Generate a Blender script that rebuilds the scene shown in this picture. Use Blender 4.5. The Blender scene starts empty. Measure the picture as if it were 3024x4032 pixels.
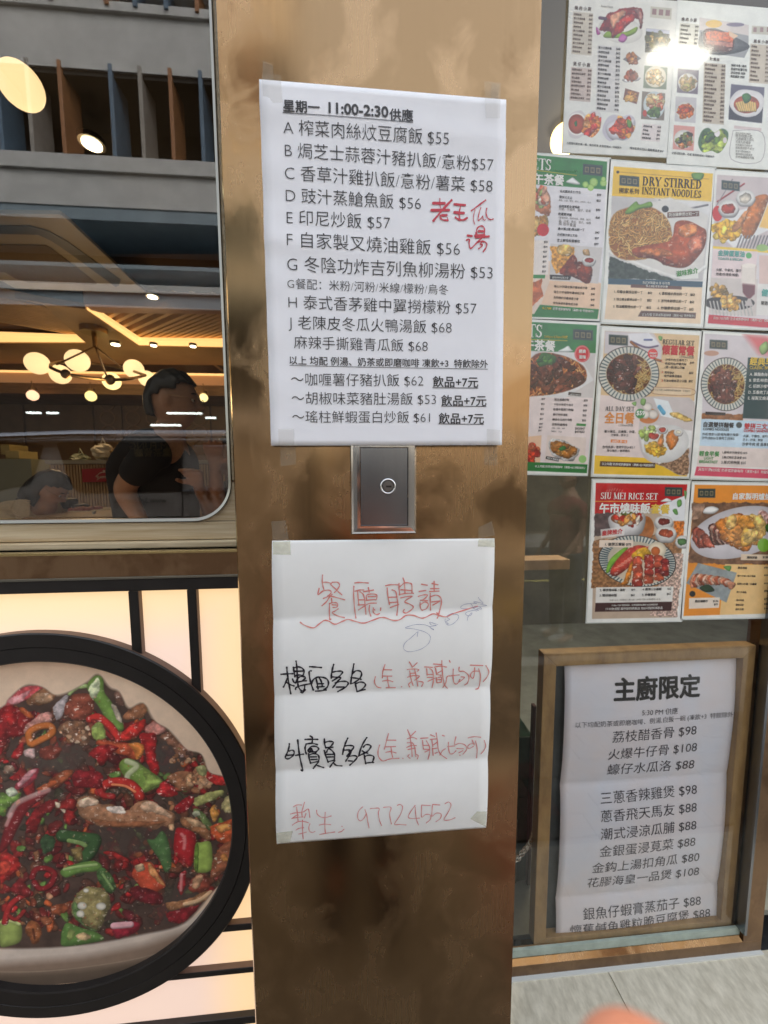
import bpy, bmesh, math, random
import numpy as np
from mathutils import Vector, Matrix
random.seed(7); rng = np.random.RandomState(11)
R = math.radians
# ------------------------------------------------------------------ camera
EYE = 1.65                                  # the phone is held at 1.65 m
F, CX, CY = 1515.0, 1512.0, 2016.0          # focal length and centre of the 3024 x 4032 photograph
_d = Vector((61, 16341, 1515)).normalized()
_yh = -(19270 * 61 + 1515 ** 2) / 16341
_x = Vector((19270, _yh, 1515)).normalized()
_y = _d.cross(_x)
if _y.z < 0: _y = -_y
scn = bpy.context.scene
cam = bpy.data.cameras.new('camera'); camo = bpy.data.objects.new('camera', cam)
scn.collection.objects.link(camo); scn.camera = camo
right = Vector((_x[0], _y[0], -_d[0])); up = -Vector((_x[1], _y[1], -_d[1])); back = -Vector((_x[2], _y[2], -_d[2]))
m = Matrix((right, up, back)).transposed().to_4x4(); m.translation = Vector((0, 0, EYE)); camo.matrix_world = m
cam.sensor_fit = 'VERTICAL'; cam.sensor_height = 36; cam.lens = F / 4032 * 36
cam.clip_start = 0.01; cam.clip_end = 400
cam.dof.use_dof = True; cam.dof.focus_distance = 0.62; cam.dof.aperture_fstop = 6.5
# ------------------------------------------------------------------ light
SUN_EL, SUN_AZ = 52, 25
w = bpy.data.worlds.new('World'); scn.world = w; w.use_nodes = True
nt = w.node_tree; bg = nt.nodes['Background']
sky = nt.nodes.new('ShaderNodeTexSky'); sky.sky_type = 'NISHITA'; sky.sun_disc = False
sky.sun_elevation = R(SUN_EL); sky.sun_rotation = R(SUN_AZ); sky.air_density = 1.6; sky.dust_density = 4.0; sky.ozone_density = 1.0
hs = nt.nodes.new('ShaderNodeHueSaturation'); hs.inputs['Saturation'].default_value = 0.35
nt.links.new(sky.outputs[0], hs.inputs['Color']); nt.links.new(hs.outputs[0], bg.inputs[0]); bg.inputs[1].default_value = 0.15
sl = bpy.data.lights.new('sun', 'SUN'); sl.energy = 0.9; sl.angle = R(28); sl.color = (1, .97, .93)
so = bpy.data.objects.new('sun', sl); scn.collection.objects.link(so)
az = R(SUN_AZ)      # sun stands behind the photographer (towards -y)
sd = Vector((math.sin(az) * math.cos(R(SUN_EL)), math.cos(az) * math.cos(R(SUN_EL)), math.sin(R(SUN_EL))))
so.rotation_euler = sd.to_track_quat('Z', 'Y').to_euler()
scn.view_settings.view_transform = 'Standard'; scn.view_settings.look = 'None'
scn.view_settings.exposure = 1.87; scn.view_settings.gamma = 1.0; scn.view_settings.use_curve_mapping = False
scn.render.engine = 'CYCLES'
cy = scn.cycles; cy.use_denoising = True; cy.max_bounces = 7; cy.diffuse_bounces = 3; cy.glossy_bounces = 4
cy.transparent_max_bounces = 12; cy.sample_clamp_indirect = 6; cy.caustics_reflective = False; cy.caustics_refractive = False

# ------------------------------------------------------------------ helpers
def P(px, py, Y):
    """the point of the plane y = Y that shows at pixel (px, py) of the photograph"""
    r = Vector(((px - CX) / F, (py - CY) / F, 1.0))
    v = Vector((r.dot(_x), r.dot(_y), -r.dot(_d))); v *= Y / v.y
    return Vector((v.x, v.y, v.z + EYE))
def G(px, py, Z):
    r = Vector(((px - CX) / F, (py - CY) / F, 1.0))
    v = Vector((r.dot(_x), r.dot(_y), -r.dot(_d))); v *= (Z - EYE) / v.z
    return Vector((v.x, v.y, v.z + EYE))
YW, YD, YP = 0.86, 1.10, 0.50               # left window glass, right glass wall, pillar face
def RW(px, py, dv, yg=YW):                   # real place of something seen mirrored in a pane
    p = P(px, py, dv); return Vector((p.x, 2 * yg - p.y, p.z))
def cr(x0, y0, s): return lambda x, y: (x0 + x * s, y0 + y * s)
C1, C2, C3, C4 = cr(2050, 0, .5871), cr(2050, 600, .5871), cr(2050, 1250, .5871), cr(2050, 1850, .5871)
C5 = cr(2050, 2500, .5871); C6 = cr(1950, 3150, .6474)
CA, CB, CC, CD = cr(980, 300, .6269), cr(980, 1000, .6269), cr(980, 1700, .6269), cr(980, 2500, .6269)

def lin(c): return tuple(((x / 255) / 12.92 if x / 255 <= .04045 else ((x / 255 + .055) / 1.055) ** 2.4) for x in c)
MATS = {}
def M(name, col, rough=.5, metal=0, var=0, vscale=8, stretch=(1, 1, 1), bump=0, bscale=60, emit=0, ecol=None, coat=0, col2=None, alpha=1, spec=.5, rvar=0, det=6):
    if name in MATS: return MATS[name]
    mt = bpy.data.materials.new(name); mt.use_nodes = True; n = mt.node_tree; b = n.nodes['Principled BSDF']
    b.inputs['Base Color'].default_value = (*col, 1); b.inputs['Roughness'].default_value = rough; b.inputs['Metallic'].default_value = metal
    b.inputs['Coat Weight'].default_value = coat; b.inputs['Coat Roughness'].default_value = .06; b.inputs['Specular IOR Level'].default_value = spec
    if alpha < 1: b.inputs['Alpha'].default_value = alpha
    tc = n.nodes.new('ShaderNodeTexCoord'); mp = n.nodes.new('ShaderNodeMapping'); mp.inputs['Scale'].default_value = stretch
    n.links.new(tc.outputs['Object'], mp.inputs[0])
    if var or rvar:
        nz = n.nodes.new('ShaderNodeTexNoise'); nz.inputs['Scale'].default_value = vscale; nz.inputs['Detail'].default_value = det; nz.inputs['Roughness'].default_value = .62
        n.links.new(mp.outputs[0], nz.inputs['Vector'])
        rp = n.nodes.new('ShaderNodeValToRGB'); rp.color_ramp.elements[0].position = .32; rp.color_ramp.elements[1].position = .68
        c2 = col2 or tuple(max(0, x * (1 - var)) for x in col)
        rp.color_ramp.elements[0].color = (*c2, 1); rp.color_ramp.elements[1].color = (*(col if col2 else tuple(min(1, x * (1 + var * .5)) for x in col)), 1)
        n.links.new(nz.outputs[0], rp.inputs[0])
        if var or col2: n.links.new(rp.outputs[0], b.inputs['Base Color'])
        if rvar:
            mr = n.nodes.new('ShaderNodeMapRange'); mr.inputs['To Min'].default_value = max(0, rough - rvar); mr.inputs['To Max'].default_value = rough + rvar
            n.links.new(nz.outputs[0], mr.inputs[0]); n.links.new(mr.outputs[0], b.inputs['Roughness'])
    if bump:
        nb = n.nodes.new('ShaderNodeTexNoise'); nb.inputs['Scale'].default_value = bscale; nb.inputs['Detail'].default_value = 4
        n.links.new(mp.outputs[0], nb.inputs['Vector']); bp = n.nodes.new('ShaderNodeBump'); bp.inputs['Strength'].default_value = bump; bp.inputs['Distance'].default_value = .004
        n.links.new(nb.outputs[0], bp.inputs['Height']); n.links.new(bp.outputs[0], b.inputs['Normal'])
    if emit:
        b.inputs['Emission Color'].default_value = (*(ecol or col), 1); b.inputs['Emission Strength'].default_value = emit
    MATS[name] = mt; return mt
def glass_mat(name, tint=(.9, .93, .9), k=2.0):
    mt = bpy.data.materials.new(name); mt.use_nodes = True; n = mt.node_tree; n.nodes.clear()
    o = n.nodes.new('ShaderNodeOutputMaterial'); mx = n.nodes.new('ShaderNodeMixShader'); t = n.nodes.new('ShaderNodeBsdfTransparent'); g = n.nodes.new('ShaderNodeBsdfGlossy')
    t.inputs[0].default_value = (*tint, 1); g.inputs['Roughness'].default_value = .0
    ge = n.nodes.new('ShaderNodeNewGeometry'); dt = n.nodes.new('ShaderNodeVectorMath'); dt.operation = 'DOT_PRODUCT'; n.links.new(ge.outputs['Incoming'], dt.inputs[0]); n.links.new(ge.outputs['Normal'], dt.inputs[1])
    def mt_(op, a, b=0, c=0):
        q = n.nodes.new('ShaderNodeMath'); q.operation = op; n.links.new(a, q.inputs[0]); q.inputs[1].default_value = b; q.inputs[2].default_value = c; return q
    ab = mt_('ABSOLUTE', dt.outputs['Value']); iv = mt_('MULTIPLY_ADD', ab.outputs[0], -1, 1); pw = mt_('POWER', iv.outputs[0], 5); ml = mt_('MULTIPLY_ADD', pw.outputs[0], .96 * k, .043 * k); ml.use_clamp = True; n.links.new(ml.outputs[0], mx.inputs[0]); n.links.new(t.outputs[0], mx.inputs[1]); n.links.new(g.outputs[0], mx.inputs[2]); n.links.new(mx.outputs[0], o.inputs[0])
    return mt

WL = {}
def link(o, parent):
    scn.collection.objects.link(o)
    if parent is not None: o.parent = parent
def tag(o, label=None, cat=None, group=None, kind=None):
    if label: o['label'] = label
    if cat: o['category'] = cat
    if group: o['group'] = group
    if kind: o['kind'] = kind
    return o
def thing(name, loc, label, cat, group=None):
    o = bpy.data.objects.new(name, None); o.empty_display_size = .05; o.location = loc; scn.collection.objects.link(o); WL[o.name] = Vector(loc)
    return tag(o, label, cat, group)
def base(o):
    return WL.get(o.name, Vector((0, 0, 0))) if o is not None else Vector((0, 0, 0))
class MB:
    def __init__(s): s.v = []; s.f = []
    def add(s, v, f):
        k = len(s.v); s.v += [tuple(p) for p in v]; s.f += [tuple(i + k for i in q) for q in f]; return s
    def quad(s, a, b, c, d): return s.add([a, b, c, d], [(0, 1, 2, 3)])
    def hexa(s, p):      # eight corners: bottom four then top four
        return s.add(p, [(3, 2, 1, 0), (4, 5, 6, 7), (0, 1, 5, 4), (1, 2, 6, 5), (2, 3, 7, 6), (3, 0, 4, 7)])
    def box(s, x0, x1, y0, y1, z0, z1):
        return s.hexa([(x0, y0, z0), (x1, y0, z0), (x1, y1, z0), (x0, y1, z0), (x0, y0, z1), (x1, y0, z1), (x1, y1, z1), (x0, y1, z1)])
    def prism(s, poly, d):      # polygon (3D points) swept by vector d
        n = len(poly); a = [Vector(p) for p in poly]; b = [p + Vector(d) for p in a]
        return s.add(a + b, [tuple(range(n))[::-1], tuple(range(n, 2 * n))] + [(i, (i + 1) % n, n + (i + 1) % n, n + i) for i in range(n)])
    def tube(s, pts, r, seg=10, caps=True):
        pts = [Vector(p) for p in pts]; n = len(pts); rr = r if isinstance(r, (list, tuple)) else [r] * n; V = []; Fc = []
        up0 = Vector((0, 0, 1))
        for i, p in enumerate(pts):
            t = (pts[min(i + 1, n - 1)] - pts[max(i - 1, 0)]).normalized()
            u = t.cross(up0 if abs(t.dot(up0)) < .95 else Vector((0, 1, 0))).normalized(); v = t.cross(u)
            for k in range(seg):
                a = 2 * math.pi * k / seg; V.append(p + (u * math.cos(a) + v * math.sin(a)) * rr[i])
        for i in range(n - 1):
            for k in range(seg): Fc.append((i * seg + k, i * seg + (k + 1) % seg, (i + 1) * seg + (k + 1) % seg, (i + 1) * seg + k))
        if caps: Fc += [tuple(range(seg))[::-1], tuple(range((n - 1) * seg, n * seg))]
        return s.add(V, Fc)
    def ball(s, c, r, seg=20, rings=12, sc=(1, 1, 1)):
        V = []; Fc = []; c = Vector(c)
        for i in range(rings + 1):
            th = math.pi * i / rings
            for k in range(seg):
                a = 2 * math.pi * k / seg
                V.append(c + Vector((math.sin(th) * math.cos(a) * r * sc[0], math.sin(th) * math.sin(a) * r * sc[1], math.cos(th) * r * sc[2])))
        for i in range(rings):
            for k in range(seg): Fc.append((i * seg + k, (i + 1) * seg + k, (i + 1) * seg + (k + 1) % seg, i * seg + (k + 1) % seg))
        return s.add(V, Fc)
    def lathe_y(s, c, prof, seg=32):        # profile [(radius, y)] about the axis along y
        V = []; Fc = []; n = len(prof)
        for r, y in prof:
            for k in range(seg):
                a = 2 * math.pi * k / seg; V.append((c[0] + r * math.cos(a), y, c[2] + r * math.sin(a)))
        for i in range(n - 1):
            for k in range(seg): Fc.append((i * seg + k, i * seg + (k + 1) % seg, (i + 1) * seg + (k + 1) % seg, (i + 1) * seg + k))
        return s.add(V, Fc)
    def build(s, name, mat, parent=None, smooth=False, bevel=0, uv=None, loc=None, recalc=True):
        b = base(parent) if loc is None else Vector(loc); q = b if loc is None else (0, 0, 0)      # with loc the shape is given in its own frame
        me = bpy.data.meshes.new(name); me.from_pydata([(p[0] - q[0], p[1] - q[1], p[2] - q[2]) for p in s.v], [], s.f)
        if uv:
            ul = me.uv_layers.new(name='UVMap')
            for lp in me.loops: ul.data[lp.index].uv = uv[lp.vertex_index]
        if recalc:
            bm = bmesh.new(); bm.from_mesh(me); bmesh.ops.recalc_face_normals(bm, faces=bm.faces); bm.to_mesh(me); bm.free()
        if smooth:
            me.polygons.foreach_set('use_smooth', [True] * len(me.polygons))
        me.materials.append(mat)
        o = bpy.data.objects.new(name, me); link(o, parent)
        if parent is None and loc is not None: o.location = loc
        WL[o.name] = b
        if parent is not None and loc is not None: o.location = Vector(loc) - base(parent)
        if bevel:
            bv = o.modifiers.new('bevel', 'BEVEL'); bv.width = bevel; bv.segments = 2; bv.limit_method = 'ANGLE'
        return o
def dup(o, loc, parent=None, label=None):
    c = o.copy(); scn.collection.objects.link(c); c.location = loc
    if parent is not None: c.parent = parent
    if label: c['label'] = label
    WL[c.name] = Vector(loc)
    for ch in o.children:
        d = ch.copy(); scn.collection.objects.link(d); d.parent = c
        for g in ch.children:
            e = g.copy(); scn.collection.objects.link(e); e.parent = d
    return c

# ------------------------------------------------------------------ text
_tc = {}
def glyphs(body, bold=0.0):
    if '炆' in body:          # built from its two halves, the font has no such glyph
        i = body.index('炆'); a, fa, wa = glyphs(body[:i] + '火', bold); b, fb, wb = glyphs(body[i:].replace('炆', '文', 1), bold); pre = glyphs(body[:i] + '一', bold)[2] - .92
        V = [((pre + (x - pre) * .48) if x > pre else x, y, l) for x, y, l in a]; k = len(V); V += [((pre + .42 + x * .56) if x < .96 else pre + .02 + x, y, l + .00001) for x, y, l in b]
        return V, fa + [tuple(j + k for j in f) for f in fb], pre + .02 + wb
    k = (body, bold)
    if k in _tc: return _tc[k]
    cu = bpy.data.curves.new('t', 'FONT'); cu.body = body; cu.size = 1; cu.offset = min(bold, 0); cu.resolution_u = 3; cu.fill_mode = 'FRONT'
    ob = bpy.data.objects.new('t', cu); scn.collection.objects.link(ob)
    dg = bpy.context.evaluated_depsgraph_get(); ev = ob.evaluated_get(dg); me = ev.to_mesh()
    V = [(v.co.x, v.co.y) for v in me.vertices]; Fc = [tuple(p.vertices) for p in me.polygons]
    ev.to_mesh_clear(); bpy.data.objects.remove(ob); bpy.data.curves.remove(cu)
    x0 = min([v[0] for v in V] or [0]); x1 = max([v[0] for v in V] or [1])
    sh = [(0, 0)] if bold <= 0 else [(-bold, 0), (bold, 0), (0, bold), (0, -bold)] if bold < .02 else [(bold * math.cos(a) , bold * math.sin(a)) for a in [i * math.pi / 3 for i in range(6)]]
    W_, G_ = [], []
    for i, (sx_, sy_) in enumerate(sh):      # a heavier weight is overprinted with small shifts
        kk = len(W_); W_ += [(x - x0 + sx_, y + sy_, i * .000012) for x, y in V]; G_ += [tuple(j + kk for j in f) for f in Fc]
    r = (W_, G_, x1 - x0); _tc[k] = r; return r
_SG = {}
def _seg(x0, y0, x1, y1, t):
    dx, dy = x1 - x0, y1 - y0; L = math.hypot(dx, dy) or 1; nx, ny = -dy / L * t / 2, dx / L * t / 2
    return [[(x0 - nx, y0 - ny), (x1 - nx, y1 - ny), (x1 + nx, y1 + ny), (x0 + nx, y0 + ny)]]
def _rc(x0, y0, x1, y1): return [[(x0, y0), (x1, y0), (x1, y1), (x0, y1)]]
def _arc(cx, cy_, rx, ry, a0, a1, t, t0=.06, n=10):
    q = []
    for i in range(n):
        A = [R(a0 + (a1 - a0) * (i + j) / n) for j in (0, 1)]
        pt = []
        for a in A:
            th = t0 + (t - t0) * abs(math.cos(a))
            pt.append(((cx + rx * math.cos(a), cy_ + ry * math.sin(a)), (cx + (rx - th) * math.cos(a), cy_ + (ry - th) * math.sin(a))))
        q.append([pt[0][0], pt[1][0], pt[1][1], pt[0][1]])
    return q
def _stem(x, w=.17): return _rc(x, 0, x + w, 1) + _rc(x - .07, 0, x + w + .07, .05) + _rc(x - .07, .95, x + w + .07, 1)
SERIF = {
 'D': (.80, _stem(.10) + _arc(.27, .5, .47, .5, -90, 90, .19)),
 'R': (.78, _stem(.10) + _arc(.27, .74, .36, .26, -90, 90, .17) + _seg(.40, .50, .70, .03, .17) + _rc(.62, 0, .8, .05)),
 'Y': (.78, _seg(.10, .97, .40, .48, .17) + _seg(.70, .97, .42, .5, .07) + _rc(.31, 0, .48, .5) + _rc(.23, 0, .56, .05) + _rc(0, .95, .3, 1) + _rc(.56, .95, .82, 1)),
 'S': (.58, _arc(.29, .74, .25, .26, 30, 270, .15) + _arc(.29, .26, .27, .26, -150, 90, .15) + _rc(.5, .68, .55, .98) + _rc(.02, .02, .07, .3)),
 'T': (.70, _rc(.27, 0, .44, 1) + _rc(.18, 0, .53, .05) + _rc(.01, .93, .70, 1) + _rc(.01, .76, .06, 1) + _rc(.65, .76, .70, 1)),
 'I': (.38, _stem(.10)),
 'E': (.70, _stem(.10) + _rc(.2, .94, .64, 1) + _rc(.2, 0, .66, .06) + _rc(.2, .48, .52, .54) + _rc(.6, .78, .65, 1) + _rc(.62, 0, .67, .24) + _rc(.47, .4, .52, .62)),
 'N': (.82, _rc(.10, 0, .16, 1) + _rc(.66, 0, .72, 1) + _seg(.13, .97, .68, .03, .17) + _rc(.02, .95, .26, 1) + _rc(.58, .95, .8, 1) + _rc(.02, 0, .24, .05)),
 'A': (.80, _seg(.38, .98, .14, .03, .07) + _seg(.38, .97, .66, .03, .18) + _rc(.22, .3, .56, .36) + _rc(.03, 0, .27, .05) + _rc(.52, 0, .8, .05)),
 'O': (.82, _arc(.40, .5, .38, .5, 0, 360, .18, n=18)),
 'L': (.66, _stem(.10) + _rc(.2, 0, .62, .06) + _rc(.58, 0, .63, .28)),
 'U': (.80, _rc(.12, .3, .28, 1) + _rc(.62, .3, .68, 1) + _arc(.40, .30, .28, .3, 180, 360, .15) + _rc(.03, .95, .37, 1) + _rc(.54, .95, .77, 1)),
 'C': (.74, _arc(.40, .5, .37, .5, 45, 315, .18, n=14) + _rc(.64, .66, .69, 1)),
 'G': (.82, _arc(.40, .5, .37, .5, 45, 330, .18, n=14) + _rc(.56, .05, .72, .42) + _rc(.48, .4, .8, .45) + _rc(.66, .7, .71, 1)),
 'M': (.98, _rc(.10, 0, .16, 1) + _rc(.74, 0, .91, 1) + _seg(.13, .97, .45, .05, .16) + _seg(.78, .97, .45, .05, .06) + _rc(.02, .95, .28, 1) + _rc(.7, .95, .99, 1) + _rc(.02, 0, .24, .05) + _rc(.67, 0, .99, .05)),
 ' ': (.32, [])}
def serif(body):
    x = 0; V = []; Fc = []
    for ch in body:
        wd, qs = SERIF[ch]
        for q in qs:
            k = len(V); V += [(x + a, b, (k // 4 % 9) * .000008) for a, b in q]; Fc.append((k, k + 1, k + 2, k + 3))
        x += wd + .03
    return V, Fc, x

def two_weights(body, wc, wl):      # Han characters and Latin figures at their own weights
    C_, L_ = glyphs(body, wc), glyphs(body, wl); one = glyphs('一', wc)[2]; bd = [0]
    for i in range(1, len(body) + 1): bd.append(glyphs(body[:i] + '一', wc)[2] - one - .03)
    cj = [ord(c) > 0x2e80 for c in body]; V, Fc = [], []
    for src, want in ((C_, True), (L_, False)):
        k = len(V); V += src[0]
        for f in src[1]:
            x = sum(src[0][j][0] for j in f) / len(f); i = max([q for q in range(len(body)) if bd[q] <= x] or [0])
            if cj[i] == want: Fc.append(tuple(j + k for j in f))
    return V, Fc, C_[2]
class Sheet:
    """a flat print standing in the plane y = Y; lines of lettering and pen strokes are laid on its surface"""
    def __init__(s, Y, disp=None): s.Y = Y; s.disp = disp or (lambda x, z: 0.0); s.parts = {}
    def pt(s, x, z, lift=.0005): return (x, s.Y - s.disp(x, z) - lift, z)
    def mb(s, key): return s.parts.setdefault(key, MB())
    def text(s, key, body, a, b, bold=0.0, kind=None, hs=1.0, lift=.0006, slant=0):
        A = P(a[0], a[1], s.Y); B = P(b[0], b[1], s.Y); e = B - A; L = e.length; e.normalize(); n = Vector((-e.z, 0, e.x))
        if n.z < 0: n = -n
        V, Fc, wd = serif(body) if kind == 'serif' else two_weights(body, *kind) if kind else glyphs(body, bold)
        if not Fc: return
        k = L / wd; hk = k * hs
        s.mb(key).add([s.pt(A.x + e.x * (x + slant * y) * k + n.x * y * hk, A.z + e.z * (x + slant * y) * k + n.z * y * hk, lift + l) for x, y, l in V], Fc)
    def stroke(s, key, pts, wpx, c=None, lift=.0007, closed=False, w=None):
        pts = [c(*p) if c else p for p in pts]; Q = [P(p[0], p[1], s.Y) for p in pts]; Q = [(q.x, q.z) for q in Q]
        if len(Q) > 2: Q = catmull(Q, 5, closed)
        wid = w or wpx * s.Y / F; n = len(Q); V = []; Fc = []
        for i, p in enumerate(Q):
            a, b = Q[max(i - 1, 0)], Q[min(i + 1, n - 1)]; dx, dz = b[0] - a[0], b[1] - a[1]; L = math.hypot(dx, dz) or 1
            t = .85 + .2 * math.sin(i * .9 + len(Q)); hx, hz = -dz / L * wid / 2 * t, dx / L * wid / 2 * t
            V += [s.pt(p[0] + hx, p[1] + hz, lift), s.pt(p[0] - hx, p[1] - hz, lift)]
        for i in range(n - 1): Fc.append((2 * i, 2 * i + 1, 2 * i + 3, 2 * i + 2))
        mb = s.mb(key); mb.add(V, Fc)
        for q in (Q[0], Q[-1]):      # round ends
            mb.add([s.pt(q[0] + wid * .5 * math.cos(a), q[1] + wid * .5 * math.sin(a), lift + .00005) for a in [math.pi * j / 4 for j in range(8)]], [tuple(range(8))])
    def rect(s, key, pts, c=None, lift=.0004):
        Q = [P(*(c(*p) if c else p), s.Y) for p in pts]; s.mb(key).add([s.pt(q.x, q.z, lift) for q in Q], [tuple(range(len(Q)))])
    def finish(s, parent, mats, names):
        for k, mb in s.parts.items():
            if mb.f: mb.build(names.get(k, 'lettering'), mats[k], parent, recalc=False)
def catmull(Q, n=6, closed=False):
    N = len(Q); out = []
    rngi = range(N if closed else N - 1)
    for i in rngi:
        if closed: p = [Q[(i + j) % N] for j in (-1, 0, 1, 2)]
        else: p = [Q[max(i - 1, 0)], Q[i], Q[i + 1], Q[min(i + 2, N - 1)]]
        for k in range(n):
            t = k / n
            out.append(tuple(.5 * (2 * p[1][d] + (p[2][d] - p[0][d]) * t + (2 * p[0][d] - 5 * p[1][d] + 4 * p[2][d] - p[3][d]) * t * t + (-p[0][d] + 3 * p[1][d] - 3 * p[2][d] + p[3][d]) * t ** 3) for d in range(len(Q[0]))))
    if not closed: out.append(tuple(Q[-1]))
    return out

# ------------------------------------------------------------------ printed pictures (drawn here, pixel by pixel, as flat ink)
def _fractal(N=512):
    a = np.zeros((N, N)); amp = 1
    for o in (8, 16, 32, 64, 128):
        g = rng.rand(o, o); g = np.pad(g, ((0, 1), (0, 1)), 'wrap')
        t = np.linspace(0, o, N, endpoint=False); i = t.astype(int); f = t - i; f = f * f * (3 - 2 * f)
        r = g[i][:, :] * (1 - f)[:, None] + g[i + 1][:, :] * f[:, None]
        a += amp * (r[:, i] * (1 - f)[None] + r[:, i + 1] * f[None]); amp *= .55
    return (a - a.min()) / (a.max() - a.min())
NZ = _fractal()
class CV:
    def __init__(s, W, H, m, bgc):
        s.W, s.H, s.m = W, H, m; s.a = np.ones((H, W, 3)) * (np.array(bgc) / 255.); s.clip = None
    def _noise(s, x0, y0, h, w, sc):
        ox, oy = rng.randint(512), rng.randint(512)
        X = ((np.arange(w) * sc + ox).astype(int)) % 512; Y = ((np.arange(h) * sc + oy).astype(int)) % 512
        return NZ[np.ix_(Y, X)]
    def _box(s, Q, pad):
        x0 = int(max(0, Q[:, 0].min() - pad)); x1 = int(min(s.W, Q[:, 0].max() + pad + 1)); y0 = int(max(0, Q[:, 1].min() - pad)); y1 = int(min(s.H, Q[:, 1].max() + pad + 1))
        if x1 <= x0 or y1 <= y0: return None
        yy, xx = np.mgrid[y0:y1, x0:x1]; return x0, x1, y0, y1, xx + .5, yy + .5
    def _sd(s, Q, xx, yy, closed=True):
        d2 = np.full(xx.shape, 1e9); ins = np.zeros(xx.shape, bool); n = len(Q)
        for i in range(n if closed else n - 1):
            a, b = Q[i], Q[(i + 1) % n]; e = b - a; L = e @ e + 1e-9
            t = np.clip(((xx - a[0]) * e[0] + (yy - a[1]) * e[1]) / L, 0, 1)
            d2 = np.minimum(d2, (xx - a[0] - t * e[0]) ** 2 + (yy - a[1] - t * e[1]) ** 2)
            if closed and a[1] != b[1]: ins ^= ((a[1] > yy) != (b[1] > yy)) & (xx < (b[0] - a[0]) * (yy - a[1]) / (b[1] - a[1]) + a[0])
        d = np.sqrt(d2); return np.where(ins, d, -d) if closed else d
    def _ink(s, d, bx, col, soft, edge, noise, ns, gloss, alpha, lit):
        x0, x1, y0, y1 = bx[:4]
        if noise > .25 and min(d.shape) > 5:      # torn, fibrous outline
            am = min(7.0, .55 * float(d.max()) + .8); d = d + am * (s._noise(x0, y0, *d.shape, 3.2) - .5) + am * .5 * (s._noise(x0, y0, *d.shape, 9) - .5)
        al = np.clip(.5 + d / soft, 0, 1) * alpha
        if s.clip is not None: al = al * s.clip[y0:y1, x0:x1]
        c = np.ones(d.shape + (3,)) * (np.array(col) / 255.)
        if edge or lit:
            dep = max(2.0, float(d.max()) * .8); t = np.clip(d / dep, 0, 1); sh = 1 - edge * (1 - t) ** 2
            if lit and d.shape[0] > 2 and d.shape[1] > 2:
                gy, gx = np.gradient(d); sh = sh + lit * (1 - t) * (gy * .8 + gx * .5)
            c *= sh[..., None]
        if noise: c *= (1 + noise * (s._noise(x0, y0, *d.shape, ns) - .5) * 2)[..., None]
        if gloss:
            g = s._noise(x0, y0, *d.shape, ns * 1.6); k = np.clip((g - .70) / .1, 0, 1) * np.clip(d / 2, 0, 1) * gloss
            c = c * (1 - k[..., None]) + k[..., None] * np.array([.98, .95, .92])
        s.a[y0:y1, x0:x1] = s.a[y0:y1, x0:x1] * (1 - al[..., None]) + np.clip(c, 0, 1) * al[..., None]
    def poly(s, pts, col, smooth=False, soft=1.2, edge=0, noise=0, ns=5, gloss=0, alpha=1, lit=0, raw=False):
        Q = [p if raw else s.m(*p) for p in pts]
        if smooth: Q = catmull(Q, 5, True)
        Q = np.array(Q, float); bx = s._box(Q, soft)
        if bx is None: return
        s._ink(s._sd(Q, bx[4], bx[5]), bx, col, soft, edge, noise, ns, gloss, alpha, lit)
    def blob(s, pts, col, **k):
        kk = dict(smooth=True, edge=.34, noise=.40, ns=5.5, gloss=.5, lit=.16); kk.update(k); s.poly(pts, col, **kk)
    def line(s, pts, w, col, soft=1.2, edge=.5, noise=.1, ns=5, gloss=.2, alpha=1, lit=.3, raw=False):
        Q = [p if raw else s.m(*p) for p in pts]
        if len(Q) > 2: Q = catmull(Q, 5)
        if sum(col) > 560 and edge <= .1: alpha *= .6; soft = 4      # a wet gleam, soft at its rim
        Q = np.array(Q, float); bx = s._box(Q, w + 2)
        if bx is None: return
        s._ink(w / 2 - s._sd(Q, bx[4], bx[5], False), bx, col, soft, edge, noise, ns, gloss, alpha, lit)
    def ell(s, cx, cy_, rx, ry, col, rot=0, n=28, **k):
        a0 = R(rot); pts = []
        for i in range(n):
            a = 2 * math.pi * i / n; x, y = rx * math.cos(a), ry * math.sin(a); pts.append((cx + x * math.cos(a0) - y * math.sin(a0), cy_ + x * math.sin(a0) + y * math.cos(a0)))
        s.poly(pts, col, **k)
    def setclip(s, pts, soft=1.5, smooth=False):
        if pts is None: s.clip = None; return
        Q = [s.m(*p) for p in pts]
        if smooth: Q = catmull(Q, 5, True)
        Q = np.array(Q, float); yy, xx = np.mgrid[0:s.H, 0:s.W]; s.clip = np.clip(.5 + s._sd(Q, xx + .5, yy + .5) / soft, 0, 1)
    def chunks(s, cx, cy_, rx, ry, n, size, pal, asp=1.6, **k):
        for i in range(n):
            r = math.sqrt(random.random()); a = random.random() * 6.283; x, y = cx + rx * r * math.cos(a), cy_ + ry * r * math.sin(a)
            sz = size * random.uniform(.6, 1.3); ang = random.random() * 3.14; m_ = random.randint(5, 7); pts = []
            for j in range(m_):
                b = 6.283 * j / m_; q = random.uniform(.7, 1.15); u, v = sz * asp * .5 * q * math.cos(b), sz * .5 * q * math.sin(b)
                pts.append((x + u * math.cos(ang) - v * math.sin(ang), y + u * math.sin(ang) + v * math.cos(ang)))
            s.blob(pts, random.choice(pal), **k)
    def noodles(s, cx, cy_, rx, ry, n, w, pal, ln=60):
        for i in range(n):
            r = math.sqrt(random.random()); a = random.random() * 6.283; x, y = cx + rx * r * math.cos(a), cy_ + ry * r * math.sin(a)
            ang = random.random() * 6.28; pts = [(x, y)]
            for j in range(5):
                ang += random.uniform(-1.1, 1.1); x += ln / 5 * math.cos(ang); y += ln / 5 * math.sin(ang); pts.append((x, y))
            s.line(pts, w, random.choice(pal), edge=.6, noise=.15)
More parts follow.
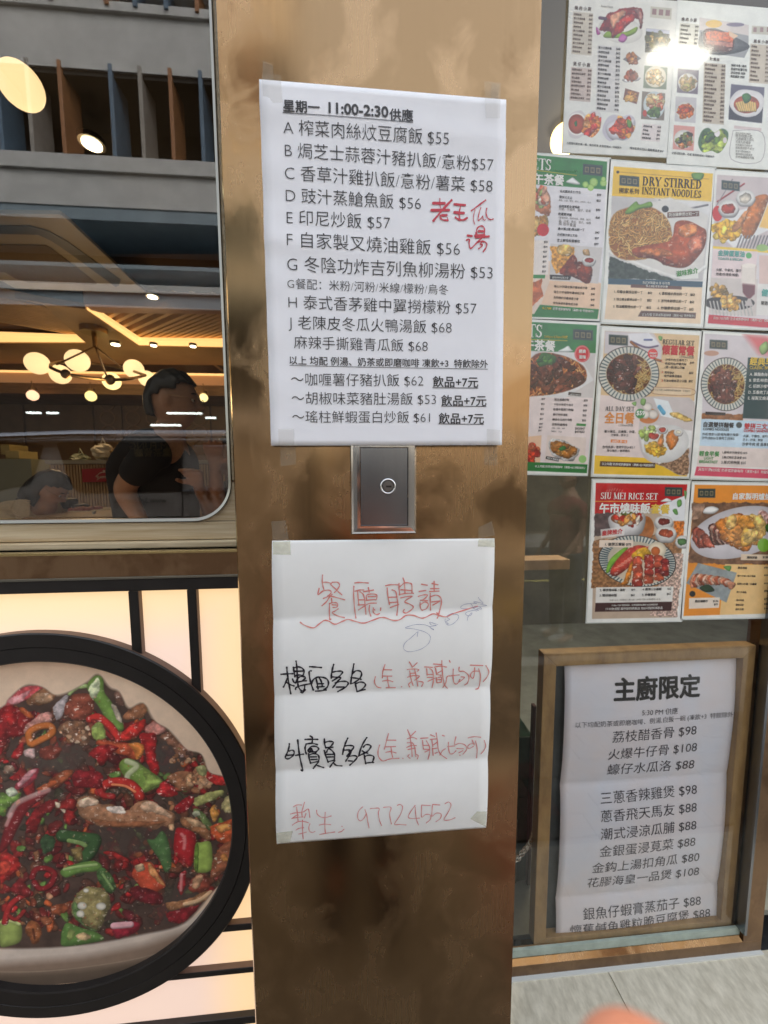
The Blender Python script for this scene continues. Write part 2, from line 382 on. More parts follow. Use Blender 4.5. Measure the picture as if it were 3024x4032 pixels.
    def image(s, name, sat=1.1, con=1.06):
        g_ = s.a.mean(axis=2, keepdims=True); s.a = np.clip((g_ + (s.a - g_) * sat - .5) * con + .5, 0, 1); n1 = NZ[(np.arange(s.H) * 3 % 512)[:, None], (np.arange(s.W) * 3 % 512)[None, :]]; s.a = s.a * (1 + .07 * (n1 - .5) + .03 * (rng.rand(s.H, s.W) - .5))[..., None]
        p_ = np.pad(s.a, ((1, 1), (1, 1), (0, 0)), 'edge'); s.a = .5 * s.a + .125 * (p_[:-2, 1:-1] + p_[2:, 1:-1] + p_[1:-1, :-2] + p_[1:-1, 2:])
        im = bpy.data.images.new(name, s.W, s.H, alpha=False)
        a = np.ones((s.H, s.W, 4), np.float32); a[..., :3] = np.clip(s.a, 0, 1)[::-1]; im.pixels.foreach_set(a.ravel()); im.update(); im.pack(); return im
def print_mat(name, im, rough=.4, coat=0, emit=0, gain=1.0):
    mt = bpy.data.materials.new(name); mt.use_nodes = True; n = mt.node_tree; b = n.nodes['Principled BSDF']
    t = n.nodes.new('ShaderNodeTexImage'); t.image = im; n.links.new(t.outputs[0], b.inputs['Base Color']); b.inputs['Roughness'].default_value = rough
    b.inputs['Coat Weight'].default_value = coat; b.inputs['Coat Roughness'].default_value = .05
    if emit: n.links.new(t.outputs[0], b.inputs['Emission Color']); b.inputs['Emission Strength'].default_value = emit
    return mt
class Board(Sheet):
    """a poster: quad from four photo corners, picture canvas and lettering in one local system"""
    def __init__(s, Y, TL, TR, BL, W, bgc, inset=0.0):
        Sheet.__init__(s, Y); a, b, c = P(*TL, Y), P(*TR, Y), P(*BL, Y); s.o = a; s.ex = b - a; s.ey = c - a
        s.W = W; s.Hh = int(W * s.ey.length / s.ex.length); det = s.ex.x * s.ey.z - s.ex.z * s.ey.x
        def uv(px, py):
            p = P(px, py, Y) - a; return ((p.x * s.ey.z - p.z * s.ey.x) / det, (s.ex.x * p.z - s.ex.z * p.x) / det)
        s.uv = uv; s.cv = CV(W, s.Hh, lambda px, py: (lambda q: (q[0] * W, q[1] * s.Hh))(uv(px, py)), bgc)
    def use(s, c):      # set the crop the coordinates are written in
        W, Hh, uv = s.W, s.Hh, s.uv
        s.cv.m = lambda x, y: (lambda q: (q[0] * W, q[1] * Hh))(uv(*c(x, y))); s.c = c
    def t(s, key, body, x0, y0, x1, y1, bold=0.0, **k): s.text(key, body, s.c(x0, y0), s.c(x1, y1), bold, **k)
    def corners(s, g=0.0, lift=0.0, y=None):
        ux, uy = s.ex.normalized() * g, s.ey.normalized() * g; o = s.o; yy = s.Y - lift
        q = [o - ux - uy, o + s.ex + ux - uy, o + s.ex + s.ey + ux + uy, o + s.ey - ux + uy]
        return [Vector((p.x, yy, p.z)) for p in q]
    def sheet(s, name, mat, parent, nx=1):
        q = s.corners(); mb = MB(); mb.add(q, [(0, 3, 2, 1)]); return mb.build(name, mat, parent, uv=[(0, 1), (1, 1), (1, 0), (0, 0)], recalc=False)
# ================================================================== MATERIALS
m_asph = M('asphalt', (.055, .055, .056), .85, var=.4, vscale=30, bump=.4, bscale=200)
m_brickp = M('paving_brick', (.15, .135, .11), .8, var=.35, vscale=14, bump=.3)
m_brickr = M('paving_brick_red', (.20, .10, .08), .8, var=.35, vscale=14, bump=.3)
m_kerb = M('kerb_stone', (.36, .35, .32), .8, var=.3, vscale=20)
m_tile = M('cream_stone_tile', (.74, .69, .56), .45, var=.30, vscale=30, stretch=(1.7, .7, 1), col2=(.50, .455, .35), rvar=.12, bump=.06, bscale=40, det=9)
m_grout = M('grout', (.30, .29, .27), .9)
m_conc = M('painted_concrete', (.66, .66, .64), .7, var=.14, vscale=3)
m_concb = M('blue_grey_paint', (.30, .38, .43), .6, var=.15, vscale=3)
m_dark = M('dark_recess', (.03, .028, .025), .8)
m_finb = M('blue_fin_paint', (.14, .22, .31), .5, var=.15)
m_fino = M('orange_fin_paint', (.42, .19, .08), .5, var=.15)
m_fing = M('grey_fin_paint', (.40, .37, .33), .5, var=.15)
m_black = M('black_powder_coat', (.014, .011, .010), .42, var=.3, vscale=30, rvar=.1)
m_blacks = M('brown_side_coat', (.16, .10, .075), .5, var=.2, vscale=20)  # lighter brown for bar sides, bar tops and the ring side
m_steel = M('brushed_steel', (.25, .265, .29), .24, 1, var=.05, vscale=300, stretch=(1, 1, .03), rvar=.03)
m_chrome = M('polished_steel', (.75, .75, .74), .12, 1)
m_trim = M('satin_silver_trim', (.25, .24, .205), .3, 1)
m_oak = M('pale_oak_veneer', (.72, .60, .40), .5, var=.3, vscale=9, stretch=(.5, 1, 14), col2=(.50, .36, .20), bump=.08, bscale=30, det=8, rvar=.1)
m_oakd = M('varnished_pine', (.42, .25, .10), .4, var=.3, vscale=7, stretch=(3, 3, 1.2), col2=(.24, .13, .05), det=8)
m_wood = M('interior_wood', (.30, .18, .085), .5, var=.3, vscale=5, stretch=(1, 1, 8), col2=(.17, .095, .04))
m_woodl = M('slat_wood', (.55, .36, .18), .5, var=.2, vscale=6)
m_iwall = M('interior_panel', (.20, .125, .06), .5, var=.2, vscale=3)
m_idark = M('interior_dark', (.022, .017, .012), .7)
m_cream = M('cassette_plastic', (.34, .27, .16), .5)
m_gold = M('aged_brass_tube', (.30, .20, .10), .4, 1)
m_white = M('white_plastic', (.75, .74, .70), .5)
m_skin = M('skin', (.50, .27, .17), .5, var=.1, vscale=40)
m_hair = M('black_hair', (.012, .010, .010), .4, var=.4, vscale=60, stretch=(1, 1, .2))
m_tee = M('black_t_shirt', (.012, .012, .013), .85, var=.3, vscale=20)
m_cloth = M('grey_shirt', (.10, .09, .085), .85, var=.3, vscale=20)
m_knit = M('cream_knit', (.60, .50, .33), .9, var=.2, vscale=40)
def brass(name, col, col2, rough, sv=(9, 1, .55), bump=.05):
    mt = bpy.data.materials.new(name); mt.use_nodes = True; n = mt.node_tree; b = n.nodes['Principled BSDF']; L = n.links.new
    b.inputs['Metallic'].default_value = 1
    tc = n.nodes.new('ShaderNodeTexCoord')
    def nz(scale, st, det=6, rg=.6, dist=0):
        mp = n.nodes.new('ShaderNodeMapping'); mp.inputs['Scale'].default_value = st; L(tc.outputs['Object'], mp.inputs[0])
        z = n.nodes.new('ShaderNodeTexNoise'); z.inputs['Scale'].default_value = scale; z.inputs['Detail'].default_value = det; z.inputs['Roughness'].default_value = rg; z.inputs['Distortion'].default_value = dist
        L(mp.outputs[0], z.inputs['Vector']); return z.outputs[0]
    def ramp(src, a, b_, ca=(0, 0, 0, 1), cb=(1, 1, 1, 1)):
        r = n.nodes.new('ShaderNodeValToRGB'); r.color_ramp.elements[0].position = a; r.color_ramp.elements[1].position = b_; r.color_ramp.elements[0].color = ca; r.color_ramp.elements[1].color = cb; L(src, r.inputs[0]); return r.outputs[0]
    blot = ramp(nz(13, (1, 1, .75), 10, .58, .5), .45, .57)            # water stains with soft outlines
    dirt = ramp(nz(30, (1, 1, .6), 6), .58, .72)                      # vertical runs
    streak = nz(60, (3, 1, .04), 3)                                  # brushing
    mx = n.nodes.new('ShaderNodeMixRGB'); mx.inputs[1].default_value = (*col2, 1); mx.inputs[2].default_value = (*col, 1); L(blot, mx.inputs[0])
    mx2 = n.nodes.new('ShaderNodeMixRGB'); mx2.blend_type = 'MULTIPLY'; mx2.inputs[2].default_value = (.62, .55, .48, 1); L(mx.outputs[0], mx2.inputs[1])
    sc = n.nodes.new('ShaderNodeMath'); sc.operation = 'MULTIPLY'; sc.inputs[1].default_value = .42; L(dirt, sc.inputs[0]); L(sc.outputs[0], mx2.inputs[0])
    gr = n.nodes.new('ShaderNodeMapRange'); gr.inputs['From Min'].default_value = .35; gr.inputs['From Max'].default_value = .65; gr.inputs['To Min'].default_value = .985; gr.inputs['To Max'].default_value = 1.015; L(nz(150, (3, 1, .02), 3), gr.inputs[0])
    vm = n.nodes.new('ShaderNodeVectorMath'); vm.operation = 'SCALE'; L(mx2.outputs[0], vm.inputs[0]); L(gr.outputs[0], vm.inputs['Scale']); L(vm.outputs[0], b.inputs['Base Color'])
    mr = n.nodes.new('ShaderNodeMapRange'); mr.inputs['To Min'].default_value = rough - .05; mr.inputs['To Max'].default_value = rough + .07; L(blot, mr.inputs[0])
    ad = n.nodes.new('ShaderNodeMath'); ad.operation = 'ADD'; L(mr.outputs[0], ad.inputs[0])
    s2 = n.nodes.new('ShaderNodeMath'); s2.operation = 'MULTIPLY'; s2.inputs[1].default_value = .06; L(streak, s2.inputs[0]); L(s2.outputs[0], ad.inputs[1]); L(ad.outputs[0], b.inputs['Roughness'])
    bp = n.nodes.new('ShaderNodeBump'); bp.inputs['Strength'].default_value = bump; bp.inputs['Distance'].default_value = .003; L(nz(3.2, (1, 1, 1), 2), bp.inputs['Height'])
    L(bp.outputs[0], b.inputs['Normal'])
    return mt
m_brass = brass('stained_bronze_sheet', (.41, .265, .143), (.325, .207, .107), .175, bump=.06)
m_brass2 = brass('bronze_band', (.30, .19, .11), (.23, .14, .08), .33)
m_brassp = M('polished_brass_edge', (.52, .40, .19), .2, 1)

# ================================================================== GROUND AND STREET
MB().box(-60, 60, -60, 40, -.60, -.20).build('ground', m_asph).__setitem__('kind', 'structure')
MB().box(-40, 40, -7.0, -1.05, -.19, -.14).build('road', m_asph).__setitem__('kind', 'structure')
MB().quad((-40, -4.05, -.136), (40, -4.05, -.136), (40, -3.95, -.136), (-40, -3.95, -.136)).build('road_line', M('road_paint', (.7, .62, .2), .7)).__setitem__('kind', 'structure')
o = MB().box(-40, 40, -1.05, -.9, -.19, 0).build('kerb', m_kerb); o['kind'] = 'structure'
pav = MB().box(-40, 40, -.9, .70, -.19, -.012).build('pavement', m_grout); pav['kind'] = 'structure'
bk = None
for r_ in range(14):
    for c_ in range(21):
        x = -1.5 + c_ * .2 + (r_ % 2) * .1; y = -.885 + r_ * .115
        if bk is None: bk = MB().box(-.097, .097, -.055, .055, -.05, 0).build('brick', m_brickp, pav, loc=(x, y, 0))
        else:
            q = bk.copy(); scn.collection.objects.link(q); q.location = (x, y, random.uniform(-.003, .002)); q.parent = pav
            if (x > .55 and x < 1.0): q.data = brr
            if bk is not None and 'brr' not in globals(): pass
        if r_ == 0 and c_ == 0:
            brr = bk.data.copy(); brr.materials.clear(); brr.materials.append(m_brickr)
flr = MB().box(-3, 4.5, .70, 1.09, -.19, -.01).build('shop_floor', m_grout); flr['kind'] = 'structure'
J = G(2388, 3813, 0).x
tl = None
for i in range(-5, 6):
    x0 = J + i * .6
    if x0 + .6 > 4.4 or x0 < -2.8: continue
    if tl is None: tl = MB().box(.0012, .5988, 0, .384, -.03, 0).build('floor_tile', m_tile, flr, loc=(x0, .703, 0), bevel=.0012)
    else:
        q = tl.copy(); scn.collection.objects.link(q); q.location = (x0, .703, 0); q.parent = flr
pv2 = MB().box(-40, 40, -9.5, -7.0, -.19, 0).build('far_pavement', m_kerb); pv2['kind'] = 'structure'

# ------------------------------------------------------------------ building across the street (seen mirrored in the window)
DV = 8.0
ob = thing('opposite_building', (-7, -6.5, 0), 'grey concrete block across the street with blue and orange upright fins, mirrored in the window', 'building')
yb = 2 * YW - DV
def zat(py, px=450): return RW(px, py, DV).z
xl, xr = -15, -1.0
def slab(name, p0, p1, dy, mat):
    return MB().box(xl, xr, yb - 1.2, yb + dy, zat(p1), zat(p0)).build(name, mat, ob)
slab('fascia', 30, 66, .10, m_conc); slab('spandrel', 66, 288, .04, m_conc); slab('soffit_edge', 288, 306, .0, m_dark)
slab('fascia', 632, 690, .10, m_conc); slab('spandrel', 690, 822, .04, m_conc); slab('blue_band', 822, 872, .02, m_concb)
slab('fascia', 1130, 1160, .12, m_conc); slab('blue_band', 1160, 1215, .06, m_concb)
slab('louvre', 1018, 1034, -.2, m_concb)
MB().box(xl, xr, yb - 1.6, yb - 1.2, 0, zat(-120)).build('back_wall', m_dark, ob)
MB().box(xl, xr, yb - 1.2, yb + .1, zat(-60), zat(-120)).build('fascia', m_conc, ob)
fx = [(C[0], C[1]) for C in [(-75, 3), (23, 0), (141, 2), (265, 1), (460, 0), (573, 2), (689, 1), (805, 0), (-190, 1), (920, 2), (1035, 1)]]
fm = [m_finb, m_fino, m_fing, m_fino]; proto = {}
for px, k in fx:
    p = RW(px, 620, DV); z1 = zat(262); z0 = zat(640)
    f = MB().box(p.x - .035, p.x + .035, yb - .45, yb + .06, z0, z1).build('fin', fm[k], ob, bevel=.01)
for px, k in [(95, 0), (220, 2), (435, 1), (545, 0), (665, 0), (785, 1)]:
    p = RW(px, 40, DV); MB().box(p.x - .035, p.x + .035, yb - .45, yb + .13, zat(48), zat(-60)).build('fin', fm[k], ob)
MB().box(RW(350, 500, DV).x, RW(410, 500, DV).x, yb - .9, yb - .7, zat(640), zat(290)).build('column', m_conc, ob)
for px0, px1, py in [(20, 60, 1210), (657, 794, 1627), (594, 712, 1674), (105, 160, 1625), (185, 229, 1626), (810, 850, 1645)]:
    a = RW(px0, py, DV - .3); b = RW(px1, py, DV - .3)
    if py < 1500: continue
    MB().tube([a, (b.x, a.y, a.z)], .018, 8).build('tube_lamp', M('shop_tube_light', (1, 1, 1), .5, emit=4.5, ecol=(.86, 1, .93)), ob)
# lower, paler houses further along the street
for i, (x0, x1, h, c, lab) in enumerate([(-.6, 7, 4.6, (.46, .40, .32), 'beige low block across the street beside the finned building'), (7.2, 16, 5.6, (.52, .50, .47), 'pale grey block across the street, farthest right'), (-30, -15.4, 9, (.40, .40, .40), 'plain grey block across the street, farthest left')]):
    t = thing('street_building', ((x0 + x1) / 2, -9, 0), lab, 'building', 'blocks across the street')
    MB().box(x0, x1, -12, -8.2, 0, h).build('wall', M('render_%d' % i, c, .8, var=.15, vscale=2), t)
    for a in range(int((x1 - x0) / 1.6)):
        for b in range(1, int(h / 2.6)):
            MB().box(x0 + .5 + a * 1.6, x0 + 1.4 + a * 1.6, -8.2, -8.16, b * 2.6 + .6, b * 2.6 + 1.9).build('window', M('dark_pane', (.03, .035, .04), .1), t)
    MB().box(x0 + .2, x1 - .2, -8.2, -8.12, .1, 2.5).build('shop_front', M('shop_dark', (.05, .045, .04), .3), t)

# ------------------------------------------------------------------ parked van, mirrored in the window
VV = 3.0; yv = 2 * YW - VV
van = thing('parked_van', (-2.0, yv - .9, -.14), 'dark grey minibus at the kerb with silver roof rail and web address on its side', 'van')
m_vpaint = M('van_grey_paint', (.20, .195, .19), .35, var=.08, vscale=3, coat=.4)
m_vglass = M('van_tinted_glass', (.008, .008, .009), .06)
def vz(py, px=450): return RW(px, py, VV).z
vx0, vx1 = -4.6, RW(930, 1900, VV).x + .55
body = []
zt = vz(1728)
pr = [(yv - 1.85, .15), (yv - .02, .15), (yv, .5), (yv, vz(1935)), (yv - .03, zt), (yv - .10, zt + .02), (yv - .35, zt + .03), (yv - 1.5, zt + .03), (yv - 1.85, zt)]
MB().prism([(vx0, y, z) for y, z in pr], (vx1 - vx0, 0, 0)).build('body', m_vpaint, van, bevel=.02)
MB().tube([(vx0 - .01, yv + .0, vz(1724)), (RW(0, 1724, VV).x, yv + .02, vz(1724)), (RW(300, 1706, VV).x, yv + .02, vz(1712)), (vx1, yv + .02, vz(1706))], .03, 12).build('roof_rail', M('rail_aluminium', (.85, .87, .92), .14, 1), van)
def vwin(pts, name='side_window'):
    q = catmull([(RW(x, y, VV).x, RW(x, y, VV).z) for x, y in pts], 4, True)
    return MB().prism([(a, yv + .008, b) for a, b in q], (0, -.03, 0)).build(name, m_vglass, van)
vwin([(-60, 1748), (100, 1746), (158, 1752), (155, 1780), (130, 1880), (112, 1908), (60, 1914), (-60, 1925)])
vwin([(232, 1745), (300, 1742), (560, 1742), (700, 1744), (714, 1750), (716, 1830), (716, 1925), (700, 1934), (500, 1937), (350, 1940), (305, 1930), (275, 1890), (250, 1815), (230, 1760)])
MB().tube([RW(718, 1740, VV) + Vector((0, .012, 0)), RW(722, 2060, VV) + Vector((0, .012, 0))], .004, 6).build('door_seam', m_black, van)
MB().tube([RW(722, 1932, VV) + Vector((0, .014, 0)), RW(960, 1926, VV) + Vector((0, .014, 0))], .006, 8).build('waist_trim', m_steel, van)
MB().tube([RW(755, 1770, VV) + Vector((0, .014, 0)), RW(765, 1758, VV) + Vector((0, .02, 0)), RW(910, 1757, VV) + Vector((0, .02, 0))], .005, 8).build('grab_rail', m_steel, van)
def vtext(body_, pa, pb, name='lettering'):      # reads correctly in the street, mirrored in the pane
    A = RW(*pb, VV); B = RW(*pa, VV); V, Fc, wd = glyphs(body_, .01); L = A.x - B.x
    k = abs(L) / wd; x0 = max(A.x, B.x); z0 = A.z
    MB().add([(x0 - x * k, yv + .016, z0 + y * k) for x, y, l in V], Fc).build(name, M('van_lettering', (.01, .01, .01), .5), van, recalc=False)
vtext('KAM FUNG', (515, 1772), (718, 1770), 'gilt_sign_reflection'); vtext('金鳳茶餐廳', (535, 1797), (715, 1796), 'gilt_sign_reflection'); [setattr(o_, 'active_material', M('gilt_reflection', (.30, .22, .09), .5)) for o_ in van.children if o_.name.startswith('gilt')]  # gilt letters stand in for the shop sign reflected in the van glass
vtext('www.3m.com.hk', (455, 1982), (660, 1979)); vtext('5339', (782, 1971), (912, 1966))
for x in (vx0 + .8, vx1 - .9):
    for y in (yv - .12, yv - 1.72):
        w_ = MB().lathe_y((x, 0, .18), [(.0, y - .10), (.33, y - .10), (.35, y - .07), (.35, y + .07), (.33, y + .10), (.0, y + .10)], 28).build('wheel', M('rubber', (.02, .02, .02), .8), van, smooth=False)
MB().box(vx1 - .02, vx1 + .03, yv - 1.7, yv - .15, 1.2, zt - .08).build('windscreen', m_vglass, van)
for y in (yv - .25, yv - 1.6): MB().ball((vx1 + .01, y, .75), .11, sc=(.3, 1, .7)).build('headlight', m_chrome, van)

# ================================================================== PILLAR
PX0, PX1 = P(886, 1150, YP).x, P(2072, 2000, YP).x
pil = thing('pillar', ((PX0 + PX1) / 2, .8, 0), 'stained bronze clad shopfront pillar with two paper notices taped on it', 'pillar')
ex = PX0 + .003
mbp = MB(); NX, NZp = 10, 80
VV_ = []; FF_ = []
for j in range(NZp + 1):
    for i in range(NX + 1): VV_.append((ex + (PX1 - ex) * i / NX, YP, 3.8 * j / NZp))
for j in range(NZp):
    for i in range(NX): a = j * (NX + 1) + i; FF_.append((a, a + 1, a + NX + 2, a + NX + 1))
mbp.add(VV_, FF_).build('front_sheet', m_brass, pil, recalc=False)
MB().box(ex + .002, PX1 - .002, YP + .002, 1.3, 0, 3.8).build('core', m_brass2, pil)
MB().quad((PX0, YP + .006, 0), (ex, YP, 0), (ex, YP, 3.8), (PX0, YP + .006, 3.8)).build('edge_fold', m_brassp, pil, recalc=False)
MB().quad((PX0, 1.3, 0), (PX0, YP + .006, 0), (PX0, YP + .006, 3.8), (PX0, 1.3, 3.8)).build('side_sheet', m_brass2, pil, recalc=False)
# lock panel
def CCp(x, y): return P(*CC(x, y), YP)
lb = thing('lock_panel', (CCp(850, 400).x, YP, CCp(850, 400).z), 'small steel lock cover panel with round cylinder lock between the two notices', 'access panel')
fx0, fx1, fz1, fz0 = CCp(640, 640).x, CCp(1053, 640).x, CCp(850, 40).z, CCp(850, 642).z
ix0, ix1, iz0 = CCp(700, 590).x, CCp(996, 585).x, CCp(850, 588).z; iz1 = fz1 - (fx1 - ix1)
a = .003; bb = .016
def ringf(x0, x1, z0, z1, y0, X0, X1, Z0, Z1, y1): return [(x0, y0, z0), (x1, y0, z0), (x1, y0, z1), (x0, y0, z1), (X0, y1, Z0), (X1, y1, Z0), (X1, y1, Z1), (X0, y1, Z1)]
mb = MB(); lv = [(0, 0), (.0015, .004), (.004, .0068), (.009, .0072)]
prev = None
for off, h in lv + [(None, .0072), (None, .0035)]:
    r_ = (fx0 + off, fx1 - off, fz0 + off, fz1 - off) if off is not None else (ix0, ix1, iz0, iz1)
    cur = [(r_[0], YP - h, r_[2]), (r_[1], YP - h, r_[2]), (r_[1], YP - h, r_[3]), (r_[0], YP - h, r_[3])]
    if prev: mb.add(prev + cur, [(i, (i + 1) % 4, 4 + (i + 1) % 4, 4 + i) for i in range(4)])
    prev = cur
mb.build('frame', m_chrome, lb)
g = .0007
lid = MB().box(ix0 + g, ix1 - g, YP - .0062, YP - .001, iz0 + g, iz1 - g).build('cover_door', m_steel, lb, bevel=.0006)
lc = CCp(870, 342); rr = abs(CCp(920, 342).x - lc.x)
lk = MB().lathe_y(lc, [(rr, YP - .006), (rr, YP - .0085), (rr * .93, YP - .0105), (rr * .80, YP - .0108), (rr * .76, YP - .0085), (0.0001, YP - .0085)], 40).build('lock', m_chrome, lb, smooth=True)
MB().lathe_y(lc, [(rr * .68, YP - .0086), (rr * .68, YP - .0095), (rr * .62, YP - .0099), (.0001, YP - .0099)], 36).build('lock_core', M('dark_nickel', (.20, .20, .20), .3, 1), lk)
MB().box(lc.x - rr * .26, lc.x + rr * .42, YP - .0102, YP - .0097, lc.z - rr * .12, lc.z + rr * .10).build('keyhole', m_black, lk)

# ================================================================== LEFT SHOPFRONT
XL = -3.0; XR = PX0 + .05
def zP(py, px, Y): return P(px, py, Y).z
z_gb = zP(2040, 400, YW)                # glass bottom
sf = thing('shop_window', (-.8, YW, z_gb), 'wide restaurant window with rounded silver frame left of the bronze pillar', 'window')
m_glass = glass_mat('window_glass', (.52, .48, .41), 2.5)
xg = P(896, 1500, YW).x
rad = .075
def rcorner(x1, z0, r, n=8): return [(x1 - r + r * math.cos(t), z0 + r + r * math.sin(t)) for t in [-math.pi / 2 + math.pi / 2 * i / n for i in range(n + 1)]]
pane = [(XL, z_gb)] + rcorner(xg, z_gb, rad) + [(xg, 3.6), (XL, 3.6)]
MB().add([(x, YW, z) for x, z in pane], [tuple(range(len(pane)))]).build('pane', m_glass, sf, recalc=False)
pin = [(XL, z_gb)] + rcorner(xg, z_gb, rad, 12) + [(xg, 3.6)]
wfr = .006
pout = [(XL, z_gb - wfr)] + rcorner(xg + wfr, z_gb - wfr, rad + wfr, 12) + [(xg + wfr, 3.6)]
mb = MB(); n = len(pin)
for (A, ya), (B, yb_) in [((pin, YW - .004), (pin, YW - .022)), ((pin, YW - .022), (pout, YW - .026)), ((pout, YW - .026), (pout, YW - .004))]:
    mb.add([(x, ya, z) for x, z in A] + [(x, yb_, z) for x, z in B], [(i, i + 1, n + i + 1, n + i) for i in range(n - 1)])
mb.build('frame', m_trim, sf, smooth=True)
# oak surround, two boards and the corner piece
ws = thing('window_surround', (-.8, YW, z_gb - .1), 'pale oak boards below the restaurant window, above the bronze band', 'wood sill')
zs1, zs2, zs3 = z_gb - wfr + .001, zP(2130, 400, .84), zP(2163, 400, .83)
corner = pout[1:-1]
MB().prism([(x, YW - .018, z) for x, z in rcorner(xg + wfr, z_gb - wfr, rad + wfr, 12)] + [(XR, YW - .018, z_gb + .08), (XR, YW - .018, zs1), (xg - rad, YW - .018, zs1 - .002)], (0, .03, 0)).build('corner_board', m_oak, ws)
MB().box(xg + wfr + .0005, XR, YW - .018, YW + .01, z_gb + .08, 3.6).build('side_board', m_oak, ws)
MB().box(XL, XR, YW - .020, YW + .02, zs2, zs1 - .003).build('upper_board', m_oak, ws, bevel=.002)
MB().box(XL, XR, YW - .032, YW + .02, zs3, zs2 - .0015).build('lower_board', m_oak, ws, bevel=.003)
zb1, zb2 = zP(2178, 400, .80), zP(2280, 400, .80)
bb_ = thing('bronze_band', (-.8, .81, zb2), 'flat bronze cladding band with silver edges between oak sill and light box', 'cladding band')
MB().box(XL, XR, .80, .88, zb2 + .004, zb1 - .003).build('face', m_brass2, bb_)
MB().box(XL, XR, .797, .86, zb1 - .003, zb1 + .003).build('top_edge', m_brassp, bb_, bevel=.001)
MB().box(XL, XR, .796, .86, zb2 - .001, zb2 + .004).build('bottom_edge', m_trim, bb_, bevel=.001)
MB().box(XL, XR, .81, .86, zs3 - .0, zb1 + .003).build('filler', m_trim, bb_)
# light box with round food picture
lx = thing('light_box', (-.8, .84, .2), 'backlit cream sign panel with black bars and a round chilli dish picture', 'light box')
mt = bpy.data.materials.new('backlit_acrylic'); mt.use_nodes = True; nn = mt.node_tree; pb = nn.nodes['Principled BSDF']; L = nn.links.new
pb.inputs['Base Color'].default_value = (.6, .5, .42, 1); pb.inputs['Roughness'].default_value = .35
tc = nn.nodes.new('ShaderNodeTexCoord'); sx = nn.nodes.new('ShaderNodeSeparateXYZ'); L(tc.outputs['Object'], sx.inputs[0])
def mrange(src, a, b_, c, d):
    q = nn.nodes.new('ShaderNodeMapRange'); q.interpolation_type = 'SMOOTHSTEP'; q.inputs[1].default_value = a; q.inputs[2].default_value = b_; q.inputs[3].default_value = c; q.inputs[4].default_value = d; L(src, q.inputs[0]); return q.outputs[0]
zt_ = zP(2330, 400, .84); z_top_l = zt_ - .2; x_r_l = P(960, 3000, .84).x + .8
e1 = mrange(sx.outputs['Z'], z_top_l - .14, z_top_l, 0, 1); e2 = mrange(sx.outputs['X'], x_r_l - .13, x_r_l, 0, 1)
mxm = nn.nodes.new('ShaderNodeMath'); mxm.operation = 'MAXIMUM'; L(e1, mxm.inputs[0]); L(e2, mxm.inputs[1])
cm = nn.nodes.new('ShaderNodeMixRGB'); cm.inputs[1].default_value = (.80, .58, .48, 1); cm.inputs[2].default_value = (1.0, .66, .34, 1); L(mxm.outputs[0], cm.inputs[0]); L(cm.outputs[0], pb.inputs['Emission Color']); pb.inputs['Emission Strength'].default_value = .26
m_lit = mt
zf = zP(2290, 400, .80)
MB().box(XL, XR, .8155, .86, -.1, zt_ + .02).build('acrylic_panel', m_lit, lx)
MB().box(XL, XR, .80, .815, zP(2331, 400, .80), zb2 - .0015).build('top_bar', m_black, lx, bevel=.0015)
def bar(x0, x1, z0, z1, name='bar'):
    o = MB().box(x0, x1, .802, .815, z0, z1).build(name, m_black, lx, bevel=.001); return o
CX0, CZ0, CR0 = -.6506, .902, .3761
for a_, b_ in [(506, 544), (737, 772)]:
    xa, xb = P(a_, 2400, .80).x, P(b_, 2400, .80).x; zc = CZ0 + math.sqrt(max(0, .43 ** 2 - (max(abs(xa - CX0), abs(xb - CX0))) ** 2))
    bar(xa, xb, zc - .01, zP(2331, 400, .80) - .001)
    MB().box(xb + .0003, xb + .0012, .803, .8148, zc - .01, zP(2331, 400, .80) - .001).build('bar_side', m_blacks, lx)
    xm = 2 * CX0 - xb; bar(xm, xm + xb - xa, zc - .01, zP(2331, 400, .80) - .001)
for pa, pb_, px in [(3646, 3670, 940), (3818, 3838, 950), (4012, 4040, 950)]:
    z1, z0 = zP(pa, px, .80), zP(pb_, px, .80); dz = (CZ0 - z1)
    xs = CX0 + (math.sqrt(max(0, .44 ** 2 - dz ** 2)) if abs(dz) < .44 else 0)
    if abs(dz) < .44:
        bar(xs - .03, XR, z0, z1); bar(XL, 2 * CX0 - xs + .03, z0, z1); MB().box(xs, XR, .803, .8148, z1 + .0004, z1 + .0012).build('bar_top', m_blacks, lx)
    else: bar(XL, XR, z0, z1)
MB().box(XL, XR, .80, .86, -.01, .10).build('plinth', m_black, lx)
ro = .438
MB().lathe_y((CX0, 0, CZ0), [(ro, .8148), (ro, .798), (ro - .002, .796), (.4095, .796), (.4085, .7985), (.4075, .796), (CR0 + .004, .798), (CR0 + .001, .800), (CR0 + .001, .8148)], 160).build('ring_frame', m_black, lx)
MB().lathe_y((CX0, 0, CZ0), [(ro + .0004, .8148), (ro + .0004, .7985)], 160).build('ring_side', m_blacks, lx)
# ================================================================== ROUND CHILLI DISH PICTURE
def c3(x, y): return (x * .6329, y * .6329 + 2200)
NP = 900; YC = .812
def mcirc(x, y):
    p = P(*c3(x, y), YC); return ((p.x - CX0) / CR0 * .5 + .5) * NP, (.5 - (p.z - CZ0) / CR0 * .5) * NP
cv = CV(NP, NP, mcirc, (226, 200, 172))
U = 1264
cv.poly([(-2500, 400), (1600, 400), (1600, 700), (-2500, 760)], (170, 125, 95), alpha=.35, soft=60)
cv.poly([(-2500, 1500), (1600, 1500), (1600, 2600), (-2500, 2600)], (238, 214, 190), alpha=.5, soft=120)
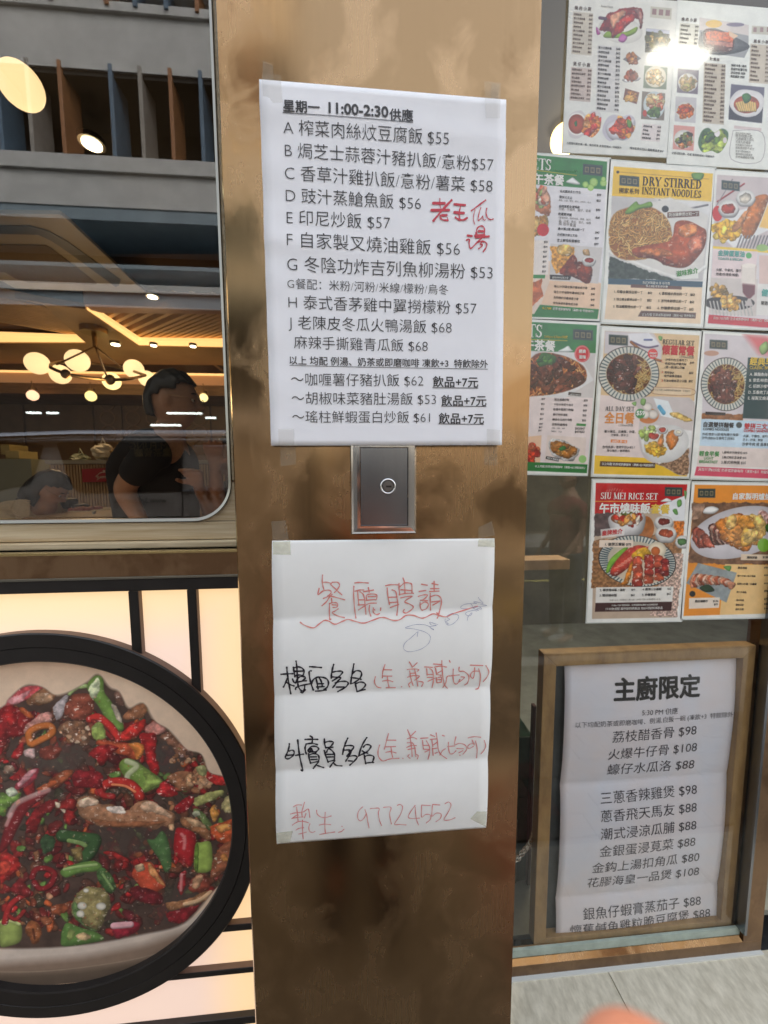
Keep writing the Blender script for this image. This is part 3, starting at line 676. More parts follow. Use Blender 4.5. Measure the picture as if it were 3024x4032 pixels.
# bowl: rim and body
cv.poly([(-2500, 2440), (-300, 2455), (0, 2430), (500, 2400), (900, 2330), (1180, 2250), (1420, 2050), (1600, 1900), (1600, 2900), (-2500, 2900)], (206, 196, 186), soft=3)
cv.poly([(-2500, 2530), (0, 2520), (500, 2480), (900, 2400), (1250, 2280), (1600, 2000), (1600, 3000), (-2500, 3000)], (128, 108, 92), soft=30)
cv.poly([(-2500, 2590), (0, 2590), (500, 2560), (900, 2500), (1300, 2400), (1600, 2200), (1600, 3000), (-2500, 3000)], (84, 72, 60), soft=22)
cv.line([(-200, 2570), (300, 2566), (800, 2500), (1100, 2420)], 4, (150, 136, 118), alpha=.6, edge=0)
mass = [(-900, 1500), (-700, 1150), (-300, 1000), (0, 930), (60, 870), (160, 790), (260, 800), (340, 850), (430, 830), (540, 770), (610, 720), (680, 800), (740, 830), (800, 930), (890, 900), (960, 1010), (1040, 1060), (1090, 1110), (1160, 1190), (1250, 1220), (1300, 1330), (1410, 1370), (1470, 1500), (1480, 1900), (1380, 2010), (1330, 2060), (1150, 2265), (900, 2335), (500, 2405), (0, 2425), (-600, 2380), (-1000, 2100)]
cv.poly(mass, (66, 50, 44), smooth=True, soft=8, noise=.25, ns=3)
cv.setclip(mass, 5, True)
DR, RD, BR, OR_, LG, GR, DG, MT, MTL, ON = (96, 22, 26), (176, 28, 30), (214, 40, 36), (196, 84, 40), (156, 190, 84), (100, 150, 62), (44, 82, 44), (150, 96, 62), (196, 150, 112), (222, 206, 176)
for k in range(4):
    cv.chunks(350, 1650, 1250, 700, 190, 66, [RD, DR, (120, 26, 28), (88, 50, 40), (74, 58, 48), (60, 62, 44), (110, 60, 40)], 1.7, edge=.6, alpha=.8)
cv.chunks(300, 1600, 1200, 700, 300, 40, [RD, DR, MT, GR, OR_, (140, 60, 40)], 1.7, edge=.55, gloss=.7)
cv.chunks(-550, 1700, 520, 600, 120, 100, [RD, DR, GR, MT, BR, DG, MTL], 1.8, edge=.5)
cv.poly([(150, 1180), (450, 1150), (520, 1250), (420, 1330), (160, 1290), (120, 1230)], (66, 58, 52), smooth=True, soft=20, alpha=.8)
cv.poly([(980, 1160), (1100, 1150), (1130, 1240), (1060, 1330), (990, 1320)], (62, 56, 54), smooth=True, soft=16, alpha=.8)
cv.poly([(640, 1600 + 60), (1100, 1660), (1080, 1800), (700, 1850), (560, 1760)], (60, 50, 46), smooth=True, soft=30, alpha=.75)
cv.poly([(1000, 2080), (1250, 2020), (1180, 2200), (960, 2260)], (64, 54, 50), smooth=True, soft=30, alpha=.7)
B = cv.blob
# upper rows
B([(0, 860), (120, 800), (262, 788), (240, 850), (120, 900), (20, 930), (-40, 930)], (206, 70, 78), gloss=.8)
B([(20, 880), (110, 850), (200, 810), (110, 905)], (236, 150, 158), edge=.2, gloss=0)
B([(262, 800), (330, 810), (350, 860), (270, 910), (190, 915), (170, 880)], MT); B([(200, 870), (300, 830), (330, 870), (260, 900)], MTL, gloss=.6)
B([(0, 940), (110, 920), (200, 980), (160, 1090), (60, 1120), (-30, 1120)], (150, 24, 28)); B([(20, 960), (90, 950), (120, 1010), (60, 1050)], RD)
B([(115, 935), (150, 930), (210, 985), (170, 985)], OR_, gloss=.3)
B([(330, 940), (370, 880), (420, 850), (400, 960), (350, 1010)], (176, 170, 178), gloss=.6)
B([(410, 900), (470, 840), (600, 850), (590, 900), (560, 990), (470, 1010), (400, 970)], (150, 70, 52), gloss=.9)
B([(570, 860), (540, 790), (590, 730), (640, 740), (650, 830), (700, 900), (770, 1040), (740, 1075), (680, 1040), (620, 930)], (108, 156, 62), noise=.15, gloss=.2); B([(560, 860), (560, 790), (610, 740), (620, 800), (600, 870)], (196, 216, 170), edge=.1, gloss=0)
B([(420, 840), (470, 790), (540, 780), (545, 800), (480, 812), (440, 850)], (140, 176, 100))
B([(700, 850), (740, 820), (775, 850), (770, 910), (720, 900)], (110, 76, 64), gloss=.8)
B([(760, 980), (830, 920), (915, 900), (900, 980), (860, 1000), (790, 1010)], (158, 98, 64))
B([(690, 900), (740, 940), (760, 1020), (720, 990)], (190, 180, 160))
B([(150, 1070), (190, 1010), (250, 960), (310, 950), (325, 1010), (270, 1040), (210, 1110), (190, 1150)], (210, 140, 130), gloss=.8)
cv.line([(190, 1150), (180, 1090), (230, 1050), (310, 1040), (325, 1085), (250, 1130), (200, 1155)], 18, (206, 104, 40), gloss=.6)
B([(350, 1060), (420, 1010), (520, 1020), (560, 1100), (540, 1160), (470, 1150), (400, 1100)], (136, 92, 66), gloss=1); cv.chunks(470, 1080, 90, 60, 24, 26, [MTL, MT, (110, 70, 50), (220, 190, 160)], 1.2)
cv.line([(560, 1000), (610, 985), (660, 1020), (700, 1060), (735, 1120)], 20, BR, gloss=.8); cv.line([(580, 1010), (640, 1060), (700, 1120)], 12, (130, 30, 30))
B([(565, 1070), (590, 1020), (630, 1020), (660, 1110), (600, 1130)], LG, gloss=.2)
B([(740, 1110), (800, 1040), (890, 1000), (900, 1040), (850, 1100), (780, 1130)], BR, gloss=.7)
B([(900, 1050), (960, 1010), (1030, 1040), (1020, 1080), (930, 1100)], (206, 130, 120), gloss=.5)
B([(870, 1100), (920, 1080), (975, 1100), (970, 1200), (990, 1330), (940, 1330), (900, 1210)], (190, 30, 34), gloss=.7)
B([(990, 1110), (1050, 1080), (1100, 1130), (1160, 1180), (1180, 1260), (1110, 1220), (1040, 1150)], (140, 90, 68), gloss=1); cv.chunks(1140, 1230, 80, 60, 22, 24, [MTL, (180, 150, 150), MT, (90, 60, 50)], 1.3)
B([(600, 1150), (640, 1125), (750, 1140), (890, 1150), (890, 1210), (860, 1250), (760, 1220), (680, 1190)], (196, 74, 42), gloss=.7); B([(800, 1150), (885, 1150), (890, 1220), (850, 1248), (830, 1190)], (226, 126, 50))
B([(550, 1210), (620, 1160), (730, 1170), (700, 1210), (640, 1285), (590, 1250)], (160, 26, 30), gloss=.6)
B([(240, 1200), (320, 1160), (390, 1190), (340, 1240), (270, 1250)], (130, 52, 40)); B([(150, 1190), (215, 1180), (210, 1240), (160, 1230)], (206, 170, 170), gloss=.8); B([(70, 1210), (140, 1140), (150, 1180), (110, 1250), (70, 1240)], RD)
# green big ring, red loop
B([(740, 1290), (770, 1245), (830, 1250), (920, 1310), (1020, 1390), (960, 1430), (880, 1455), (830, 1390), (770, 1350)], (112, 152, 60), gloss=.3, noise=.18); B([(900, 1320), (1010, 1385), (950, 1425), (880, 1450), (900, 1390)], (146, 184, 80), gloss=0); cv.line([(790, 1260), (850, 1290), (800, 1340), (790, 1370)], 14, (226, 230, 206), edge=.1)
cv.line([(620, 1450), (650, 1410), (720, 1390), (800, 1400), (850, 1440), (870, 1480)], 26, (200, 36, 32), gloss=.9); cv.line([(620, 1430), (640, 1470), (700, 1480)], 18, (168, 30, 32)); cv.line([(700, 1405), (780, 1415), (840, 1450)], 7, (240, 130, 80), edge=.1)
B([(450, 1360), (480, 1320), (600, 1320), (640, 1350), (630, 1420), (560, 1430), (470, 1420)], (140, 24, 32), gloss=.4)
B([(300, 1400), (350, 1340), (450, 1310), (430, 1370), (330, 1430)], (150, 70, 40)); B([(230, 1430), (330, 1380), (360, 1400), (270, 1440)], OR_)
B([(75, 1450), (130, 1360), (210, 1300), (250, 1310), (220, 1370), (150, 1420)], (170, 50, 66)); B([(110, 1400), (180, 1320), (230, 1310), (190, 1360), (130, 1420)], (226, 150, 162), edge=.15, gloss=0)
B([(25, 1300), (60, 1285), (95, 1310), (70, 1340), (30, 1335)], (150, 120, 100))
B([(0, 1460), (60, 1470), (135, 1450), (120, 1490), (40, 1560), (30, 1600), (-20, 1570)], (110, 160, 60)); B([(40, 1440), (90, 1420), (110, 1460), (60, 1480)], (200, 220, 190), gloss=0)
# long red glossy chilli at left
B([(320, 1430), (200, 1480), (110, 1530), (50, 1620), (10, 1740), (0, 1830), (60, 1780), (110, 1680), (180, 1560), (280, 1480)], (122, 18, 24), noise=.1); cv.line([(60, 1600), (100, 1530), (170, 1490), (300, 1440)], 14, (232, 190, 190), edge=.1, gloss=0); cv.line([(40, 1660), (70, 1590)], 9, (226, 180, 180), edge=.1)
B([(160, 1700), (200, 1580), (280, 1510), (360, 1500), (330, 1560), (260, 1610), (230, 1700), (190, 1710)], (128, 20, 24), gloss=.3)
B([(340, 1510), (375, 1520), (370, 1550), (345, 1545)], ON, gloss=0); B([(370, 1555), (410, 1560), (400, 1585)], ON, gloss=0)
# big pale meat strip
B([(475, U + 270), (490, U + 225), (560, U + 212), (610, U + 235), (620, U + 262), (700, U + 265), (790, U + 300), (830, U + 270), (880, U + 245), (940, U + 240), (1000, U + 275), (1060, U + 310), (1088, U + 335), (1080, U + 420), (1020, U + 400), (960, U + 420), (900, U + 410), (760, U + 405), (640, U + 405), (560, U + 375), (500, U + 330)], (176, 120, 84), noise=.3, ns=5, gloss=.6)
B([(485, U + 250), (540, U + 220), (610, U + 240), (590, U + 270), (510, U + 280)], (222, 190, 160), edge=.2); B([(660, U + 285), (760, U + 280), (780, U + 320), (700, U + 320)], (226, 214, 204), edge=.1, gloss=0); B([(880, U + 260), (950, U + 250), (1050, U + 320), (1060, U + 350), (960, U + 320), (880, U + 300)], (210, 170, 136), edge=.2)
B([(560, U + 350), (700, U + 370), (900, U + 370), (1040, U + 370), (900, U + 405), (650, U + 400)], (150, 84, 50), alpha=.8, gloss=0); B([(1050, U + 395), (1080, U + 390), (1080, U + 425), (1058, U + 420)], (230, 180, 130), gloss=0)
# right cluster
B([(975, U + 170), (1020, U + 120), (1080, U + 150), (1110, U + 200), (1050, U + 215), (980, U + 205)], (190, 30, 36), gloss=.9)
B([(1040, U + 100), (1100, U + 60), (1180, U + 60), (1215, U + 120), (1180, U + 180), (1100, U + 160)], (158, 100, 66), gloss=.9); cv.chunks(1230, U + 110, 80, 70, 40, 34, [MTL, (216, 160, 110), MT, (190, 120, 80)], 1.3)
B([(1290, U + 60), (1400, U + 70), (1450, U + 110), (1420, U + 145), (1310, U + 130)], (222, 36, 36), gloss=.6); B([(1215, U + 40), (1260, U + 20), (1290, U + 60), (1260, U + 90)], (170, 180, 110))
B([(1210, U + 230), (1280, U + 190), (1380, U + 175), (1380, U + 210), (1300, U + 250), (1220, U + 275)], (176, 184, 100), gloss=.3); B([(1080, U + 290), (1130, U + 240), (1210, U + 210), (1190, U + 270), (1130, U + 320)], (160, 24, 32), gloss=.9)
B([(1200, U + 300), (1250, U + 300), (1320, U + 390), (1300, U + 420), (1240, U + 360)], (104, 134, 70)); B([(1200, U + 310), (1240, U + 300), (1250, U + 335), (1210, U + 345)], (196, 206, 170), gloss=0)
B([(1300, U + 300), (1340, U + 265), (1365, U + 330), (1330, U + 370)], (226, 150, 60)); B([(1375, U + 260), (1450, U + 200), (1470, U + 300), (1400, U + 320)], (196, 186, 120))
B([(1120, U + 350), (1190, U + 340), (1270, U + 390), (1310, U + 460), (1290, U + 490), (1220, U + 440), (1150, U + 410)], (166, 106, 66), gloss=.6); B([(1150, U + 350), (1230, U + 360), (1290, U + 410), (1210, U + 400)], (218, 176, 130), gloss=0)
B([(1310, U + 410), (1380, U + 370), (1460, U + 360), (1470, U + 470), (1400, U + 510), (1340, U + 480)], (222, 84, 40), gloss=.8); B([(1340, U + 400), (1430, U + 380), (1440, U + 420), (1360, U + 440)], (240, 150, 70))
B([(1090, U + 430), (1130, U + 410), (1215, U + 450), (1210, U + 540), (1190, U + 650), (1140, U + 620), (1085, U + 570)], (186, 26, 34), gloss=.4, noise=.15); cv.line([(1130, U + 450), (1150, U + 480), (1145, U + 540)], 9, (246, 170, 170), edge=.1)
B([(1215, U + 520), (1250, U + 500), (1310, U + 500), (1322, U + 600), (1315, U + 670), (1270, U + 690), (1210, U + 670)], (150, 190, 76), noise=.12, gloss=0); B([(1215, U + 530), (1235, U + 515), (1232, U + 670), (1212, U + 665)], (96, 140, 44), gloss=0)
B([(915, U + 490), (960, U + 480), (1010, U + 430), (1050, U + 500), (1068, U + 640), (1030, U + 685), (985, U + 600)], (72, 118, 62), gloss=.2, noise=.2)
B([(1370, U + 530), (1440, U + 500), (1450, U + 620), (1380, U + 690), (1310, U + 720), (1330, U + 600)], (170, 92, 60), gloss=.7); B([(1370, U + 580), (1410, U + 570), (1420, U + 610), (1385, U + 620)], (236, 150, 70), gloss=0)
B([(1330, U + 600), (1350, U + 590), (1350, U + 615)], ON, gloss=0)
# lower rows
B([(250, U + 500), (290, U + 450), (350, U + 480), (330, U + 540), (270, U + 570)], (52, 84, 50), gloss=.4)
cv.line([(390, U + 460), (480, U + 470), (560, U + 480), (590, U + 490), (560, U + 560), (520, U + 600)], 34, (48, 86, 44), gloss=.3); cv.line([(430, U + 490), (500, U + 505), (530, U + 520)], 12, (120, 160, 84), edge=.2); B([(440, U + 550), (500, U + 530), (520, U + 600), (480, U + 620)], (130, 110, 60))
B([(0, U + 600), (40, U + 560), (110, U + 600), (125, U + 660), (60, U + 720), (0, U + 760)], (190, 32, 30), gloss=.4); B([(0, U + 620), (60, U + 620), (60, U + 680), (0, U + 700)], (220, 60, 44), gloss=0)
cv.line([(200, U + 720), (225, U + 670), (290, U + 665), (340, U + 700), (310, U + 770), (250, U + 790), (215, U + 750)], 16, (136, 26, 32), gloss=.7)
B([(375, U + 680), (450, U + 640), (580, U + 615), (635, U + 650), (600, U + 680), (500, U + 690), (410, U + 720)], (96, 146, 60), noise=.12, gloss=.1); cv.line([(400, U + 670), (500, U + 650), (600, U + 640)], 8, (150, 190, 110), edge=.1)
B([(600, U + 700), (640, U + 660), (700, U + 720), (725, U + 790), (680, U + 820), (630, U + 770)], (64, 106, 52), gloss=.5); cv.line([(640, U + 700), (700, U + 790)], 8, (120, 160, 90))
B([(640, U + 560), (720, U + 560), (800, U + 610), (790, U + 628), (700, U + 590)], (150, 28, 28))
B([(820, U + 700), (860, U + 640), (940, U + 625), (990, U + 700), (1030, U + 770), (990, U + 800), (920, U + 835), (860, U + 760)], (214, 70, 42), gloss=.4, noise=.15); B([(930, U + 630), (985, U + 700), (1025, U + 770), (975, U + 740), (930, U + 690)], (244, 160, 90), gloss=0); B([(840, U + 650), (890, U + 635), (900, U + 670), (860, U + 690)], (214, 184, 140), gloss=0)
B([(790, U + 800), (860, U + 770), (1000, U + 820), (1010, U + 880), (940, U + 890), (840, U + 850)], (110, 22, 32))
B([(1120, U + 700), (1160, U + 680), (1150, U + 780), (1130, U + 830), (1105, U + 800)], (176, 26, 34), gloss=.4); cv.line([(1130, U + 700), (1125, U + 800)], 8, (240, 190, 190), edge=.1)
B([(1170, U + 790), (1210, U + 710), (1260, U + 690), (1310, U + 780), (1240, U + 820)], (150, 60, 44)); B([(1190, U + 760), (1220, U + 710), (1265, U + 710), (1245, U + 770), (1210, U + 790)], (200, 150, 110), gloss=0)
B([(470, U + 830), (540, U + 775), (640, U + 790), (690, U + 860), (660, U + 960), (640, U + 1010), (600, U + 1050), (520, U + 1000), (450, U + 960), (445, U + 890)], (150, 140, 84), noise=.35, gloss=.5); B([(445, U + 900), (470, U + 870), (500, U + 920), (520, U + 1000), (610, U + 1050), (560, U + 1050), (470, U + 980)], (92, 132, 70), gloss=.2)
for q in [(510, U + 895, 30, 24), (628, U + 898, 32, 24), (500, U + 945, 26, 22), (535, U + 800, 18, 14)]: cv.ell(*q, (226, 230, 218), edge=.35, gloss=0, noise=.05)
B([(390, U + 1040), (420, U + 1000), (500, U + 1030), (600, U + 1060), (650, U + 1100), (600, U + 1120), (400, U + 1150), (380, U + 1090)], (86, 138, 58), noise=.15); B([(470, U + 1080), (520, U + 1060), (570, U + 1100), (490, U + 1105)], (216, 184, 130), gloss=0); B([(430, U + 1040), (470, U + 1060), (440, U + 1110), (415, U + 1090)], (150, 180, 90), gloss=0)
B([(0, U + 990), (60, U + 985), (130, U + 1010), (130, U + 1110), (60, U + 1145), (0, U + 1140)], (150, 180, 84), noise=.1, gloss=0); cv.line([(0, U + 1000), (70, U + 990), (120, U + 1010)], 8, (190, 210, 130), edge=.1)
B([(160, U + 1010), (200, U + 980), (245, U + 1010), (260, U + 1090), (210, U + 1135), (165, U + 1070)], (158, 84, 44), gloss=.3); cv.line([(205, U + 1040), (215, U + 1100)], 5, (90, 40, 24))
cv.line([(30, U + 1000), (60, U + 900), (130, U + 840), (190, U + 820)], 16, (176, 32, 34), gloss=.7); cv.line([(60, U + 960), (100, U + 980), (150, U + 930)], 12, (150, 30, 32))
B([(70, U + 790), (120, U + 740), (190, U + 790), (180, U + 840), (110, U + 830)], (140, 30, 34), gloss=.5)
B([(700, U + 1060), (720, U + 1000), (860, U + 1000), (850, U + 1060), (740, U + 1100)], (160, 26, 48), gloss=0); cv.line([(710, U + 1020), (810, U + 1012)], 20, (230, 170, 186), edge=.3, gloss=0)
B([(1030, U + 880), (1100, U + 870), (1200, U + 840), (1320, U + 790), (1310, U + 850), (1200, U + 890), (1060, U + 930)], (178, 118, 74), gloss=.3); cv.line([(1150, U + 885), (1240, U + 860), (1310, U + 810)], 12, (226, 186, 140), edge=.2); B([(1040, U + 940), (1200, U + 900), (1250, U + 880), (1160, U + 990), (1060, U + 1000)], (140, 24, 34), gloss=.4)
B([(285, U + 820), (310, U + 810), (330, U + 840), (300, U + 860)], (210, 150, 110), gloss=0); B([(320, U + 900), (400, U + 880), (440, U + 870), (420, U + 930), (340, U + 950)], (150, 70, 40)); B([(250, U + 970), (290, U + 960), (320, U + 1000), (270, U + 1020)], (150, 80, 50))
B([(760, U + 940), (800, U + 920), (850, U + 960), (800, U + 990)], (110, 30, 40), gloss=.6)
for i in range(260):      # fine flecks of chilli skin, seed and garlic
    x, y = random.uniform(-400, 1450), random.uniform(850, 2350); cv.ell(x, y, random.uniform(3, 11), random.uniform(2, 5), random.choice([(190, 60, 44), (214, 150, 110), (90, 30, 28), (150, 60, 40), (120, 150, 80)]), rot=random.random() * 180, n=8, alpha=.55, soft=2)
for i in range(90):       # wet glints
    x, y = random.uniform(-300, 1400), random.uniform(850, 2330); cv.ell(x, y, random.uniform(2, 6), random.uniform(2, 4), (236, 226, 220), rot=random.random() * 180, n=8, alpha=.6)
cv.clip = None
cv.a = np.clip(cv.a, 0, 1) ** .84 * np.array([1.02, .97, .93])
food_im = cv.image('chilli_dish_print', .90, 1.0)
V = [(CX0, YC, CZ0)]; FF = []; uvs = [(.5, .5)]; K = 96
for i in range(K):
    a = 2 * math.pi * i / K; V.append((CX0 + (CR0 + .002) * math.cos(a), YC, CZ0 + (CR0 + .002) * math.sin(a))); uvs.append((.5 + .5 * math.cos(a) * (1 + .002 / CR0), .5 + .5 * math.sin(a) * (1 + .002 / CR0)))
for i in range(K): FF.append((0, 1 + i, 1 + (i + 1) % K))
m_ = MB(); m_.add(V, FF); m_.build('dish_picture', print_mat('dish_print', food_im, .35, .15, emit=.03), lx, uv=uvs, recalc=False)
# ================================================================== RESTAURANT INTERIOR (behind the left window)
ZF = .2; ZC = 3.4; ZT = 3.05
YB = 5.95
def gpt(px, py, Z): p = G(px, py, Z); return Vector((p.x, p.y, Z))
MB().box(-9, 0, 1.0, YB + .4, ZF - .2, ZF).build('restaurant_floor', M('interior_floor', (.10, .07, .045), .4, var=.2)).__setitem__('kind', 'structure')
MB().box(-9, 5, YB + .0, YB + .1, 0, ZC).build('back_wall', m_iwall).__setitem__('kind', 'structure')
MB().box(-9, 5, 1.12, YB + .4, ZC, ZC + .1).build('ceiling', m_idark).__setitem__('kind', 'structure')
MB().box(-.02, .06, 1.31, YB, 0, ZC).build('partition_wall', m_iwall).__setitem__('kind', 'structure')
MB().box(-9.1, -9, .9, YB, 0, ZC).build('side_wall', m_iwall).__setitem__('kind', 'structure')
# timber ceiling with two slatted recesses
tc_ = thing('timber_ceiling', (-1.5, 3.3, ZT), 'wooden restaurant ceiling with glowing coves round two slatted recesses', 'ceiling panel')
yf = gpt(600, 1213, ZT).y; yr = gpt(600, 1450, ZT).y
def plate(name, px, Z, th, mat, up=True):
    q = [gpt(x, y, Z) for x, y in px]; return MB().prism(q, (0, 0, th)).build(name, mat, tc_)
m_tc = M('timber_ceiling_board', (.36, .23, .11), .5, var=.15, vscale=4)
plate('cross_board', [(60, 1175), (335, 1218), (548, 1362), (340, 1352), (170, 1200)], ZT, .05, m_tc)
plate('rear_board', [(-900, 1350), (340, 1352), (548, 1362), (1200, 1376), (1200, 1440), (-900, 1425)], ZT, .05, m_tc)
plate('fascia', [(330, 1198), (1100, 1225), (1100, 1240), (400, 1232), (360, 1222)], ZT - .02, .12, M('pink_timber', (.42, .25, .17), .5))
m_cove = M('cove_glow', (1, .8, .5), .5, emit=.72, ecol=(1, .60, .24))
plate('cove_strip', [(-900, 1316), (-10, 1318), (345, 1330), (362, 1348), (-900, 1345)], ZT + .01, .03, m_cove)
plate('cove_strip', [(300, 1219), (365, 1219), (552, 1340), (900, 1345), (1200, 1352), (1200, 1374), (545, 1360)], ZT + .008, .03, m_cove)
A, B_ = gpt(542, 1330, 3.15), gpt(783, 1228, 3.15); dirn = (B_ - A).normalized()
def slat(p, d, ln, w_, h_, nm='slat'):
    if d.y < 0: ln = max(.05, min(ln, (p.y - yf - .02) / -d.y))
    s_ = Vector((-d.y, d.x, 0)) * w_ / 2; q = [p - s_, p + s_, p + s_ + d * ln, p - s_ + d * ln]
    MB().prism([(a.x, a.y, a.z) for a in q], (0, 0, h_)).build(nm, m_woodl, tc_)
for i in range(7):
    t = i / 6.5; slat(gpt(360 + (548 - 360) * t, 1222 + (1336 - 1222) * t, 3.11), dirn, 1.9, .035, .09)
for i in range(12): slat(gpt(552 + 33 * i * 1.0, 1336 + i * .6, 3.11), dirn, 1.9, .035, .09)
A, B_ = gpt(0, 1269, 3.15), gpt(295, 1320, 3.15); d2 = (A - B_).normalized()
for i in range(15):
    t = i / 14; slat(gpt(352 - 175 * t, 1328 - 118 * t, 3.11), d2, 4.0, .03, .08)
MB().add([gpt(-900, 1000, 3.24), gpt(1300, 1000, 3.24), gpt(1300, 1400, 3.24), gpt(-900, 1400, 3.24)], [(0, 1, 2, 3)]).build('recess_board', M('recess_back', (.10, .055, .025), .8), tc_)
# cassette air conditioner
ac = thing('ceiling_cassette', (gpt(200, 980, 3.1).x, 2.6, 3.1), 'cream ceiling air conditioner cassette with black air slot, nearest the window', 'air conditioner')
ZA = 3.1
def acp(nm, px, dz, mat, th=.02): return MB().prism([gpt(x, y, ZA) + Vector((0, 0, dz)) for x, y in px], (0, 0, th)).build(nm, mat, ac)
acp('panel', [(-400, 838), (235, 843), (262, 862), (575, 1155), (60, 1136), (10, 1108), (-400, 1100)], 0, m_cream)
acp('air_slot', [(-400, 880), (120, 888), (185, 905), (260, 945), (475, 1100), (468, 1122), (455, 1128), (390, 1080), (260, 985), (200, 945), (150, 922), (-400, 908)], -.004, m_black, .003)
acp('grille', [(-400, 958), (180, 964), (205, 978), (382, 1114), (375, 1118), (110, 1110), (60, 1095), (20, 1070), (-400, 1060)], -.004, M('grille_mesh', (.16, .10, .045), .7, var=.3, vscale=150), .003)
c2_ = thing('ceiling_cassette', (gpt(860, 1440, ZA).x, gpt(860, 1440, ZA).y, 3.1), 'small cream ceiling cassette far back beside the pillar edge', 'air conditioner')
MB().prism([gpt(x, y, ZA) for x, y in [(800, 1408), (1000, 1410), (1000, 1476), (880, 1468)]], (0, 0, .02)).build('panel', m_cream, c2_)
MB().prism([gpt(x, y, ZA) - Vector((0, 0, .005)) for x, y in [(818, 1412), (835, 1412), (905, 1462), (892, 1464)]], (0, 0, .003)).build('air_slot', m_black, c2_)
# back wall: soffit with the lamp glow put into its board, wainscot, lattice rings
sof = thing('glowing_soffit', (-2, 5.3, 2.6), 'warm lit orange timber soffit running along the back of the restaurant', 'soffit')
zz = lambda py, Y, px=450: P(px, py, Y).z
MB().box(-8, -.03, 5.1, 5.9, zz(1510, 5.1), zz(1468, 5.1)).build('board', M('glowing_timber', (.55, .30, .16), .5, emit=.10, ecol=(1, .5, .22)), sof)
MB().box(-8, -.03, 5.14, 5.9, zz(1553, 5.14), zz(1512, 5.14)).build('lower_board', m_wood, sof)
MB().box(-8, -.03, 5.08, 5.1, zz(1473, 5.1), zz(1466, 5.1)).build('cove_strip', m_cove, sof)
for i, (px0, px1) in enumerate([(-900, 95), (107, 370), (380, 483), (490, 650), (660, 830), (840, 1000)]):
    x0, x1 = P(px0, 1700, YB - .03).x, P(px1, 1700, YB - .03).x
    w1 = thing('wall_panel', ((x0 + x1) / 2, YB, ZF), ['dark wood wall panel at the far left of the restaurant', 'dark wood wall panel left of the pierced ring panels', 'dark wood wall panel with faint rings, right of the widest panel', 'wood panel patterned with large rings, left of the man', 'wood panel behind the man\'s head', 'wood panel beside the pillar edge at the back'][i], 'wall panel', 'wood panels along the restaurant back wall')
    MB().box(x0, x1, YB - .04, YB - .005, ZF, zz(1560, YB)).build('board', m_iwall, w1, bevel=.004)
    if i in (2, 3, 4):
        r0 = .105; n = max(1, int((x1 - x0) / (2 * r0)))
        for a in range(n):
            for b in range(4):
                c = Vector((x0 + (x1 - x0) * (a + .5) / n, YB - .045, zz(1592 + b * 56, YB)))
                MB().lathe_y(c, [(r0, c.y + .004), (r0, c.y - .012), (r0 * .86, c.y - .012), (r0 * .86, c.y + .004)], 24).build('ring', M('ring_wood', (.27, .165, .08), .5), w1)
# chandelier and lamps
m_globe = M('opal_globe', (.9, .8, .6), .4, emit=.68, ecol=(1, .74, .42))
m_globe2 = M('opal_globe_bright', (.9, .8, .6), .4, emit=1.0, ecol=(1, .80, .36))
ch = thing('chandelier', tuple(gpt(370, 1305, ZC)), 'brass ring chandelier with six round opal globes in the restaurant', 'chandelier')
def gl(px, py, rpx, Z=2.75, lab='globe', mat=None, par=None, Yd=None):
    p = gpt(px, py, Z) if Yd is None else P(px, py, Yd); r = rpx * p.y / F; return MB().ball(p, r, 28, 16).build(lab, mat or m_globe, par if par else ch, smooth=True), p, r
cen = []
for px, py, r_, mt_ in [(147, 1431, 37, m_globe), (305, 1420, 38, m_globe), (238, 1474, 33, m_globe), (440, 1501, 30, m_globe2), (527, 1453, 33, m_globe), (579, 1491, 28, m_globe)]: cen.append(gl(px, py, r_, mat=mt_)[1])
hub = gpt(370, 1312, 3.0)
MB().tube([hub + Vector((0, 0, .06)), hub], .11, 24).build('canopy', m_gold, ch)
MB().tube([hub, hub - Vector((0, 0, .12))], .02, 12).build('stem', m_gold, ch)
hb = hub - Vector((0, 0, .12))
def at(px, py, Y): return P(px, py, Y)
for q in [(222, 1436), (480, 1448), (418, 1475)]: MB().tube([hb, at(*q, 3.7 if q[1] < 1470 else 3.5)], .008, 8).build('arm', m_gold, ch)
MB().tube(catmull([tuple(at(*q)) for q in [(200, 1448, 3.6), (255, 1470, 3.5), (340, 1487, 3.5), (440, 1495, 3.5), (520, 1490, 3.7), (572, 1478, 4.0)]], 5), .014, 8).build('ring_tube', m_gold, ch)
MB().tube(catmull([tuple(at(*q)) for q in [(200, 1448, 3.6), (205, 1433, 3.8), (255, 1425, 4.1), (350, 1430, 4.3), (480, 1449, 4.3), (572, 1478, 4.0)]], 5), .014, 8).build('ring_tube', m_gold, ch)
for q, rp in [((258, 1472), 17), ((433, 1495), 19)]:
    c = at(*q, 3.35); MB().ball(c, rp * 3.35 / F, 16, 10, (1, .5, 1)).build('cap', m_gold, ch, smooth=True)
ch2 = thing('pendant_lamp', tuple(P(82, 330, 1.7)), 'large round glowing lamp disc at the top left of the window', 'lamp')
gl(82, 338, 64, mat=m_globe, par=ch2, Yd=1.75)
MB().tube([P(95, 262, 1.9), P(95, 262, 1.9) + Vector((0, 0, 1.2))], .01, 8).build('rod', m_gold, ch2)
ch3 = thing('pendant_lamp', tuple(P(20, 200, 2.1)), 'second glowing lamp disc partly behind the first at the top left corner', 'lamp')
o_, _, _ = gl(52, 205, 104, mat=M('ghost_globe_glow', (.8, .6, .4), .4, emit=.42, ecol=(1, .70, .36)), par=ch3, Yd=2.3)  # bigger, dimmer globe added as the first lamp's ghost reflection
MB().ball(P(60, 232, 2.05), .045, 14, 8, (1.4, 1, .5)).build('collar', M('lamp_collar', (.05, .07, .09), .5), ch3, smooth=True)
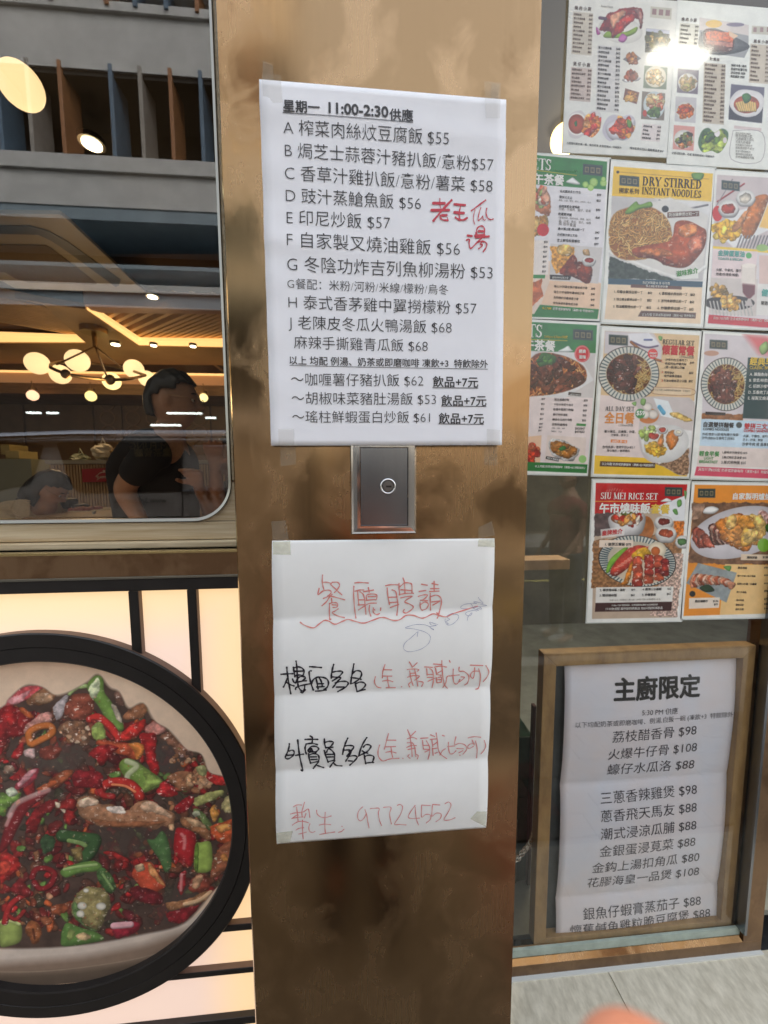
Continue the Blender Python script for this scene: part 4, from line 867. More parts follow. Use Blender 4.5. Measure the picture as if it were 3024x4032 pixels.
labs = ['small pink white wall globe, leftmost under the soffit', 'small yellow wall globe left of the man under the soffit', 'small white globe just behind the man\'s hair', 'small yellow globe right of the man near the pillar']
for i, (px, py, r_, c) in enumerate([(129, 1557, 18, (1, .62, .44)), (358, 1560, 18, (1, .82, .34)), (582, 1563, 16, (1, .78, .52)), (802, 1566, 15, (1, .85, .40))]):
    p = P(px, py, 5.0); t = thing('soffit_globe', tuple(p), labs[i], 'lamp', 'small globes under the soffit'); r = r_ * 5 / F
    MB().ball(p, r, 20, 12).build('globe', M('small_globe_%d' % i, (.9, .8, .7), .4, emit=.9, ecol=c), t, smooth=True)
    MB().tube([p + Vector((0, 0, r)), p + Vector((0, 0, r + .03))], .04, 16).build('cap', m_gold, t)
    MB().tube([p + Vector((0, 0, r + .03)), (p.x, p.y, zz(1512, 5.1))], .006, 8).build('rod', m_gold, t)
k = 0
for px, py, Z, rp in [(455, 1359, 2.9, 14), (605, 1363, 2.9, 10), (760, 1366, 2.9, 10), (5, 1389, 3.3, 9), (352, 1397, 3.35, 7), (737, 1402, 3.35, 6), (622, 1451, 3.35, 5), (757, 1453, 3.35, 5), (375, 1442, 3.35, 5), (600, 1172, 3.05, 16), (362, 572, 3.3, 30)]:
    p = gpt(px, py, Z); r = max(.02, rp * p.y / F); t = thing('downlight', tuple(p), ['round recessed downlight behind the chandelier, brightest', 'recessed downlight on the rear timber board, middle', 'recessed downlight on the rear timber board near the pillar', 'downlight at the left edge above the first globe', 'tiny downlight above the chandelier ring', 'tiny downlight in the dark ceiling near the pillar', 'tiny low downlight above the man\'s hair', 'tiny low downlight right of the man\'s hair', 'tiny downlight between the two upper globes', 'bright oval downlight on the ceiling near the top of the pillar notice', 'round silver rimmed downlight high between the blue and orange fins'][k], 'downlight', 'recessed downlights'); k += 1
    MB().tube([p + Vector((0, 0, .015)), p], r, 18).build('lens', M('downlight_lens', (1, 1, 1), .4, emit=5, ecol=(1, .9, .66)), t)
    MB().tube([p + Vector((0, 0, .03)), p + Vector((0, 0, .006))], r * 1.35, 18).build('rim', m_trim, t)
for i, (px, py, Yd, e) in enumerate([(305, 1440, 3.4, 3.2), (300, 900, 2.2, .7), (640, 1500, 4.4, 2.2)]):
    ld = bpy.data.lights.new('room_lamp', 'POINT'); ld.energy = e; ld.color = (1, .72, .42); ld.shadow_soft_size = .12
    lo = bpy.data.objects.new('room_lamp', ld); lo.location = P(px, py, Yd) - Vector((0, 0, .2)); scn.collection.objects.link(lo)
# counter with ribs, red sign, goods
YK = 3.3
ct = thing('service_counter', (P(450, 1900, YK).x, YK, ZF), 'ribbed wooden service counter with cream top behind the man', 'counter')
xa, xb = P(205, 1900, YK).x, P(900, 1900, YK).x; zt1 = zz(1812, YK)
MB().box(xa, xb, YK, YK + .5, ZF, zt1 - .03).build('carcass', m_wood, ct); MB().box(xa - .02, xb, YK - .03, YK + .52, zt1 - .03, zt1).build('top', M('counter_top', (.42, .37, .26), .4), ct)
mb = MB()
for i in range(int((xb - xa) / .022)): mb.box(xa + i * .022, xa + i * .022 + .012, YK - .012, YK, ZF, zt1 - .035)
o = mb.build('ribs', m_woodl, ct); o['kind'] = 'stuff'
rs = thing('red_sign', tuple(P(390, 1870, YK - .04)), 'red counter sign with white arched milk brand lettering beside the man', 'sign')
q = [P(x, y, YK - .05) for x, y in [(322, 1847), (475, 1840), (475, 1895), (325, 1899)]]
MB().prism([(p.x, p.y, p.z) for p in q], (0, .02, 0)).build('board', M('red_board', (.42, .01, .012), .4), rs)
S = Sheet(YK - .052); S.stroke('w', [(378, 1877), (395, 1862), (415, 1859), (435, 1862), (452, 1877)], 3); S.stroke('w', [(382, 1890), (397, 1880), (415, 1876), (433, 1880), (449, 1890)], 2)
S.text('w', 'BLACK&WHITE', (383, 1883), (449, 1882), .015, hs=1.3); S.text('w', '黑白', (405, 1860), (425, 1860), .02)
S.finish(rs, {'w': M('sign_white', (.7, .62, .45), .5)}, {'w': 'lettering'})
def boxp(t, nm, px0, py0, px1, py1, Y, dy, mat, bevel=.004):
    a, b = P(px0, py1, Y), P(px1, py0, Y); return MB().box(a.x, b.x, Y, Y + dy, a.z, b.z).build(nm, mat, t, bevel=bevel)
def crumple(nm, px0, py0, px1, py1, Y, mat, lab, cat):
    a, b = P(px0, py1, Y), P(px1, py0, Y); c = (a + b) / 2; mb = MB(); mb.ball(c, 1, 14, 10, ((b.x - a.x) / 2, .08, (b.z - a.z) / 2))
    mb.v = [(x + random.uniform(-.012, .012), y + random.uniform(-.02, .02), z + random.uniform(-.012, .012)) for x, y, z in mb.v]
    t = thing(nm, tuple(c), lab, cat); mb.build('bag', mat, t); MB().tube([(c.x - .02, c.y, b.z - .02), (c.x, c.y, b.z + .05), (c.x + .03, c.y, b.z - .02)], .006, 6).build('handle', mat, t)
crumple('takeaway_bag', 372, 1748, 442, 1812, YK + .2, M('white_bag', (.52, .50, .44), .6), 'white takeaway bag on the counter left of the man', 'bag')
crumple('takeaway_bag', 445, 1762, 480, 1812, YK + .25, M('brown_bag', (.25, .17, .09), .7), 'brown paper bag on the counter close to the man', 'bag')
crumple('takeaway_bag', 290, 1790, 345, 1822, YK + .15, M('clear_bag', (.30, .34, .26), .4), 'greenish clear plastic bag lying left of the white bag', 'bag')
bx = thing('carton', tuple(P(45, 1790, 3.6)), 'cream carton with a lid standing at the far left', 'box'); boxp(bx, 'box_body', 22, 1775, 74, 1806, 3.6, .2, M('cream_card', (.42, .35, .16), .7)); boxp(bx, 'lid', 4, 1750, 36, 1790, 3.7, .2, M('cream_card2', (.36, .30, .13), .7))
MB().box(-4, P(140, 1810, 3.55).x, 3.5, 4.0, ZF, zz(1808, 3.55)).build('side_counter', M('side_counter_paint', (.24, .25, .19), .5), ct)
# table in front
tb = thing('dining_table', (P(420, 2030, 2.2).x, 2.2, ZF), 'dark wood table set with tray and bowls behind the oak sill', 'table')
tz = zz(2030, 2.0); xa, xb = P(240, 2030, 2.2).x, P(620, 2030, 2.2).x
MB().box(xa, xb, 1.95, 2.6, tz - .03, tz).build('table_top', m_wood, tb, bevel=.005)
for x in (xa + .05, xb - .05):
    for y in (2.0, 2.55): MB().box(x - .02, x + .02, y - .02, y + .02, ZF, tz - .03).build('leg', m_black, tb)
pl = thing('serving_tray', (P(340, 2015, 2.3).x, 2.3, tz), 'cream tray of red food on the dining table', 'tray'); boxp(pl, 'tray_body', 265, 2012, 372, 2030, 2.25, .25, m_knit); crumple_m = M('red_food', (.35, .07, .04), .5)
mb = MB()
for i in range(30): mb.ball((random.uniform(P(285, 2010, 2.3).x, P(355, 2010, 2.3).x), random.uniform(2.28, 2.42), P(300, 2011, 2.3).z + .002), random.uniform(.01, .02), 6, 4)
mb.build('food', crumple_m, pl)
b1 = thing('black_bowl', tuple(P(250, 1990, 2.5)), 'black sauce pots between the woman and the tray', 'bowl'); boxp(b1, 'pot', 232, 1962, 268, 2006, 2.5, .1, m_black, .02); boxp(b1, 'pot', 276, 1985, 312, 2006, 2.52, .1, m_black, .02)
ck = thing('white_cup', tuple(P(370, 2030, 2.1)), 'small white cup at the sill edge of the table', 'cup'); p = P(371, 2032, 2.1); MB().tube([p, p + Vector((0, 0, .025))], [.006, .008], 14).build('cup_body', m_white, ck)
# ================================================================== GLASS WALL ON THE RIGHT
YG = YD + .004
dw = thing('glass_door', (.9, YG, 0), 'bronze framed glass panel at the right covered with laminated menus', 'glass panel')
m_glass2 = glass_mat('door_glass', (.95, .97, .95), 1.6)
xs0 = P(2960, 3650, 1.06).x + .004
MB().quad((PX1, YG + .004, .03), (xs0, YG + .004, .03), (xs0, YG + .004, 3.5), (PX1, YG + .004, 3.5)).build('pane', m_glass2, dw, recalc=False)
zz = lambda py, Y, px=450: P(px, py, Y).z
zl = zz(3767, 1.085, 2400); zv = zz(3736, 1.096, 2400); zg = zz(3708, 1.097, 2400)      # top of the front face of the rail
MB().hexa([(PX1, 1.085, .0), (xs0 + .07, 1.085, .0), (xs0 + .07, 1.14, .0), (PX1, 1.14, .0), (PX1, 1.085, zl), (xs0 + .07, 1.085, zl), (xs0 + .07, 1.14, zl), (PX1, 1.14, zl)]).build('bottom_rail', m_brass2, dw, bevel=.001)
MB().prism([(PX1, 1.0855, zl + .0005), (PX1, 1.096, zv), (PX1, 1.098, zv), (PX1, 1.098, zl + .0005)], (xs0 - PX1 + .0, 0, 0)).build('glazing_bevel', m_brass, dw)
MB().box(PX1, xs0, 1.0985, YG + .003, zv - .01, zg).build('gasket', M('green_silicone', (.42, .50, .44), .3, var=.2, vscale=20), dw)
MB().box(xs0, xs0 + .07, 1.085, 1.16, zl + .001, 3.5).build('stile', m_brass2, dw, bevel=.001)
MB().box(xs0 - .010, xs0 - .0005, 1.075, 1.11, zg, 3.5).build('glazing_strip', m_steel, dw)
MB().box(PX1, xs0 + .07, 1.074, 1.085, -.001, .005).build('sealant_line', M('white_grout', (.70, .70, .66), .6), dw)
# what stands behind that glass
MB().box(.06, 5, 1.2, 4.0, -.02, .0).build('inner_floor', M('inner_floor_tile', (.34, .34, .28), .4, var=.3, vscale=5)).__setitem__('kind', 'structure')
MB().box(.06, 5, 4.0, 4.1, 0, 3.4).build('inner_wall', M('inner_wall', (.11, .10, .07), .7, var=.4, vscale=2)).__setitem__('kind', 'structure')
MB().box(.06, 5, 1.12, 4.0, 3.1, 3.2).build('inner_ceiling', m_idark).__setitem__('kind', 'structure')
MB().box(4.9, 5.0, 1.12, 4.0, 0, 3.2).build('inner_side_wall', m_iwall).__setitem__('kind', 'structure')
def pbox(name, px0, py0, px1, py1, Y, dy, mat, lab=None, cat=None, parent=None, bevel=.002):
    a, b = P(px0, py1, Y), P(px1, py0, Y)
    mb = MB().box(min(a.x, b.x), max(a.x, b.x), Y, Y + dy, a.z, b.z); o = mb.build(name, mat, parent, bevel=bevel)
    if lab: tag(o, lab, cat)
    return o
cb = thing('bench', (P(2150, 2700, 1.6).x, 1.6, 0), 'pale wood bench seat behind the glass left of the roast meat poster', 'bench')
pbox('seat', 1900, 2203, 2245, 2250, 1.6, .10, M('bench_wood', (.46, .30, .18), .5, var=.2, vscale=10), parent=cb)
for x_ in (P(1900, 2300, 1.6).x, P(2010, 2300, 1.6).x):
    for y_ in (1.62,): MB().box(x_ - .02, x_ + .02, y_, y_ + .04, 0, P(2000, 2250, 1.6).z).build('leg', m_wood, cb)
pbox('timber_post', 2050, 3620, 2098, 3800, 1.25, .05, m_oakd, 'short varnished timber block at the floor between pillar and framed menu', 'timber block')
gp = thing('green_cabinet', (P(2060, 3100, 1.35).x, 1.38, 0), 'dark green cabinet behind the glass beside the pillar', 'cabinet')
pbox('front_panel', 1900, 2900, 2100, 3640, 1.38, .3, M('green_paint', (.035, .10, .06), .4, var=.3, vscale=8), parent=gp); pbox('side_rail', 2083, 2780, 2100, 3640, 1.36, .02, M('dark_red_paint', (.10, .03, .028), .4), parent=gp); pbox('pale_panel', 1900, 3230, 2040, 3560, 1.372, .006, M('sage_paint', (.14, .19, .13), .5, var=.2), parent=gp)
cn = thing('door_chain', tuple(P(2065, 3330, 1.2)), 'loose metal chain hanging behind the glass beside the framed menu', 'chain')
cp = catmull([(2036, 3385), (2062, 3352), (2085, 3325), (2100, 3290), (2108, 3250)], 4)
for i, q in enumerate(cp):
    c = P(*q, 1.17); n_ = 10; pts = []
    for j in range(n_ + 1):
        a_ = 2 * math.pi * j / n_; u, v = .010 * math.cos(a_), .005 * math.sin(a_)
        an = math.radians(45); x_, z_ = u * math.cos(an) - v * math.sin(an), u * math.sin(an) + v * math.cos(an)
        pts.append((c.x + x_, c.y + (v if i % 2 else 0), c.z + z_))
    MB().tube(pts, .0016, 6, caps=False).build('chain_link', m_chrome, cn)
# lamp globe left of the menus, and a dim second globe for a reflection
for i, (px, py, r_, c, e, lab) in enumerate([(2225, 545, 52, (1, .70, .26), 1.1, 'yellow glowing globe beside the lower left corner of the white menu'), (2222, 410, 40, (1, .55, .22), .55, 'dim orange globe above the yellow one at the edge of the white menu')]):
    p = P(px, py, 1.7); t = thing('globe_lamp', tuple(p), lab, 'lamp', 'globes behind the white menu'); MB().ball(p, r_ * 1.7 / F, 24, 14).build('globe', M('door_globe_%d' % i, (.9, .8, .5), .4, emit=e, ecol=c), t, smooth=True)
    MB().tube([p + Vector((.0, .0, r_ * 1.7 / F)), (p.x, p.y, 3.1)], .006, 8).build('rod', m_gold, t)
ld = bpy.data.lights.new('door_room_fill', 'POINT'); ld.energy = 15; ld.color = (1, .85, .62); ld.shadow_soft_size = .15  # unseen point light added to brighten the room behind the glass
lo = bpy.data.objects.new('door_room_fill', ld); lo.location = (1.2, 2.0, 2.4); scn.collection.objects.link(lo)

# ------------------------------------------------------------------ posters
def ink(n, c, r=.45): return M('ink_' + n, lin(c), r, coat=.3)
INK = {'k': ink('black', (38, 34, 34)), 'w': ink('white', (236, 234, 226)), 'r': ink('red', (196, 40, 44)), 'o': ink('orange', (222, 140, 60)), 'g': ink('green', (84, 150, 84)), 'y': ink('gold', (226, 190, 70)), 'b': ink('brown', (92, 72, 64)), 't': ink('grey', (120, 112, 104)), 'a': ink('aqua', (96, 170, 160))}
m_lam = M('laminate', (.66, .68, .62), .12, coat=.6)
def poster(name, TL, TR, BL, lab, border=(232, 231, 224), W=300, edge=.004, Y=YD, tilt=0):
    b = Board(Y, TL, TR, BL, W, border); t = thing(name, tuple((b.o + b.ex / 2 + b.ey).to_tuple()), lab, 'poster'); b.thing = t
    q = b.corners(edge); MB().prism([(p.x, Y + .0004, p.z) for p in q], (0, .0012, 0)).build('laminate', m_lam, t)
    return b
def pfin(b, name, gloss=.2):
    im = b.cv.image(name); b.cv.a = None; b.sheet('print', print_mat(name, im, gloss, .35), b.thing); b.finish(b.thing, INK, {})
def logo(b, x, y, w_, h_, sk=(0, .09)):
    cv = b.cv; f = lambda u, v: (x + w_ * u - h_ * v * .02, y + h_ * v + w_ * u * sk[1]); cv.poly([f(0, 0), f(1, 0), f(1, 1), f(0, 1)], (48, 62, 62)); cv.poly([f(.02, .06), f(.98, .06), f(.98, .94), f(.02, .94)], (84, 96, 88)); cv.poly([f(.04, .1), f(.96, .1), f(.96, .9), f(.04, .9)], (46, 58, 58))
    for i in range(3):
        cv.poly([f(.10 + .29 * i, .25), f(.31 + .29 * i, .25), f(.31 + .29 * i, .78), f(.10 + .29 * i, .78)], (132, 122, 96)); cv.poly([f(.14 + .29 * i, .36), f(.27 + .29 * i, .36), f(.27 + .29 * i, .68), f(.14 + .29 * i, .68)], (74, 76, 66))
def leaf(cv, pts, c=(110, 160, 90)): cv.blob(pts, c, gloss=0, noise=.1)
def ribbed_bowl(cv, cx, cy_, rx, ry, rot=0, k=46):
    cv.ell(cx, cy_, rx, ry, (52, 44, 42), rot, n=40, smooth=False); cv.ell(cx, cy_, rx * .975, ry * .975, (206, 204, 194), rot, n=40)
    for i in range(k):
        a_ = 2 * math.pi * i / k; ca, sa = math.cos(a_), math.sin(a_); r0 = R(rot)
        f = lambda t: (cx + rx * t * ca * math.cos(r0) - ry * t * sa * math.sin(r0), cy_ + rx * t * ca * math.sin(r0) + ry * t * sa * math.cos(r0)); cv.line([f(.74), f(.955)], max(1.2, rx * .016), (84, 98, 100), edge=0, lit=0, gloss=0)
    cv.ell(cx, cy_, rx * .76, ry * .76, (190, 180, 160), rot)
def cup(cv, x, y, rx, ry, fill=(150, 50, 36), h=None):
    h = h or rx * .9; cv.blob([(x - rx, y), (x - rx * .7, y + h), (x, y + h * 1.15), (x + rx * .7, y + h), (x + rx, y)], (206, 202, 198), gloss=0, noise=.05); cv.ell(x, y, rx, ry, (236, 233, 228), edge=.2); cv.ell(x, y + ry * .12, rx * .72, ry * .66, fill, edge=.4, noise=.3, gloss=.4)
def beefbowl(cv, cx, cy_, rx, ry):
    ribbed_bowl(cv, cx, cy_, rx, ry); cv.ell(cx, cy_, rx * .72, ry * .74, (128, 70, 30), edge=.3, noise=.2)
    cv.setclip([(cx + rx * .73 * math.cos(a_), cy_ + ry * .75 * math.sin(a_)) for a_ in np.linspace(0, 6.2, 24)]); cv.noodles(cx + rx * .05, cy_ + ry * .05, rx * .62, ry * .66, 170, 3.2, [(226, 190, 120), (236, 206, 144), (204, 160, 92)], 60)
    cv.chunks(cx - rx * .15, cy_ + ry * .03, rx * .45, ry * .5, 60, rx * .22, [(86, 46, 42), (104, 58, 50), (68, 36, 34), (130, 76, 62)], 2.6, gloss=.7); cv.setclip(None)
def breakfast(cv, x, y, s):     # plate of egg, cutlet and toast
    cv.ell(x + 60 * s, y + 60 * s, 250 * s, 200 * s, (222, 220, 216), -20, edge=.1); cv.chunks(x - 60 * s, y + 120 * s, 110 * s, 60 * s, 60, 46 * s, [(236, 186, 70), (246, 206, 96), (222, 166, 56)], 1.5, gloss=.4)
    cv.blob([(x + 60 * s, y - 40 * s), (x + 130 * s, y - 90 * s), (x + 190 * s, y - 30 * s), (x + 180 * s, y + 60 * s), (x + 110 * s, y + 130 * s), (x + 60 * s, y + 60 * s)], (196, 120, 48), noise=.3); cv.blob([(x - 20 * s, y - 10 * s), (x + 20 * s, y - 40 * s), (x + 40 * s, y + 40 * s), (x, y + 100 * s), (x - 40 * s, y + 60 * s)], (214, 140, 76)); cup(cv, x + 20 * s, y - 100 * s, 52 * s, 40 * s, (176, 60, 40)); cup(cv, x + 190 * s, y - 70 * s, 48 * s, 36 * s, (226, 216, 190))
FOOT = '以上均配 奶茶或即磨咖啡（凍飲+$3 特飲除外）'
# 1. instant noodles
b = poster('menu_poster', (2405, 632), (2816, 665), (2370, 1269), 'yellow headed noodle poster with a chicken leg photograph, middle of the upper poster row'); b.use(C2); cv = b.cv
cv.poly([(624, 94), (1290, 142), (1279, 332), (612, 292)], (226, 186, 70)); cv.line([(650, 130), (1262, 178)], 1.6, (176, 140, 60), edge=0); cv.ell(652, 132, 10, 9, (60, 50, 40))
cv.poly([(612, 292), (1279, 332), (1222, 862), (586, 848)], (196, 192, 190)); cv.poly([(900, 306), (1279, 330), (1260, 430), (1080, 400)], (220, 218, 216), soft=8); cv.line([(930, 320), (1060, 380), (1255, 352)], 5, (120, 116, 118), edge=0)
cv.poly([(606, 420), (1000, 300), (1258, 420), (1225, 800), (1080, 850), (760, 770), (596, 690)], (216, 212, 206), soft=6); cv.poly([(594, 690), (780, 765), (1050, 860), (586, 848)], (66, 74, 66), noise=.3, ns=9)
cv.line([(597, 668), (760, 740), (1080, 845), (1235, 770)], 9, (238, 236, 230), edge=.1)
cv.setclip([(600, 640), (610, 440), (720, 370), (850, 360), (960, 420), (1010, 520), (1000, 640), (900, 700), (700, 720)], 4, True); cv.poly([(600, 340), (1040, 340), (1040, 740), (600, 740)], (150, 96, 46)); cv.noodles(800, 530, 210, 180, 330, 4.4, [(216, 168, 96), (232, 190, 120), (186, 132, 66), (200, 150, 80)], 90); cv.setclip(None)
cv.blob([(1040, 470), (1120, 458), (1210, 500), (1245, 530), (1238, 620), (1190, 700), (1110, 770), (1000, 765), (890, 715), (780, 700), (750, 650), (860, 620), (980, 600), (1020, 560)], (182, 92, 54), noise=.2); cv.blob([(1060, 500), (1150, 480), (1190, 520), (1150, 570), (1070, 560)], (222, 140, 84), gloss=.6); cv.blob([(1120, 600), (1210, 560), (1220, 640), (1150, 680)], (214, 130, 100), gloss=.6); cv.blob([(800, 660), (940, 640), (1020, 690), (900, 700)], (206, 126, 74)); cv.blob([(880, 690), (1000, 720), (1060, 760), (960, 750)], (120, 54, 30))
leaf(cv, [(700, 400), (770, 330), (800, 350), (870, 330), (880, 365), (800, 380), (730, 415)], (124, 160, 76)); leaf(cv, [(1150, 140), (1228, 142), (1210, 185), (1160, 180)], (110, 150, 76))
cv.ell(970, 380, 23, 22, (44, 44, 46)); cv.poly([(984, 402), (1196, 392), (1198, 428), (984, 440)], (110, 84, 76)); cv.poly([(1035, 800), (1190, 782), (1192, 845), (1080, 850)], (230, 230, 222))
cv.poly([(588, 845), (1222, 866), (1218, 906), (586, 884)], (60, 84, 98)); cv.poly([(586, 884), (1218, 906), (1206, 1150), (562, 1118)], (230, 206, 178)); cv.poly([(740, 884), (1080, 898), (1080, 920), (738, 906)], (104, 74, 66)); cv.poly([(808, 1062), (1176, 1076), (1172, 1114), (786, 1100)], (98, 78, 72))
logo(b, 664, 152, 132, 68)
b.text('k', 'DRY STIRRED', C2(815, 222), C2(1214, 246), kind='serif', hs=1.02); b.text('k', 'INSTANT NOODLES', C2(812, 280), C2(1210, 307), kind='serif', hs=1.15)
b.t('k', '撈家系列', 658, 270, 792, 278, .012); b.t('w', '豉油雞髀撈出前一丁', 992, 430, 1190, 420, .01); b.t('g', '滋味推介', 1046, 832, 1190, 806, .03); b.t('w', '泰式秘製醬油 或 秘辣醬', 815, 880, 1000, 887); b.t('w', '晚上8點後暫停供應', 838, 903, 985, 910)
for i, (l, r_) in enumerate([('1. 炸雞全翼撈出前一丁', '4. 香煎豬扒撈出前一丁'), ('2. 瑞士雞全翼撈出前一丁', '5. 吉列魚柳撈出前一丁'), ('3. 豉油雞髀撈出前一丁', '6. 炸雞髀撈出前一丁')]):
    y = 942 + 49 * i; x = -4 * i; b.t('k', l, 628 + x, y, 818 + x, y + 6, .012); b.t('k', '$52', 852 + x, y + 8, 880 + x, y + 9, .03); b.t('k', r_, 926 + x, y + 12, 1118 + x, y + 18, .012); b.t('k', '$52', 1138 + x, y + 20, 1166 + x, y + 21, .03)
b.t('w', FOOT, 812, 1095, 1166, 1105); pfin(b, 'noodle_poster_print')
# 2. upper green tea set
def green_set(name, TL, TR, BL, C, o, lab, price, timestr):
    b = poster(name, TL, TR, BL, lab); b.use(C); cv = b.cv; X, Y0 = o
    f = lambda x, y: (x + X, y + Y0); return b, cv, f
b = poster('menu_poster', (1990, 598), (2401, 626), (1960, 1250), 'green headed tea set poster half hidden by the pillar, upper row'); b.use(C2); cv = b.cv
cv.poly([(-90, 0), (580, 62), (572, 250), (-98, 200)], (54, 120, 62), noise=.08, ns=3); cv.poly([(-98, 200), (572, 250), (545, 880), (-130, 850)], (224, 220, 222)); cv.poly([(-130, 590), (545, 880), (530, 1115), (-140, 1100)], (226, 206, 190)); cv.poly([(195, 860), (545, 880), (532, 1060), (130, 1040)], (228, 196, 168)); cv.poly([(200, 610), (548, 640), (520, 880), (196, 856)], (206, 200, 196))
cv.poly([(-140, 1060), (90, 1085), (130, 1022), (525, 1052), (515, 1118), (-140, 1095)], (48, 116, 60)); cv.poly([(-140, 815), (165, 822), (163, 845), (-140, 840)], (60, 130, 70))
for q in [(490, 200, 28), (435, 215, 20), (555, 205, 22), (470, 235, 22), (555, 180, 16)]: cv.ell(*q, q[2] * 1.05, (140, 176, 90), gloss=0); cv.ell(q[0], q[1], q[2] * .7, q[2] * .75, (170, 200, 120))
cv.line([(90, 118), (375, 155)], 2, (200, 170, 60), edge=0); cv.blob([(305, 200), (330, 178), (350, 168), (372, 185), (400, 212), (370, 216)], (240, 240, 236), gloss=0, noise=0)
cv.blob([(90, 280), (130, 240), (200, 300), (190, 420), (120, 400), (80, 360)], (214, 140, 100)); cv.chunks(120, 300, 80, 60, 20, 40, [(216, 120, 90), (236, 180, 150), (150, 170, 100), (230, 210, 190)]); cv.chunks(100, 480, 70, 50, 16, 50, [(206, 150, 80), (226, 190, 120)]); cv.ell(150, 520, 40, 42, (190, 50, 56)); cv.poly([(-130, 590), (190, 590), (185, 820), (-130, 815)], (232, 222, 214))
cv.poly([(200, 630), (360, 640), (350, 780), (240, 810), (205, 740)], (206, 150, 70), noise=.4, ns=12); cv.blob([(250, 620), (340, 630), (330, 690), (250, 680)], (232, 190, 110))
for q in [[(330, 700), (360, 690), (390, 760), (420, 860), (350, 840), (260, 810)], [(380, 740), (440, 740), (480, 790), (470, 870), (430, 880), (380, 830)]]: cv.blob(q, (142, 62, 36), gloss=.5)
cup(cv, 458, 720, 44, 26, (150, 40, 30)); cv.blob([(420, 660), (450, 650), (465, 690), (430, 692)], (220, 180, 130)); cv.poly([(196, 820), (340, 828), (330, 856), (196, 850)], (50, 40, 38)); cv.poly([(60, 880), (140, 850), (150, 960), (60, 1060)], (190, 110, 70), noise=.3)
logo(b, 418, 76, 132, 72)
b.text('w', 'SETS', C2(-8 + 45, 118 - 6), C2(204, 124), kind='serif', hs=1.1); b.t('w', '下午茶餐', 20, 200, 288, 218, .035); b.t('g', '2:00pm-5:30pm供應', 222, 128, 376, 137)
for i, (s_, y, p_) in enumerate([('各式雙拼多士/方包', 268, '$29'), ('雙拼三文治', 306, '$32'), ('金牌蛋蔥油 配兩款', 368, '$33'), ('自選雙拼麵', 420, '$38'), ('雞中翼(3隻)撈出前一丁', 520, '$40'), ('日式雞沙律三文治', 558, '$37'), ('芝士鮮茄煎蛋磨包', 597, '$37')]):
    ln = [140, 85, 140, 88, 178, 132, 152][i]; b.t('k', s_, 262 - i * 3, y, 262 - i * 3 + ln, y + 8, .015); b.t('k', p_, 512 - i * 3, y + 24, 538 - i * 3, y + 26, .03)
for y, s_ in [(326, '煎蛋、火腿、餐肉、腸仔、沙嗲牛、芝士'), (386, '火腿、午餐肉、腸仔、煎蛋'), (443, '（雪菜肉絲、榨菜肉絲、餐蛋、腸仔)'), (466, '腿、沙嗲、魚旦、墨丸、米線'), (484, '或 加半隻蛋')]: b.t('t', s_, 255, y, 470 if y < 480 else 370, y + 16)
for i, s_ in enumerate(['$32', '$34', '$37', '$37', '$37', '$37', '$37']): b.t('k', s_, 156 - i * 2, 606 + 33 * i, 180 - i * 2, 608 + 33 * i, .03)
for i, s_ in enumerate(['瑞士汁/炸雞全翼伴薯條或沙律', '瑞士汁/炸雞髀伴薯條或沙律', '吉列豬扒伴薯條或沙律', '吉列魚柳伴薯條或沙律']):
    y = 905 + 37 * i; b.t('k', s_, 224 - i * 2, y, [446, 426, 386, 382][i], y + 12, .01); b.t('k', '$40', 474 - i * 2, y + 15, 498 - i * 2, y + 16, .03)
b.t('w', '鴛鴦熱狗全餐沙律', 210, 845, 318, 848); b.t('y', '以上均配', 145, 1050, 205, 1054, .02); b.t('w', '奶茶或即磨咖啡（凍飲+$3 特飲除外）', 215, 1055, 490, 1074, .01); pfin(b, 'green_tea_set_print')
# 3. upper right: egg and drinks
b = poster('menu_poster', (2816, 670), (3230, 700), (2775, 1287), 'breakfast plate poster with a purple layered drink, right end of the upper row'); b.use(C2); cv = b.cv
cv.poly([(1318, 150), (2000, 190), (1960, 1210), (1255, 1150)], (214, 206, 206)); cv.poly([(1318, 150), (2000, 190), (1980, 700), (1290, 640)], (198, 186, 184)); cv.line([(1320, 330), (1500, 210)], 4, (140, 60, 60), edge=0); cv.line([(1310, 360), (1420, 180)], 3, (150, 140, 140), edge=0)
cv.poly([(1300, 520), (1420, 400), (1700, 330), (1700, 500), (1430, 640)], (226, 224, 222), soft=4); cv.ell(1320, 410, 34, 52, (190, 50, 46)); cv.chunks(1380, 520, 95, 55, 60, 44, [(238, 190, 64), (246, 210, 92), (226, 172, 54)], 1.5, gloss=.3)
cv.blob([(1480, 500), (1540, 340), (1590, 290), (1660, 290), (1640, 380), (1570, 540), (1510, 580)], (190, 116, 52), noise=.25); cv.poly([(1600, 500), (1660, 340), (1720, 350), (1700, 520)], (232, 190, 110), soft=4); cv.blob([(1420, 500), (1500, 400), (1530, 400), (1480, 500), (1430, 540)], (214, 150, 96)); cup(cv, 1395, 370, 66, 54, (190, 70, 40)); cup(cv, 1510, 300, 62, 50, (226, 216, 200))
for i in range(14): cv.line([(1450 + i * 22, 640), (1480 + i * 22, 560)], 4, (120, 116, 118), edge=0)
cv.poly([(1290, 628), (1980, 680), (1980, 700), (1290, 645)], (226, 196, 90)); cv.poly([(1290, 650), (1590, 665), (1570, 850), (1280, 840)], (226, 208, 206)); cv.poly([(1600, 690), (1990, 700), (1980, 900), (1600, 880)], (216, 190, 180)); cv.ell(1620, 640, 40, 24, (150, 180, 110))
